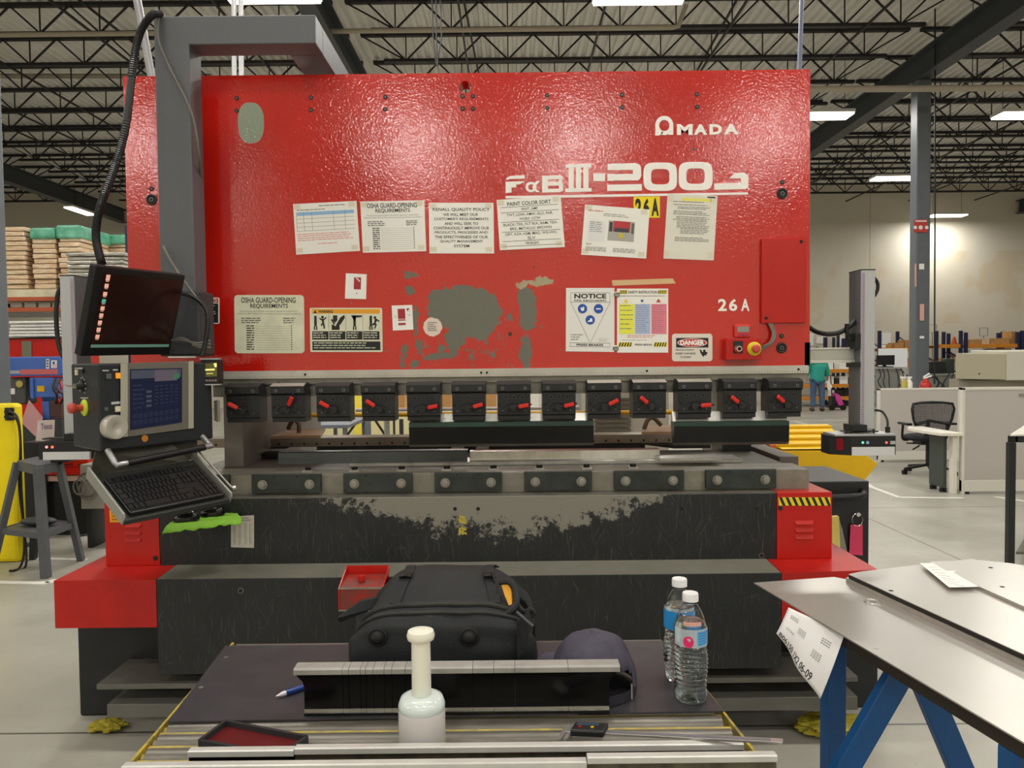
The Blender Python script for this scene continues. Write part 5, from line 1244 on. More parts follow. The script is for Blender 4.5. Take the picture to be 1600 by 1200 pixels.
def sensor(t, side):
    Ys = 3.22
    if side > 0: f = lambda px, py: U(px, py, Ys)
    mb = MB()
    if side > 0:
        a, b, c, d = U(1302, 682, Ys), U(1400, 684, Ys), U(1400, 711, Ys), U(1330, 711, Ys)
        z1_ = a.z; z0_ = c.z; xn = a.x; xk = xx(1330, 700, Ys); xf = b.x
        # body with chamfered inner front corner
        mb.prism([(xn, Ys+.10, z0_), (xn, Ys+.045, z0_), (xk, Ys, z0_), (xf, Ys, z0_), (xf, Ys+.13, z0_), (xn, Ys+.13, z0_)], (0, 0, z1_-z0_))
        hb = mb.build('sensor_head', M_BLKP, t, bevel=.002)
        MB().box(xk+.002, xf-.006, Ys-.003, Ys+.01, z0_-.0005, z0_+.036).build('white_bar', mat('sensor_white', '#cfd0d2', .4, .2), hb)
        MB().box(xn+.01, xf, Ys+.005, Ys+.13, z1_+.0005, z1_+.008).build('top_plate', M_SGREY, hb)
        e = Vector((xk-xn, -.045, 0)); pn = Vector((-.045, -(xk-xn), 0)).normalized(); o_ = Vector((xn, Ys+.045, z0_)) + e*.35 + pn*.0005
        mb = MB(); mb.ob(o_ + Vector((0,0,.022)), e*.3, Vector((0,0,.05)), pn*.001); mb.build('receiver_window', mat('window_red', '#8c1a28', .1), hb)
        for px, m_, nm in ((1348, mat('led_green', '#30d070', .3, emit='#50ff90', estr=3), 'led'), (1355.5, mat('led_blue', '#9ab0d8', .4), 'led'), (1385, mat('led_red', '#ff4030', .3, emit='#ff5040', estr=3), 'led')):
            c = U(px, 691.5, Ys); MB().cyl(c, c+Vector((0,-.002,0)), .0045 if px != 1355.5 else .0065, n=12).build(nm, m_, hb)
        c = U(1395, 691.5, Ys); MB().box(c.x-.011, c.x+.011, Ys-.001, Ys, c.z-.007, c.z+.007).build('maker_label', M_SGREY, hb)
        mb = MB(); mb.box(xx(1332, 670, 3.25), xx(1355, 670, 3.25), 3.25, 3.34, zz(1345, 675, 3.25), zz(1345, 664, 3.25)); mb.box(xx(1320, 677, 3.25), xx(1373, 677, 3.25), 3.25, 3.3, z1_+.014, z1_+.019)
        for px in (1323, 1331, 1366): c = U(px, 678, 3.26); mb.cyl((c.x, 3.265, z1_+.008), (c.x, 3.265, z1_+.026), .0045, n=8)
        mb.build('adjuster', M_BLKP, hb)
        mb = MB(); mb.tube(spline([U(1366, 641, 3.35), U(1378, 643, 3.33), U(1386, 655, 3.3), U(1387, 668, 3.28)], 6), .005, 8); mb.cyl(U(1387, 667, 3.28), U(1387, 679, 3.28), .010, n=12); mb.build('plug_cable', M_CABL, hb, smooth=True)
    else:
        z1_ = zz(100, 690, Ys); z0_ = zz(100, 718, Ys); xn = xx(60, 700, Ys); xf = xx(140, 700, Ys)
        hb = MB().box(xn, xf, Ys, Ys+.13, z0_, z1_).build('sensor_head', M_BLKP, t, bevel=.002)
        MB().box(xn+.02, xf+.0005, Ys-.003, Ys+.01, z0_-.0005, z0_+.033).build('white_bar', mat('sensor_white', '#cfd0d2', .4, .2), hb)
        for px, m_ in ((73, mat('led_pink', '#ff9090', .3, emit='#ff8080', estr=2)), (82, mat('led_red', '#ff4030', .3, emit='#ff5040', estr=3))):
            c = U(px, 698.5, Ys); MB().cyl(c, c+Vector((0,-.002,0)), .0055, n=12).build('led', m_, hb)
        mb = MB(); mb.box(xx(66, 690, 3.25), xx(100, 690, 3.25), 3.25, 3.3, z1_+.006, z1_+.012); mb.box(xx(100, 686, 3.25), xx(118, 686, 3.25), 3.25, 3.33, z1_+.0, z1_+.03); mb.build('adjuster', M_BLKP, hb)
sensor(lt, 1)
lt2, *_ = laser(-1, 'silver vertical laser guard column left of the press behind the monitor')
sensor(lt2, -1)
MB().box(_[1]-.0, rx0+.1, 3.36, 3.50, 1.36, 1.42).build('support_arm', mat('arm_pale', '#b9b8ad', .4, .2), lt2)
mb = MB(); mb.tube(spline([U(98, 445, 3.4), U(90, 462, 3.4), U(88, 500, 3.4), U(92, 540, 3.4), U(100, 560, 3.4)], 6), .010, 8); mb.build('rear_cable', M_CABL, lt2, smooth=True)

# ------------------------------------------------------------------ right background
def fbox(x0, x1, y0, y1, z0, z1, m, name, label=None, cat=None, group=None, parent=None, bevel=.003):
    mb = MB().box(x0, x1, y0, y1, z0, z1)
    if parent is not None: return mb.build(name, m, parent, bevel=bevel)
    o = mb.build(name, m, loc=((x0+x1)/2, (y0+y1)/2, min(z0, z1)), bevel=bevel)
    return tag(o, label, cat, group)
def pxbox(px0, px1, py0, py1, Y, depth, m, name, label=None, cat=None, group=None, parent=None, bevel=.003, z0=None, floor=False):
    pm = (px0+px1)/2; pn = (py0+py1)/2
    a, b = xx(px0, pn, Y), xx(px1, pn, Y); zt_, zb_ = zz(pm, py0, Y), zz(pm, py1, Y)
    if floor: zb_ = 0
    return fbox(a, b, Y, Y+depth, zb_, zt_, m, name, label, cat, group, parent, bevel)

# cubicle partitions
def partition(xa_, ya_, xb_, yb_, h, label, splits=1, lo=.16):
    a = Vector((xa_, ya_, 0)); b = Vector((xb_, yb_, 0)); d = (b-a); L_ = d.length; d.normalize(); n_ = Vector((d.y, -d.x, 0)); zc = Vector((0,0,1))
    if n_.y > 0: n_ = -n_
    t = thing('office_partition', label, 'partition', a.lerp(b, .5))
    w_ = L_/splits; T = .05
    for i in range(splits):
        p = a + d*w_*i
        mb = MB(); mb.ob(p + n_*-.0 - n_*T/2*0 + d*.03 + zc*lo, d*(w_-.06), zc*(h-lo-.03), -n_*T*.8); mb.build('fabric_panel', M_PANEL, t)
        mb = MB(); 
        for q in (p, p+d*(w_-.03)): mb.ob(q + n_*.004, d*.03, zc*h, -n_*(T+.008))
        mb.ob(p + n_*.004 + zc*(h-.03), d*w_, zc*.03, -n_*(T+.008)); mb.ob(p + n_*.002 + zc*.03, d*w_, zc*(lo-.03), -n_*T); mb.build('frame', M_PFR, t, bevel=.003)
        mb = MB(); mb.cyl(p+d*.08-n_*T*.5, p+d*.08-n_*T*.5+zc*.03, .02, n=8); mb.cyl(p+d*(w_-.08)-n_*T*.5, p+d*(w_-.08)-n_*T*.5+zc*.03, .02, n=8); mb.build('glide', M_BLK, t)
    return t
Yb = 11.1; xL = xx(1372, 700, Yb); Yf = 8.5; xF = xx(1503, 700, Yf)
partition(xL, Yb, xL+2.4, Yb, 1.09, 'low grey fabric partition standing behind the office chair', 2)
partition(xF, Yf, xF+1.6, Yf, 1.21, 'taller grey fabric partition at the right edge of the view', 1)
sh = Sheet(Pl((0, Yf-.002, 0), (0, -1, 0)), [(1592,615),(1612,615),(1612,620),(1592,620)]); o = sh.base('name_slot', mat('slot_mauve', '#8d8484', .4)); tag(o, 'small dark name slot at the top right of the front partition', 'label')
# desk
zd = .70; q = [UZ(1418, 668, zd), UZ(1503, 667, zd), UZ(1501, 677, zd), UZ(1470, 681, zd), UZ(1440, 676, zd), UZ(1418, 670, zd)]
t = thing('office_desk', 'pale desk top with a white end panel in the cubicle', 'desk', (xF-.3, Yf+.3, 0))
xd0 = xx(1418, 670, 9.3)
mb = MB(); mb.prism([(xF-.01, 8.45, zd), (xF-.01, 9.3, zd), (xx(1419, 668, 9.3), 9.3, zd), (xx(1418, 669, 9.15), 9.15, zd), (xx(1440, 675, 8.8), 8.8, zd), (xx(1470, 680, 8.5), 8.5, zd)], (0, 0, -.035)); mb.build('desk_top', M_DESK, t, bevel=.004)
fbox(xF-.09, xF-.04, Yf+.02, Yf+.10, 0, zd-.036, M_DESK, 'end_panel', parent=t)
t = thing('drawer_pedestal', 'dark green-grey drawer pedestal under the desk', 'drawers', (xF-.25, Yf+.3, 0))
xp0 = xx(1472, 720, Yf+.15)
fbox(xp0, xF-.1, Yf+.12, Yf+.42, .05, zd-.05, mat('pedestal_green_grey', '#3c423d', .5), 'body', parent=t)
for y_ in (Yf+.16, Yf+.36):
    for x_ in (xp0+.04, xF-.14):
        MB().cyl((x_, y_, 0), (x_, y_, .05), .02, n=10).build('caster', M_BLK, t)
# office chair
Yc = 9.75; cx_ = xx(1452, 640, Yc)
t = thing('office_chair', 'black mesh-backed swivel office chair at the desk', 'chair', (cx_+.1, Yc, 0))
zc1 = zz(1450, 629, Yc); zc0 = zz(1450, 668, Yc)
hw = .27
outl = [(-hw*.72, zc0-.04), (-hw*.92, zc0+.12), (-hw, zc1-.08), (-hw*.93, zc1-.01), (-hw*.5, zc1+.005), (0, zc1+.01), (hw*.5, zc1+.005), (hw*.93, zc1-.01), (hw, zc1-.08), (hw*.92, zc0+.12), (hw*.72, zc0-.04)]
def cb(x, z): return Vector((cx_+x, Yc - .05 + .04*(x/hw)**2*-1, z))
mb = MB(); mb.tube([cb(x, z) for x, z in outl], .017, 8, closed=True); mb.build('back_frame', M_BLKP, t, smooth=True)
mb = MB(); 
for i in range(26):
    z = zc0 - .02 + (zc1-zc0+.01)*i/25; w_ = hw*(.74 + .24*min(1, (z-zc0+.04)/.16)); mb.tube([cb(-w_, z), cb(0, z), cb(w_, z)], .0035, 5)
for i in range(29):
    x = -hw*.95 + hw*1.9*i/28; mb.tube([cb(x*.78, zc0-.02), cb(x, zc0+.14), cb(x, zc1-.01)], .0035, 5)
mb.build('mesh_back', mat('mesh_black', '#26272b', .7), t, kind='stuff')
mb = MB(); mb.tube([cb(-hw*.8, zc0+.05), cb(0, zc0+.09)+Vector((0,.03,0)), cb(hw*.8, zc0+.05)], .02, 8); mb.tube([cb(0, zc0+.1)+Vector((0,.06,0)), Vector((cx_+.02, Yc+.12, .48))], .025, 8); mb.build('back_support', M_BLKP, t, smooth=True)
mb = MB(); mb.ell((cx_+.05, Yc+.22, .49), (.27, .26, .055), fn=lambda d: 1); mb.build('seat', mat('seat_fabric', '#1d1e22', .8), t, smooth=True)
for s_ in (-1, 1):
    mb = MB(); ax_ = cx_+.05+s_*.29; mb.tube(spline([(ax_-s_*.08, Yc+.2, .46), (ax_, Yc+.2, .48), (ax_, Yc+.19, .66)], 5), .016, 8); mb.box(ax_-.035, ax_+.035, Yc+.02, Yc+.27, .665, .695); mb.build('armrest', M_BLKP, t, bevel=.004)
mb = MB(); mb.cyl((cx_+.1, Yc+.2, .12), (cx_+.1, Yc+.2, .42), .03); mb.box(cx_-.05, cx_+.25, Yc+.1, Yc+.3, .40, .44); mb.build('gas_column', M_BLK, t)
mb = MB(); mb.tube([(cx_-.06, Yc+.12, .39), (cx_-.18, Yc+.05, .35)], .01, 6); mb.tube([(cx_-.06, Yc+.2, .41), (cx_-.2, Yc+.17, .42)], .01, 6); mb.build('lever', M_BLK, t)
for k_ in range(5):
    a = R(180 + 72*k_); e = Vector((cx_+.1+.31*math.cos(a), Yc+.2+.31*math.sin(a), .075)); mb = MB(); mb.bar((cx_+.1, Yc+.2, .13), e, .045, .03); mb.build('base_arm', M_BLKP, t, bevel=.005)
    mb = MB(); 
    for s_ in (-.018, .018): mb.cyl(e+Vector((s_-.008, 0, -.045)), e+Vector((s_+.008, 0, -.045)), .030, n=14)
    mb.cyl(e+Vector((0,0,-.045)), e, .010, n=8); mb.build('caster', M_BLKR, t, smooth=50)

# beige machine cabinet behind the partitions
t = thing('beige_machine_cabinet', 'large beige machine cabinet overhanging behind the right partitions', 'machine', (xx(1560, 600, 13), 13.2, 0))
Ym = 12.6
xa_ = xx(1493, 580, Ym); xb_ = xx(1572, 580, Ym); zt_ = zz(1530, 551.5, Ym); zb_ = zz(1530, 592, Ym)
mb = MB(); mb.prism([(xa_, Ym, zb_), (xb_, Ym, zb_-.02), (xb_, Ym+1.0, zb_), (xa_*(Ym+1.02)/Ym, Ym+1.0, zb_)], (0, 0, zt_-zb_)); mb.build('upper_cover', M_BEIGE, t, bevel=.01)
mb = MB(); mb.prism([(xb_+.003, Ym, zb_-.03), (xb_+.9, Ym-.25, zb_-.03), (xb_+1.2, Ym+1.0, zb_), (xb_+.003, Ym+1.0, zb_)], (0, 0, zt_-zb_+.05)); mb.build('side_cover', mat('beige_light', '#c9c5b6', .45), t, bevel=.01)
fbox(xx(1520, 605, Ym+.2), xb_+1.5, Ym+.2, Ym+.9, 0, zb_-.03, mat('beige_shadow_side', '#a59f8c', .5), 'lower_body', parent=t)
c = U(1530, 584, Ym); MB().cyl(c, c+Vector((0,-.004,0)), .014, n=10).build('lock', M_BLK, t)
M_GT = mat('table_grey', '#8f8f89', .5)
def workbench(px0, px1, py0, Y, z0_, label, m, depth=.7, panel=True):
    x0_, x1_ = xx(px0, py0, Y), xx(px1, py0, Y); zt2 = zz((px0+px1)/2, py0, Y)
    t = thing('work_table', label, 'table', ((x0_+x1_)/2, Y+depth/2, 0))
    fbox(x0_, x1_, Y, Y+depth, zt2-.04, zt2, m, 'table_top', parent=t)
    for x_ in (x0_+.04, x1_-.08):
        for y_ in (Y+.03, Y+depth-.07): fbox(x_, x_+.04, y_, y_+.04, 0, zt2-.041, m, 'leg', parent=t)
    if panel: fbox(x0_+.09, x1_-.09, Y+.02, Y+.035, z0_, zt2-.042, m, 'modesty_panel', parent=t)
    return t, x0_, x1_, zt2
t, x0_, x1_, zt2 = workbench(1362, 1410, 574, 15.5, .55, 'grey work table with a monitor on it, behind the low partition', M_GT)
ym = 15.7
t = thing('desk_monitor', 'dark flat monitor on the grey table in front of a white board', 'monitor', (xx(1383, 570, ym), ym, zt2))
pxbox(1370, 1398, 555, 570.5, ym, .04, M_BLKP, 'screen_case', parent=t)
mb = MB(); x_ = xx(1384, 570, ym); mb.box(x_-.03, x_+.03, ym+.042, ym+.08, zt2+.01, zt2+.15); mb.box(x_-.13, x_+.13, ym-.06, ym+.12, zt2+.002, zt2+.02); mb.build('stand', M_BLKP, t)
t = thing('white_board', 'white board standing behind the dark monitor', 'board', (xx(1395, 560, 16.6), 16.6, 0))
pxbox(1373, 1418, 544.5, 574, 16.6, .03, mat('board_white', '#dfe2e4', .35), 'board', parent=t)
for px in (1376, 1414): pxbox(px, px+2, 574, 600, 16.6, .03, M_SGREY, 'leg', parent=t, floor=True)
for i, px in enumerate((1373, 1379, 1386, 1400, 1408)):
    pts = [U(px, 576, 15.48), U(px+3, 586, 15.45), U(px-1+2*i, 596, 15.45), U(px+4, 606, 15.45)]
    cable('dangling_cable', pts, .010, M_CABL, ['leftmost', 'second', 'third', 'fourth', 'rightmost'][i]+' thin black cable dangling in front of the grey work table', n=5, k=4)
t, x0_, x1_, zt2 = workbench(1448, 1524, 584, 14.5, .3, 'long grey work table left of the beige cabinet', M_GT)
for i, (px0, px1, py0, py1, m_, lab) in enumerate(((1453, 1477, 564, 581, M_BLK, 'black equipment case on the long grey table beside the cable'), (1478, 1492, 560, 576, mat('dark_green', '#2a332c', .5), 'dark green box on the long grey table against the beige cabinet'), (1449, 1458, 567, 583.5, M_ORG, 'brown-orange box on the long grey table next to the column'), (1474, 1482, 577, 584, M_DESK, 'small pale box on the long grey table'))):
    Yq = 14.6 + .12*i; a, b = xx(px0, py1, Yq), xx(px1, py1, Yq)
    fbox(a, b, Yq, Yq+.2, zt2+.001 if i != 1 else zt2+.001, zz((px0+px1)/2, py0, Yq), m_, 'equipment_box', lab, 'box', bevel=.02)
for i, px in enumerate((1484, 1490, 1508, 1460)):
    cable('dangling_cable', [U(px, 583, 14.485), U(px-6+3*i, 592, 14.47), U(px-12+9*i, 604, 14.47), U(px-10+8*i, 612, 14.47)], .010, M_CABL, ['left', 'middle', 'right', 'leftmost'][i]+' black cable hanging in front of the long grey table', n=5, k=4)
# fire extinguisher and spray bottles
Ye = 11.6; c = U(1446, 606, Ye)
t = thing('fire_extinguisher', 'red fire extinguisher at the foot of the grey column', 'extinguisher', (c.x, Ye, .8))
z = zz(1446, 618, Ye)
fbox(c.x-.2, c.x+.25, Ye-.15, Ye+.15, 0, z, M_GT, 'side_cabinet', 'low grey cabinet hidden behind the low partition, carrying the fire extinguisher', 'cabinet')
t.location.z = z; 
MB().lathe([(.001, .001), (.085, .001), (.085, .15), (.06, .21), (.03, .24), (.03, .26), (.001, .26)], (c.x, Ye, z), 20).build('cylinder', M_RED, t, smooth=50)
mb = MB(); mb.bar((c.x-.03, Ye, z+.265), (c.x+.09, Ye, z+.30), .025, .02, m=M_PAP); mb.bar((c.x-.03, Ye, z+.285), (c.x+.06, Ye, z+.34), .025, .015, m=M_PAP); mb.build('handle', None, t)
mb = MB(); mb.tube(spline([(c.x+.04, Ye, z+.27), (c.x+.16, Ye, z+.28), (c.x+.2, Ye, z+.18), (c.x+.12, Ye, z+.06)], 6), .012, 8, m=M_BLKR); mb.cyl((c.x+.10, Ye-.02, z+.04), (c.x+.2, Ye-.02, z+.06), .035, .03, m=M_YEL); mb.build('hose', None, t, smooth=50)
for i, (px, m_) in enumerate(((1413, mat('bottle_olive', '#b8ac4a', .4)), (1421, M_PAP))):
    Yq = 12.0; c = U(px, 608, Yq); zc_ = zz(px, 612, Yq)
    if i == 0: fbox(xx(1405, 612, Yq), xx(1426, 612, Yq), Yq-.1, Yq+.3, 0, zc_, M_GT, 'side_cabinet', 'low grey cabinet behind the low partition, carrying two spray bottles', 'cabinet')
    t = thing('spray_bottle', 'olive and white spray bottle behind the partition, left of the column' if i == 0 else 'white spray bottle right beside the grey column', 'bottle', (c.x, Yq, zc_))
    MB().lathe([(.001, .001), (.045, .001), (.045, .15), (.018, .19), (.018, .21), (.001, .21)], (c.x, Yq, zc_), 16).build('body', m_, t, smooth=50)
    mb = MB(); mb.box(c.x-.06, c.x+.03, Yq-.015, Yq+.015, zc_+.21, zc_+.24); mb.box(c.x-.04, c.x-.03, Yq-.01, Yq+.01, zc_+.17, zc_+.21); mb.build('trigger', M_PAP, t)

# storage racks along the back wall
def rack(px0, px1, Y, pytop, label, beams, depth=1.0, m_up=M_NAVY, extra=()):
    x0_, x1_ = xx(px0, 560, Y), xx(px1, 560, Y); zt2 = zz((px0+px1)/2, pytop, Y)
    t = thing('storage_rack', label, 'rack', ((x0_+x1_)/2, Y+depth/2, 0), 'storage racks along the back wall')
    for x_ in (x0_, x1_):
        for y_ in (Y, Y+depth-.08): fbox(x_-.045, x_+.045, y_, y_+.08, 0, zt2, m_up, 'upright', parent=t)
        mb = MB(); z = .3
        while z < zt2-.5: mb.bar((x_, Y+.08, z), (x_, Y+depth-.09, z+.35), .03); z += .5
        mb.build('bracing', m_up, t, kind='stuff')
    zs = []
    for py in beams:
        z = zz((px0+px1)/2, py, Y)
        zs.append(z)
        for y_ in (Y-.03, Y+depth-.05): fbox(x0_+.045, x1_-.045, y_, y_+.05, z-.11, z, M_ORB, 'beam', parent=t)
        fbox(x0_+.05, x1_-.05, Y+.021, Y+depth-.06, z-.03, z-.012, M_DESK, 'shelf_deck', parent=t)
    return x0_, x1_, zs
Yr = 23.2
rk = {}
rk['a'] = rack(1240, 1339, Yr, 528, 'pallet rack of orange beams behind the worker in the green jacket', (577, 600, 619.5, 637))
rk['b'] = rack(1375, 1427, Yr, 516.5, 'navy rack with cardboard boxes between the laser column and the grey column', (543, 568))
rk['c'] = rack(1464, 1502, Yr, 517, 'navy rack just right of the grey column with an orange beam', (538, 560))
rk['d'] = rack(1510, 1591, Yr, 519, 'long navy rack carrying brown boxes above the beige cabinet', (537.5, 552))
rack(1598, 1680, Yr, 516, 'navy rack at the right edge of the view', (537, 556))
random.seed(21)
def rbox(key, lvl, px0, px1, hpx, m_, lab, cat='box', name='cardboard_box', dy=.15, grp=None):
    z = rk[key][2][lvl]; Y_ = Yr+dy; a, b = xx(px0, 560, Y_), xx(px1, 560, Y_); h = hpx*Y_/F
    return fbox(a, b, Y_, Y_+.45, z-.011, z-.011+h, m_, name, lab, cat, grp)
rbox('b', 0, 1367+10, 1384, 5, M_PAP, 'white paper-wrapped box on the upper shelf of the rack left of the column'); rbox('b', 0, 1386, 1393, 6, M_CARD, 'leftmost brown box on the upper shelf left of the column')
rbox('b', 0, 1398, 1412, 8, M_CARD, 'wide brown box on the upper shelf left of the column'); rbox('b', 0, 1414, 1422, 12, M_CARD, 'tall brown box on the upper shelf touching the column')
rbox('b', 1, 1400, 1422, 9, M_CARD, 'brown box on the lower shelf behind the white board')
rbox('d', 0, 1516, 1533, 8, M_CARD, 'brown box with a flap on the long rack, leftmost'); rbox('d', 0, 1534, 1546, 9, M_CARDL, 'pale wrapped box on the long rack, second from the left')
rbox('d', 0, 1548, 1579, 9.5, M_CARD, 'long brown box on the upper shelf of the long rack'); rbox('d', 0, 1580, 1587, 20, M_CARD, 'tall brown carton at the right end of the long rack')
rbox('d', 1, 1512, 1536, 6, M_PAP, 'pale box on the lower shelf above the beige cabinet'); rbox('d', 1, 1552, 1580, 8, M_CARD, 'brown box on the lower shelf under the long one')
z = rk['c'][2][0]; c = U(1491, 536, Yr+.3)
o = MB().lathe([(.001, 0), (.13, 0), (.13, .02), (.09, .022), (.03, .24), (.001, .25)], (c.x, Yr+.3, z-.0115), 16).build('traffic_cone', M_ORG, loc=(c.x, Yr+.3, z-.0115), smooth=50); tag(o, 'tiny orange cone standing on the rack beam right of the column', 'cone')
wh = M_PAP; dk = mat('dark_goods', '#2c2622', .6)
for lvl, items in ((0, ((1258, 1270, 14, M_CARD), (1272, 1284, 12, wh), (1294, 1302, 10, wh), (1313, 1326, 11, wh), (1327, 1333, 8, M_CARD))), (1, ((1293, 1303, 12, wh), (1305, 1311, 9, dk), (1312, 1325, 12, wh), (1327, 1333, 10, dk))), (2, ((1294, 1304, 10, wh), (1305, 1318, 10, dk), (1319, 1333, 12, dk))), (3, ((1294, 1306, 8, dk), (1318, 1335, 10, dk)))):
    for i, (a, b, h, m_) in enumerate(items):
        nm = {M_CARD: 'brown', wh: 'white', dk: 'dark'}[m_]
        rbox('a', lvl, a, b, h, m_, f'{nm} box on the {("top","second","third","lowest")[lvl]} shelf of the orange rack, number {("one","two","three","four","five")[i]} from the left', name='stored_box')
# wire frames on the wall
for px, py, lab in ((1457, 509, 'thin wire frame standing out above the rack behind the hanging cable'), (1537, 514, 'thin wire frame above the long rack')):
    c = U(px, py+6, 24.5); mb = MB(); mb.tube([c+Vector((-.13,0,-.1)), c+Vector((-.13,0,.16)), c+Vector((.13,0,.16)), c+Vector((.13,0,-.1))], .012, 6, closed=True)
    mb.tube([c+Vector((0,0,-.1)), Vector((c.x, 24.5, .02))], .012, 6)
    tag(mb.build('wire_frame', M_SGREY2, loc=c), lab, 'frame')
# sheets hanging on the wall near the rack
for i, (a, b, c_, d) in enumerate(((1262, 1271, 521, 540), (1276, 1288, 526, 537), (1311, 1319, 525, 540), (1323, 1333, 524, 540), (1378, 1392, 521, 538))):
    pxbox(a, b, c_, d, 25.36, .03, M_PAP, 'wall_notice', ('leftmost', 'second', 'third', 'fourth', 'rightmost')[i]+' pale notice on the back wall right of the red press', 'notice')
for i, (a, b, py) in enumerate(((1288, 1293, 527), (1302, 1305, 527), (1309, 1312, 523))):
    pxbox(a, b, py, 560, 24.6, .1, M_NAVY, 'rack_post', ('left', 'middle', 'right')[i]+' short navy post behind the grey laser support arm', 'post', floor=True)

# pink and black floor machine
Yv = 21.5; c = UZ(1312, 634, 0); c.y = Yv; c.x = xx(1312, 625, Yv)
t = thing('floor_scrubber', 'small bright pink and black wheeled machine in front of the orange rack', 'machine', (c.x, Yv, 0))
mb = MB(); mb.prism([(c.x-.12, Yv, .5), (c.x+.02, Yv, .42), (c.x+.15, Yv, .12), (c.x+.0, Yv, .1), (c.x-.1, Yv, .3)], (0, .3, 0)); mb.build('hood', mat('scrubber_pink', '#d0489a', .4), t, bevel=.02)
fbox(c.x-.28, c.x+.15, Yv, Yv+.35, .07, .14, M_BLK, 'deck', parent=t); fbox(c.x-.2, c.x-.1, Yv+.05, Yv+.3, .14, .4, M_BLK, 'motor', parent=t)
for dx in (-.22, .1): MB().cyl((c.x+dx, Yv-.03, .08), (c.x+dx, Yv+.03, .08), .08, n=16).build('wheel', M_BLKR, t, smooth=50)
mb = MB(); mb.tube([(c.x-.18, Yv+.1, .4), (c.x-.22, Yv+.1, 1.0), (c.x-.1, Yv+.1, 1.05)], .015, 8); mb.build('push_handle', M_BLK, t, smooth=True)

# worker seen from behind
def skin(name, V, E, rad, m, parent, sub=2, root=0):
    me = bpy.data.meshes.new(name); r = parent
    while r.parent: r = r.parent
    me.from_pydata([Vector(v)-r.location for v in V], E, []); me.materials.append(m)
    o = bpy.data.objects.new(name, me); COL.objects.link(o); o.parent = parent
    k = o.modifiers.new('skin', 'SKIN'); k.use_smooth_shade = True
    for i, q in enumerate(rad):
        d = me.skin_vertices[0].data[i]; d.radius = (q, q) if isinstance(q, (int, float)) else q
    me.skin_vertices[0].data[root].use_root = True
    s_ = o.modifiers.new('sub', 'SUBSURF'); s_.levels = sub; s_.render_levels = sub
    return o
M_SKIN = mat('skin', '#c08a6c', .55); M_TEAL = mat('jacket_teal', '#2fa595', .7, var=.12, vscale=6); M_JEAN = mat('denim', '#4c6484', .8, var=.15, vscale=12)
Yp = 21.2; px_ = xx(1277, 600, Yp)
w_ = thing('person', 'person in a teal jacket and blue jeans seen from behind, holding white papers', 'person', (px_, Yp, 0))
def Q(x, y, z): return (px_+x, Yp+y, z)
V = [Q(0,0,.95), Q(0,0,1.15), Q(0,-.01,1.36), Q(0,0,1.47), Q(0,.02,1.58), Q(0,.05,1.70),
     Q(-.10,0,.88), Q(-.11,.02,.50), Q(-.12,0,.10), Q(-.13,.14,.04), Q(.10,0,.88), Q(.12,-.03,.50), Q(.14,.0,.10), Q(.17,.13,.04),
     Q(-.19,0,1.40), Q(-.24,.04,1.13), Q(-.20,.22,.98), Q(-.19,.29,.96), Q(.19,0,1.40), Q(.27,.02,1.13), Q(.33,.12,.95), Q(.345,.15,.88)]
E = [(0,1),(1,2),(2,3),(3,4),(4,5),(0,6),(6,7),(7,8),(8,9),(0,10),(10,11),(11,12),(12,13),(3,14),(14,15),(15,16),(16,17),(3,18),(18,19),(19,20),(20,21)]
rad = [(.15,.11),(.15,.11),(.17,.11),(.10,.08),(.055,.055),(.085,.10),.085,.06,.042,.04,.085,.06,.042,.04,.06,.045,.033,.025,.06,.045,.033,.028]
skin('body', V, E, rad, M_SKIN, w_)
# jacket and trousers follow the body
Vj = [Q(0,0,.76), Q(0,0,1.15), Q(0,-.01,1.35), Q(0,0,1.45), Q(0,.01,1.52), Q(-.20,0,1.39), Q(-.26,.04,1.13), Q(-.22,.19,1.0), Q(.20,0,1.39), Q(.29,.02,1.13), Q(.325,.10,.985)]
Ej = [(0,1),(1,2),(2,3),(3,4),(3,5),(5,6),(6,7),(3,8),(8,9),(9,10)]
skin('jacket', Vj, Ej, [(.23,.17),(.21,.16),(.21,.15),(.15,.12),(.08,.08),.095,.07,.055,.095,.07,.055], M_TEAL, w_)
Vt = [Q(0,0,.95), Q(-.10,0,.84), Q(-.11,.02,.50), Q(-.12,0,.10), Q(.10,0,.84), Q(.12,-.03,.50), Q(.14,0,.10)]
skin('jeans', Vt, [(0,1),(1,2),(2,3),(0,4),(4,5),(5,6)], [(.17,.13),.11,.085,.075,.11,.085,.075], M_JEAN, w_)
mb = MB(); mb.ell(Q(0,.04,1.70), (.09,.105,.12)); mb.build('hair', mat('hair_dark', '#2c211b', .8), w_, smooth=True)
for x, y in ((-.125, .05), (.155, .05)):
    mb = MB(); mb.ell(Q(x, y, .055), (.055, .14, .055), fn=lambda d: 1); mb.build('shoe', mat('shoe_brown', '#3f342b', .6), w_, smooth=True)
for s_, b in ((1, Q(.345,.15,.88)), (-1, Q(-.19,.29,.96))):
    b = Vector(b); V = [b+Vector((0,0,.03)), b+Vector((0,0,-.045))]; E = [(0,1)]; rad = [.026, .034]
    for j in range(4):
        o_ = b+Vector((0, .03-.02*j, -.055)); V += [o_, o_+Vector((-.012*s_, .0, -.04)), o_+Vector((-.035*s_, 0, -.06-.004*(j in (1,2))))]; n_ = len(V); E += [(1, n_-3), (n_-3, n_-2), (n_-2, n_-1)]; rad += [.011, .010, .008]
    V += [b+Vector((-.01*s_,.045,-.01)), b+Vector((-.03*s_,.05,-.045))]; n_ = len(V); E += [(0, n_-2), (n_-2, n_-1)]; rad += [.012, .009]
    skin('hand', V, E, rad, M_SKIN, w_, 1)
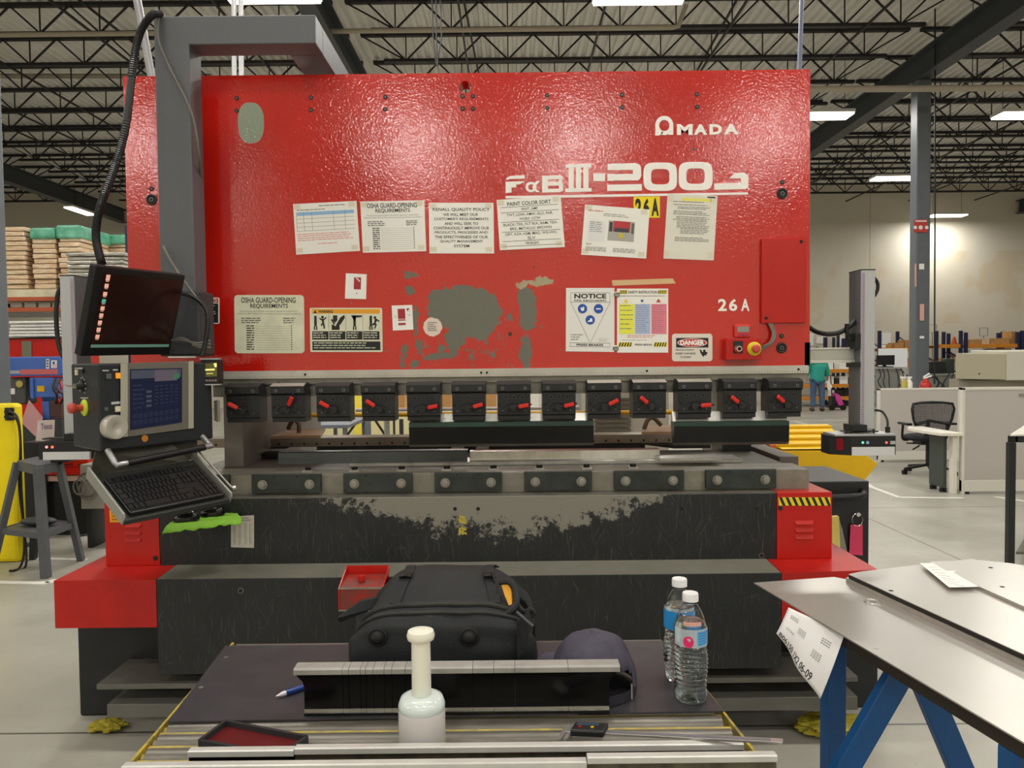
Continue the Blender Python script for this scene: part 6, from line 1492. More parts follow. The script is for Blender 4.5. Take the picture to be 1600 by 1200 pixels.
mb = MB(); b = Vector(Q(.335,.10,.80)); mb.prism([b+Vector((-.04,0,.06)), b+Vector((.03,0,.05)), b+Vector((.13,0,-.10)), b+Vector((.06,0,-.26)), b+Vector((.0,0,-.18))], (0, .012, 0))
tag(mb.build('held_papers', M_PAP, loc=b), 'white papers hanging from the right hand of the person', 'paper')

# yellow hopper, orange post, black cart
Yh = 5.0
t = thing('yellow_hopper', 'yellow steel hopper with ribbed sloping lid and pointed right end', 'hopper', (xx(1290, 700, Yh), Yh+.4, 0))
h = [(1222, 704), (1345, 704), (1372, 725), (1349, 754), (1222, 754)]
P = [U(*p, Yh) for p in h]; 
mb = MB(); mb.prism(P, (0, .75, 0)); mb.build('body', M_YEL, t, bevel=.006)
P = [U(1222, 703, Yh), U(1303, 702, Yh)]; B = [U(1232, 667, 5.75), U(1265, 667, 5.75)]
zq = P[0].z+.004; 
mb = MB(); v = [Vector((P[0].x, Yh, zq)), Vector((P[1].x+.1, Yh, zq)), Vector((B[1].x+.12, 5.7, zq+.10)), Vector((P[0].x, 5.7, zq+.10)), Vector((P[0].x, 5.7, zq)), Vector((P[1].x+.1, 5.7, zq))]
mb.add(v, [(0,1,2,3), (0,3,4), (1,5,2), (3,2,5,4), (0,4,5,1)]); lid = mb.build('lid', M_YEL, t)
for k_ in range(4):
    f = .12 + .24*k_; a = v[0].lerp(v[3], f); b = v[1].lerp(v[2], f); MB().bar(a+Vector((0,0,.008)), b+Vector((0,0,.008)), .03, .018).build('lid_rib', M_YEL, lid, bevel=.004)
mb = MB(); z0_ = zz(1290, 754, Yh)
for x_ in (xx(1230, 740, Yh), xx(1335, 740, Yh)): mb.box(x_, x_+.06, Yh+.05, Yh+.7, .0, z0_-.001)
mb.build('base_runner', M_YEL, t)
pxbox(1203, 1213, 695, 760, 4.6, .06, mat('bright_orange', '#d9681c', .5), 'orange_post', 'narrow orange post beside the yellow hopper seen past the die rail', 'post', floor=True)
Yk = 3.95; t = thing('tool_cart', 'black steel cart with a handle bar standing right of the press', 'cart', (xx(1310, 800, Yk), Yk+.3, 0))
x0_, x1_ = xx(1262, 800, Yk), xx(1358, 800, Yk); z1_ = zz(1310, 752, Yk)
mb = MB(); mb.box(x0_, x1_, Yk, Yk+.55, .12, z1_); mb.build('body', M_BLK, t, bevel=.006)
for x_ in (x0_+.06, x1_-.06):
    for y_ in (Yk+.06, Yk+.49): MB().cyl((x_-.015, y_, .06), (x_+.015, y_, .06), .058, n=16).build('caster', M_BLKR, t, smooth=50)
mb = MB(); P = [U(1264, 777, Yk), U(1266, 777, Yk-.05), U(1300, 777, Yk-.06), U(1342, 775, Yk-.06), U(1350, 771, Yk-.04), U(1347, 767, Yk)]; mb.tube(spline(P, 5), .016, 10); mb.build('handle', M_BLKP, t, smooth=True)
c = U(1339, 803, Yk); mb = MB(); mb.cyl(c+Vector((0,-.001,0)), c+Vector((0,-.02,0)), .011, n=12); mb.build('hook', M_CHROME, t)
c = U(1339, 812, Yk-.012); mb = MB(); mb.tube([c+Vector((.028*math.cos(i/20*6.283), -.004, .034*math.sin(i/20*6.283))) for i in range(20)], .002, 6, closed=True)
tag(mb.build('split_ring', M_CHROME, loc=c, smooth=True), 'thin metal ring hanging on the black cart', 'ring')
P = [U(1329, 820, Yk-.015), U(1348, 820, Yk-.015), U(1348, 868, Yk-.015), U(1327, 866, Yk-.015)]
tag(MB().prism(P, (0, .004, 0)).build('pink_tag', mat('tag_pink', '#d63a62', .5), loc=P[0]), 'bright pink tag hanging from the ring on the black cart', 'tag')
P = [U(1300, 808, 3.75), U(1311, 807, 3.75), U(1313, 860, 3.75), U(1300, 860, 3.75)]
tag(MB().prism(P, (0, .03, 0)).build('yellow_folder', mat('folder_yellow', '#d8c468', .5), loc=P[0]), 'pale yellow folded sheet tucked between the press and the black cart', 'folder')
P = [U(1311.5, 812, 3.77), U(1316, 826, 3.77), U(1325, 868, 3.77), U(1311.5, 868, 3.77)]
tag(MB().prism(P, (0, .02, 0)).build('foil_sheet', mat('foil', '#8f8b84', .25, .8, bump=.6, bscale=30), loc=P[0]), 'crumpled grey foil sheet beside the pale yellow one', 'foil')
# black frame table at right edge
Yt = 5.57; t = thing('steel_frame_table', 'black square-tube frame of a table at the right edge', 'table', (4.0, 5.8, 0))
xa_ = xx(1577, 780, Yt); zt_ = zz(1590, 681, Yt)
sh_ = .62
for x_, y_ in ((xa_, Yt), (xa_+1.2, Yt), (xa_+sh_, Yt+.7), (xa_+1.2+sh_, Yt+.7)): fbox(x_, x_+.048, y_, y_+.048, 0, zt_-.05, M_BLK, 'leg', parent=t)
c4 = [Vector((xa_, Yt, 0)), Vector((xa_+1.25, Yt, 0)), Vector((xa_+1.25+sh_, Yt+.75, 0)), Vector((xa_+sh_, Yt+.75, 0))]
for i in range(4): MB().bar(c4[i].lerp(c4[(i+1) % 4], .03)+Vector((.02,.02,zt_-.026)), c4[(i+1) % 4].lerp(c4[i], .03)+Vector((.0,-.01,zt_-.026)), .046, .046).build('top_rail', M_BLK, t)
MB().prism([p+Vector((0,0,zt_-.0015)) for p in c4], (0,0,.012)).build('top_sheet', M_DESK, t)
z_ = zz(1592, 868, Yt); MB().prism([p.lerp(c4[(k_+2) % 4], .04)+Vector((0,0,z_)) for k_, p in enumerate(c4)], (0,0,.02)).build('lower_shelf', M_STEELD, t)

# ------------------------------------------------------------------ things seen through the press
t, x0_, x1_, zt2 = workbench(478, 545, 664, 8.5, .3, 'grey steel work table seen through the gap of the press', mat('bench_grey', '#6a6e78', .5), 1.2, False)
t2 = thing('cream_cabinet', 'cream metal cabinet seen through the gap under the ram at left', 'cabinet', (-1.5, 11.2, 0)); pxbox(478, 642, 640, 694, 11.0, .5, mat('cream_steel', '#cfc79a', .5), 'body', parent=t2, floor=True)
pxbox(553, 568, 612, 694, 10.6, .03, mat('yellow_panel', '#e6d64a', .5), 'upright_board', 'yellow upright panel seen between the fourth and fifth clamps', 'panel', floor=True)
for i, px in enumerate((522, 537, 571, 614, 624)):
    pxbox(px, px+(4, 5, 8, 3, 6)[i], 655, 700, 10.2, .05, M_DK if i != 2 else mat('bench_grey', '#6a6e78', .5), 'table_leg_frame', ('dark post, leftmost of those seen under the left clamps', 'dark post beside the grey table seen under the left clamps', 'grey post seen under the fourth clamp', 'thin dark post seen left of the long punch', 'dark post touching the long punch in view')[i], 'post', floor=True)
mb = MB(); mb.bar(U(560, 656, 10.185), U(528, 700, 10.185), .03); mb.bar(U(586, 656, 10.185), U(618, 704, 10.185), .03)
tag(mb.build('cross_brace', M_BLK, loc=U(570, 670, 10.1)), 'dark diagonal braces seen below the ram at left', 'brace')
pxbox(486, 497, 612, 662, 9.0, .05, mat('panel_white', '#e4e0d4', .5), 'white_post', 'white post seen between the second and third clamps', 'post', floor=True)
for i, (a, b, c_, d) in enumerate(((452, 497, 657, 668), (618, 632, 614, 640), (684, 706, 614, 642), (757, 775, 612, 640))):
    pxbox(a, b, c_, d, 9.2 if i else 8.8, .4, M_CARD, 'cardboard_box', ('brown box on the grey table behind the press', 'brown box seen between the fourth and fifth clamps', 'brown box seen between the fifth and sixth clamps', 'brown box seen between the sixth and seventh clamps')[i], 'box')
t = thing('goods_shelf', 'pale shelf behind the press holding the brown boxes', 'shelf', (-.8, 9.5, 0))
pxbox(600, 790, 642, 646, 9.2, .5, M_DESK, 'board', parent=t); pxbox(600, 603, 646, 700, 9.3, .3, M_GT, 'leg', parent=t, floor=True); pxbox(786, 789, 646, 700, 9.3, .3, M_GT, 'leg', parent=t, floor=True)
pxbox(826, 842, 612, 700, 10, .3, M_PFR, 'pale_cabinet', 'pale upright cabinet seen between the seventh and eighth clamps', 'cabinet', floor=True)
pxbox(896, 912, 612, 700, 8.5, .3, M_GT, 'grey_cabinet', 'grey upright cabinet seen between clamps right of centre', 'cabinet', floor=True)
t = thing('louvred_unit', 'grey cabinet with horizontal louvres seen below the ram right of centre', 'cabinet', (1.1, 7.2, 0))
body_ = pxbox(918, 1045, 606, 700, 7.0, .6, mat('unit_grey', '#a19c90', .5), 'body', parent=t, floor=True)
for k_ in range(9): pxbox(930, 986, 622+7*k_, 625+7*k_, 6.97, .03, M_STEELD, 'louvre', parent=body_, bevel=0)
tag(MB().cyl(U(487, 649, 4.6), U(1052, 644, 4.6), .014, n=12).build('guard_rail', mat('rail_yellow', '#e8b81c', .4), loc=U(770, 647, 4.6), smooth=50), 'thin yellow rail crossing behind the tool clamps', 'rail')
tag(MB().cyl(U(556, 641, 4.7), U(905, 637, 4.7), .011, n=12).build('guard_rail', mat('rail_white', '#cfd0d0', .35), loc=U(730, 640, 4.7), smooth=50), 'thin white rail just above the yellow one behind the tool clamps', 'rail')

# ------------------------------------------------------------------ left background
random.seed(5)
Yl = 10.0
zdk = zz(60, 452, Yl); 
t = thing('pallet_rack', 'pallet rack with orange-brown beams and a cream deck at left, carrying wrapped stacks', 'rack', (xx(60, 460, Yl), Yl+.5, 0))
xa_, xb_ = xx(-60, 460, Yl), xx(205, 460, Yl)
mb = MB(); mb.box(xa_, xb_, Yl-.02, Yl+1.8, zz(60, 464, Yl), zdk); mb.build('deck', mat('deck_cream', '#cfc6a8', .6, var=.2, vscale=6), t)
M_BM = mat('beam_brown_orange', '#a8502c', .5)
fbox(xa_, xb_, Yl-.03, Yl+.02, zz(60, 470.5, Yl), zz(60, 464.2, Yl), M_BM, 'beam', parent=t); fbox(xa_, xb_, Yl-.03, Yl+.02, zz(60, 487, Yl), zz(60, 480.5, Yl), M_BM, 'beam', parent=t)
for px in (-30, 198): pxbox(px, px+7, 352, 600, Yl+.03, .07, M_NAVY, 'upright', parent=t, floor=True)
mb = MB(); mb.box(xa_, xb_, Yl+.3, Yl+.34, zz(60, 481, Yl), zz(60, 471, Yl)); mb.build('rear_beam', M_BLK, t)
fbox(xa_, xb_, Yl+.021, Yl+1.0, zz(60, 489, Yl), zz(60, 487.5, Yl), M_GT, 'lower_deck', parent=t)
for i in range(4): pxbox(16+22*i, 34+22*i, 473, 480, Yl+.1, .1, M_DESK, 'pallet_end', parent=t)
def stack(px0, px1, pyt, pyb, Y, layers, m, name, label, cat, wrap=None, wrap_h=0, depth=.9):
    t = thing(name, label, cat, (xx((px0+px1)/2, pyb, Y), Y+depth/2, zz((px0+px1)/2, pyb, Y)))
    n = layers
    a, b = xx(px0, pyb, Y), xx(px1, pyb, Y); zt2, zb2 = zz((px0+px1)/2, pyt, Y), zz((px0+px1)/2, pyb, Y); h = (zt2-zb2)/n
    for i in range(n):
        j = lambda: random.uniform(-.015, .015)
        MB().box(a+j(), b+j(), Y+j(), Y+depth+j(), zb2+h*i+.003, zb2+h*(i+1)-.004).build('carton', m, t, bevel=.012)
    if wrap:
        o = MB().box(a-.022, b+.022, Y-.03, Y+depth+.03, zt2-wrap_h, zt2+.012).build('wrap', wrap, t, bevel=.03)
    return t
stack(4, 42, 354, 451.5, Yl+.02, 13, M_CARDL, 'pallet_stack', 'wrapped stack of flat cartons at far left of the deck, no green wrap', 'carton stack')
stack(53, 88, 357, 451.5, Yl+.05, 12, M_CARDL, 'pallet_stack', 'tall wrapped carton stack with green film on top, left half of the middle pair', 'carton stack', M_GREEN, .14)
stack(93.5, 128, 353, 451.5, Yl+.05, 12, M_CARDL, 'pallet_stack', 'tall wrapped carton stack with green film on top, right half of the middle pair', 'carton stack', M_GREEN, .17, .7)
stack(141, 215, 368, 453, Yl+.82, 9, M_CARDL, 'pallet_stack', 'lower wrapped carton stack with green film behind the black hose', 'carton stack', M_GREEN, .13)
stack(106, 196, 394, 451.5, 9.7, 9, M_SILV, 'silver_stack', 'silver-wrapped stack of flat bundles in front of the cartons, left of the monitor top', 'bundle stack', depth=.28)
stack(14, 86, 501, 527, 9.4, 5, mat('white_sleeves', '#dedcd6', .4, var=.15, vscale=10), 'white_stack', 'stack of five white flat bundles on top of the red machine at left', 'bundle stack', depth=.5)
Ym_ = 9.2
t = thing('red_machine', 'large red machine cabinet behind the blue bandsaw at left', 'machine', (xx(55, 600, Ym_), Ym_+.4, 0))
pxbox(5, 101, 529.5, 700, Ym_, .8, M_RED, 'body', parent=t, floor=True); pxbox(0, 104, 527.8, 529, Ym_-.02, .84, M_BLK, 'top_plate', parent=t); pxbox(34, 49, 533, 562, Ym_-.012, .011, mat('plate_greygreen', '#6c6c58', .5), 'name_plate', parent=t)
Ys_ = 7.6
t = thing('bandsaw', 'blue horizontal bandsaw with a red stripe in front of the red machine', 'saw', (xx(60, 600, Ys_), Ys_+.2, .6))
hd = pxbox(8, 94, 557.5, 587.5, Ys_, .32, M_BLU2, 'saw_bow', parent=t, bevel=.01); pxbox(93, 98, 560, 585, Ys_, .3, M_BLU2, 'bow_end', parent=t, bevel=.01); pxbox(32, 90, 577, 585, Ys_-.004, .0035, mat('stripe_coral', '#cf6a6a', .5), 'stripe', parent=hd, bevel=0)
pxbox(12, 31, 579, 584, Ys_-.004, .0035, M_SGREY, 'nameplate', parent=hd, bevel=0)
sh = Sheet(Pl((0, Ys_, 0), (0, -1, 0)), [(72,561),(77,561),(77,576),(72,576)], .001); o = sh.base('number_label', M_PAP, parent=hd); mb = MB(); sh.lines(mb, .2, .1, .8, .95, 3, M_INK, .6, 0); mb.build('lettering', None, o)
sh = Sheet(Pl((0, Ys_, 0), (0, -1, 0)), [(80,563),(89,563),(89,575),(80,575)], .001); o = sh.base('flag_label', M_PAP, parent=hd); mb = MB(); sh.rect(mb, .25, .15, .65, .5, M_INKB); sh.lines(mb, .2, .5, .95, .95, 4, M_INKR, .4, 0); mb.build('printing', None, o)
bb = pxbox(46, 84, 590, 621, Ys_+.02, .25, M_BLU2, 'saw_body', parent=t, bevel=.008); pxbox(48, 52, 592, 623, Ys_+.0, .019, M_BLU2, 'fin', parent=t); pxbox(58, 69, 603, 612, Ys_+.012, .006, M_YEL, 'yellow_label', parent=bb, bevel=0)
pxbox(12, 40, 590, 632, Ys_+.05, .2, mat('motor_grey', '#4d4d47', .5), 'motor', parent=t, bevel=.02); c = U(31, 600, Ys_+.04); MB().cyl(c, c+Vector((0,-.01,0)), .035, n=20).build('gauge', mat('gauge_yellow', '#b9ad5a', .4), t); pxbox(15, 23, 607, 616, Ys_+.04, .009, M_PAP, 'label', parent=t, bevel=0)
mb = MB(); c = U(80, 620, Ys_+.1); mb.cyl(c+Vector((-.06,0,0)), c+Vector((.06,0,0)), .06, n=16); mb.build('blue_clamp', M_BLUE, t, smooth=50)
pxbox(77, 95, 626, 652, Ys_, .15, mat('vise_brown', '#4a2f2a', .5), 'vise', parent=t, bevel=.01); pxbox(66, 77, 627, 655, Ys_+.05, .1, M_BLU2, 'stand_leg', parent=t)
pxbox(8, 97, 655, 690, Ys_+.02, .4, M_DK, 'saw_base', parent=t, floor=True)
for i, (px, dx) in enumerate(((92, 4), (86, -3), (94, -6))):
    cable('saw_hose', [U(px, 592, 7.59), U(px+dx, 606, 7.55-.03*i), U(px-dx, 618, 7.55-.03*i), U(px+1, 630, 7.59)], .012, M_RED if i == 0 else M_CABL, ('red', 'first black', 'second black')[i]+' short hose looping in front of the red machine at left', 'hose', 5, 6)
# papers
P = [U(45,625,7.59), U(67,653,7.59), U(55,682,7.59), U(33,660,7.59)]
tag(MB().prism(P, (0, .006, 0)).build('pink_sheet', mat('sheet_pink', '#cf9a9c', .6), loc=P[0]), 'tilted pink sheet hanging below the blue bandsaw', 'paper')
pxbox(30, 71, 691.5, 695, 6.9, .5, M_BLK, 'bench', 'low black bench carrying the handwritten card at left', 'bench', floor=True)
P = [U(59,657,7.0), U(85,656,7.0), U(84,686,7.0), U(65,691,7.0)]
o = MB().prism(P, (0, .006, 0)).build('handwritten_card', mat('card_pinkwhite', '#d6c7c2', .6), loc=P[0]); tag(o, 'white folded card with the handwritten word Texas', 'card')
sh = Sheet(Pl(P[0], (0,-1,0)), [(59,657),(85,656),(84,686),(65,691)], .001); mb = MB(); sh.text(mb, 'Texas', .15, .15, .85, .42, -.0, mat('ink_violet', '#5a3f86', .6)); mb.build('lettering', None, o)
P = [U(55,692,7.05), U(59,660,7.05), U(65,691,7.02)]; tag(MB().prism(P, (0, .05, 0)).build('card_foot', mat('card_pinkwhite', '#d6c7c2', .6), loc=P[0]), 'rear flap of the folded handwritten card', 'card')
t = thing('red_tool_chest', 'low red tool chest on the left behind the laser column foot', 'chest', (xx(110, 730, 6.9), 7.0, 0))
b_ = pxbox(72, 138, 716, 742, 6.9, .4, M_RED, 'body', parent=t, bevel=.004); 
for a, b in ((73.5, 112), (113.5, 137)): d_ = pxbox(a, b, 718, 729.5, 6.885, .014, M_RED, 'drawer', parent=t, bevel=.002); pxbox(a+8, b-2, 725, 726.5, 6.875, .012, M_BLK, 'handle', parent=d_, bevel=0)
pxbox(72, 137, 743, 752, 6.92, .36, mat('chest_pale', '#bb9a92', .5), 'skirt', parent=t, floor=False); pxbox(74, 135, 752.5, 800, 6.95, .3, M_BLK, 'frame', parent=t, floor=True)
t = thing('grey_locker', 'low grey metal box behind the keyboard tray at left', 'cabinet', (xx(150, 770, 6.4), 6.5, 0))
pxbox(126, 168, 726, 795, 6.4, .4, mat('locker_grey', '#8f8e87', .5, .2), 'body', parent=t)
mb = MB(); zq = zz(140, 795, 6.4); 
for px in (130, 160): mb.box(xx(px, 790, 6.4), xx(px, 790, 6.4)+.04, 6.45, 6.7, 0, zq-.001)
mb.build('leg', M_BLK, t)
for i, (r_, px, py) in enumerate(((.085, 136, 757), (.07, 138, 765), (.055, 128, 760))):
    c = U(px, py, 6.392); mb = MB(); mb.tube([c+Vector((r_*math.cos(a/18*6.283), -.016*i, r_*1.2*math.sin(a/18*6.283))) for a in range(18)], .007, 6, closed=True)
    tag(mb.build('coiled_cord', M_CABG, loc=c, smooth=True), ('largest', 'middle', 'smallest')[i]+' of three loops of grey cord hanging on the grey locker', 'cord')
# angle-iron stand
M_ANG = mat('stand_grey', '#585a5e', .45, .2, var=.15)
Yt = 5.62; ztp = zz(60, 728, Yt)
T0 = [U(27,729,5.84), U(60,736,5.55), U(92,722,5.75), U(58,718,6.1)]
for p in T0: p.z = ztp
t = thing('steel_stand', 'grey angle-steel stand with splayed legs on the left floor', 'stand', (T0[1].x, Yt, 0))
MB().prism([p for p in T0], (0, 0, .012)).build('top_plate', M_ANG, t)
F0 = [UZ(4, 838, 0), UZ(72, 903, 0), UZ(127, 876, 0), UZ(52, 874, 0)]
F0[0] = UZ(-14, 897, 0)
mb = MB()
for i, j in ((0,1), (1,2), (2,3), (3,0)): mb.bar(T0[i]-Vector((0,0,.03)), T0[j]-Vector((0,0,.03)), .012, .06)
mb.build('top_rim', M_ANG, t)
for i in range(4): MB().bar(T0[i]-Vector((0,0,.002)), F0[i], .055 if i == 1 else .045).build('leg', M_ANG if i != 3 else M_BLK, t)
mids = [T0[i].lerp(F0[i], .62) for i in range(4)]; mb = MB()
for i, j in ((0,1), (1,2), (2,3), (3,0)): mb.bar(mids[i], mids[j], .02, .045)
mb.prism([p+Vector((0,0,.01)) for p in mids], (0,0,.008)); mb.build('lower_shelf', M_ANG, t)
c = T0[1].lerp(T0[2], .3)+Vector((0, .1, .013))
tag(MB().box(c.x-.02, c.x+.12, c.y, c.y+.12, ztp+.0125, ztp+.12).build('black_box', M_BLKP, loc=c, bevel=.005), 'small black box standing on the grey steel stand', 'box')
c = mids[1].lerp(mids[3], .5)+Vector((0,0,.019)); tag(MB().ell(c+Vector((0,0,.035)), (.14, .07, .035)).build('grey_cloth', M_DK, loc=c, smooth=True), 'dark crumpled cloth on the lower shelf of the grey stand', 'cloth')
# yellow column guard with outlet
Yg = 6.0; t = thing('column_guard', 'bright yellow guard around the column foot at the left edge', 'guard', (xx(5, 880, Yg), Yg, 0))
pxbox(-60, 26, 631, 884, Yg, .12, M_YELS, 'shell', parent=t, floor=True, bevel=.03)
b_ = pxbox(7, 21, 637, 657, Yg-.015, .014, M_BLK, 'outlet_plate', parent=t)
for py in (643, 651): c = U(14, py, Yg-.016); MB().cyl(c, c+Vector((0,-.03,0)), .02, n=12).build('plug', M_BLKR, b_)
for i in range(2):
    cable('power_cord', [U(15, 643+8*i, 5.94), U(27, 652+5*i, 5.9), U(32, 690, 5.88), U(30+3*i, 760, 5.9), U(38, 830+20*i, 5.92), UZ(40-8*i, 885, .012), UZ(15+4*i, 892, .012)], .009, M_CABL, ('upper', 'lower')[i]+' black power cord plugged into the yellow column guard', 'cord', 6)
cable('power_cord', [UZ(120, 838, .01), UZ(150, 830, .01), UZ(140, 812, .01), UZ(160, 806, .01)], .009, M_CABL, 'black cord curling on the floor left of the red side cover', 'cord', 6)

# ------------------------------------------------------------------ roller table in the foreground
TZ = .94
rt = thing('roller_table', 'roller conveyor table with yellow side rails in the foreground', 'table', (-.13, 1.45, 0))
Ls, Le = Vector((-.632, 1.10, 0)), Vector((-.662, 1.76, 0)); Rs, Re = Vector((.412, 1.10, 0)), Vector((.352, 1.76, 0))
M_RAIL = mat('rail_yellow_worn', '#c9b02e', .5, var=.45, vscale=40, col2='#6a6350')
for a, b, s_ in ((Ls, Le, -1), (Rs, Re, 1)):
    mb = MB(); z0_ = Vector((0,0,TZ-.085)); mb.ob(a+z0_, Vector((.005*s_,0,0)), b-a, Vector((0,0,.080))); mb.ob(a+z0_+Vector((.005*s_,0,0)), Vector((.02*s_,0,0)), b-a, Vector((0,0,.004))); mb.build('side_rail', M_RAIL, rt)
M_ROL = mat('roller_steel', '#77736b', .42, .45, var=.35, vscale=9, stretch=(1,8,8)); M_ROLY = mat('roller_dirty_yellow', '#c2ac48', .5, var=.5, vscale=30, col2='#8a8060')
for k_ in range(14):
    f = (k_+.5)/14; a = Ls.lerp(Le, f); b = Rs.lerp(Re, f); a = a+Vector((.012,0,TZ-.0195)); b = b+Vector((-.012,0,TZ-.0195))
    r_ = MB().cyl(a, b, .0185, n=24).build('roller', M_ROL, rt, smooth=50)
    mb = MB(); 
    for p, q in ((a, a+(b-a).normalized()*.006), (b-(b-a).normalized()*.006, b)): mb.cyl(p-(b-a).normalized()*.010, q, .009, n=10)
    mb.build('axle', M_ROLY, r_)
for k_ in range(13):
    f = (k_+1)/14; a = Ls.lerp(Le, f)+Vector((.003,0,TZ-.013)); b = Rs.lerp(Re, f)+Vector((-.003,0,TZ-.013))
    MB().bar(a, b, .009, .007, m=M_ROLY).build('spacer_strip', None, rt)
for p in (Ls, Le, Rs, Re):
    q = p + Vector((.03 if p.x < 0 else -.03, .05 if p.y < 1.3 else -.05, 0)); MB().box(q.x-.02, q.x+.02, q.y-.02, q.y+.02, 0, TZ-.086).build('leg', M_YEL, rt)
mb = MB(); mb.box(-.6, .36, 1.13, 1.17, .86, .895); mb.box(-.6, .33, 1.69, 1.73, .855, .89); mb.build('cross_member', M_DK, rt)
# black sheet lying on the rollers
SZ = TZ+.001
P = [UZ(352,1011,SZ), UZ(1041,1003,SZ), UZ(1131,1113,SZ), UZ(262,1130,SZ)]
sheet = MB().prism(P, (0,0,.003)).build('dark_sheet', mat('dark_sheet_steel', '#454449', .38, .3, var=.25, vscale=14, bump=.02, bscale=60), loc=P[0]); tag(sheet, 'dark grey metal sheet lying on the rollers of the foreground table', 'sheet metal')
for px, py in ((353, 1027), (314, 1074)):
    c = UZ(px, py, SZ+.0032); MB().cyl(c, c+Vector((0,0,.0006)), .005, n=12).build('rivet', M_STEEL, sheet)
ST = SZ+.0035

# punch segments standing in a row
M_SEG = mat('punch_segment_black', '#0f0f10', .16, .2, var=.3, vscale=9)
M_SEGT = mat('punch_segment_top', '#a19f9a', .5, .25, var=.2, vscale=20)
PY = 1.372; zt_ = zz(720, 1041, PY); SB = TZ+.001
cuts = [475, 536, 546, 564, 572, 584, 601, 613, 634, 739, 772, 805, 888, 952]
ordn = ['leftmost, with an overhanging horn', 'narrow second', 'third', 'narrow fourth', 'fifth', 'sixth', 'narrow seventh', 'eighth, left of the dispenser', 'long ninth, half hidden', 'tenth', 'eleventh', 'wide twelfth', 'rightmost, with an overhanging horn']
def seg_x(px): return xx(px, 1085, PY)
for i in range(13):
    a, b = seg_x(cuts[i])+.0003, seg_x(cuts[i+1])-.0003
    t = thing('punch_segment', ordn[i]+' black punch segment in the standing row on the foreground table', 'tool', ((a+b)/2, PY, SB), 'punch segments standing in a row')
    if i == 0: prof = [(a, SB), (b, SB), (b, zt_-.0125), (a-.016, zt_-.0125), (a-.010, zt_-.019), (a-.003, zt_-.026), (a, zt_-.036)]
    elif i == 12: prof = [(a, SB), (b, SB), (b, zt_-.036), (b+.003, zt_-.026), (b+.010, zt_-.019), (b+.016, zt_-.0125), (a, zt_-.0125)]
    else: prof = [(a, SB), (b, SB), (b, zt_-.0125), (a, zt_-.0125)]
    mb = MB(); mb.prism([(x, PY, z) for x, z in prof], (0, .022, 0)); mb.build('blade', M_SEG, t, bevel=.0004)
    a2 = a-.018 if i == 0 else a; b2 = b+.020 if i == 12 else b
    MB().prism([(a2, PY-.004, zt_-.012), (a2, PY-.004, zt_-.003), (a2, PY+.0, zt_), (a2, PY+.026, zt_), (a2, PY+.026, zt_-.012)], (b2-a2, 0, 0)).build('top_flange', M_SEGT, t, bevel=.0004)
    zg = zz(720, 1108, PY)
    MB().box(a, b, PY-.0012, PY-.0001, zg-.0035, zg+.003).build('ground_stripe', M_BRIGHT, t)
    MB().box(a, b, PY-.004, PY-.0001, SB, zg-.0036).build('foot', M_SEG, t)
# front punches
M_GOLD = mat('punch_grey_gold', '#5f5a4c', .25, .6, var=.5, vscale=5, stretch=(6,1,1)); 
def bar_punch(px0, px1, Y, zt2, m, label, th=.012):
    a, b = xx(px0, 1180, Y), xx(px1, 1180, Y); t = thing('long_punch', label, 'tool', ((a+b)/2, Y, SB))
    MB().prism([(a, Y, SB), (a, Y+.003, zt2-.010), (a, Y+th, zt2-.010), (a, Y+th+.003, SB)], (b-a, 0, 0)).build('blade', m, t)
    MB().prism([(a, Y-.003, zt2-.0098), (a, Y-.003, zt2-.001), (a, Y+.0, zt2), (a, Y+th, zt2), (a, Y+th, zt2-.0098)], (b-a, 0, 0)).build('top_edge', mat('ground_edge', '#c6c5c0', .4, .25, var=.12, vscale=14), t, bevel=.0005)
bar_punch(294, 459.5, 1.19, zz(380, 1172, 1.19), M_SEG, 'short black punch lying on edge in front of the dark red tray')
bar_punch(460.5, 1162, 1.19, zz(800, 1165, 1.19), M_GOLD, 'long grey punch on edge behind the frontmost one, right of the short black punch')
bar_punch(190, 916.5, 1.125, zz(550, 1193, 1.125), M_GOLD, 'frontmost long punch along the bottom edge of the view, left piece')
bar_punch(917.5, 1214, 1.125, zz(1065, 1181, 1.125), M_GOLD, 'frontmost punch along the bottom edge of the view, shorter right piece')
# dark red tray
P = [UZ(353,1138,SB), UZ(480,1163,SB), UZ(440,1192,SB), UZ(312,1169,SB)]
ctr = sum(P, Vector())/4
t = thing('red_tray', 'dark red four-cornered tray with a black rim lying tilted on the rollers', 'tray', ctr)
MB().prism([p.lerp(ctr, .04) for p in P], (0,0,.006)).build('tray_bottom', mat('tray_darkred', '#5a1214', .35, var=.2), t)
mb = MB()
for i in range(4): a, b = P[i], P[(i+1) % 4]; mb.bar(a+Vector((0,0,.0075)), b+Vector((0,0,.0075)), .006, .015)
mb.build('rim', mat('rim_black', '#2a2c2e', .4), t)
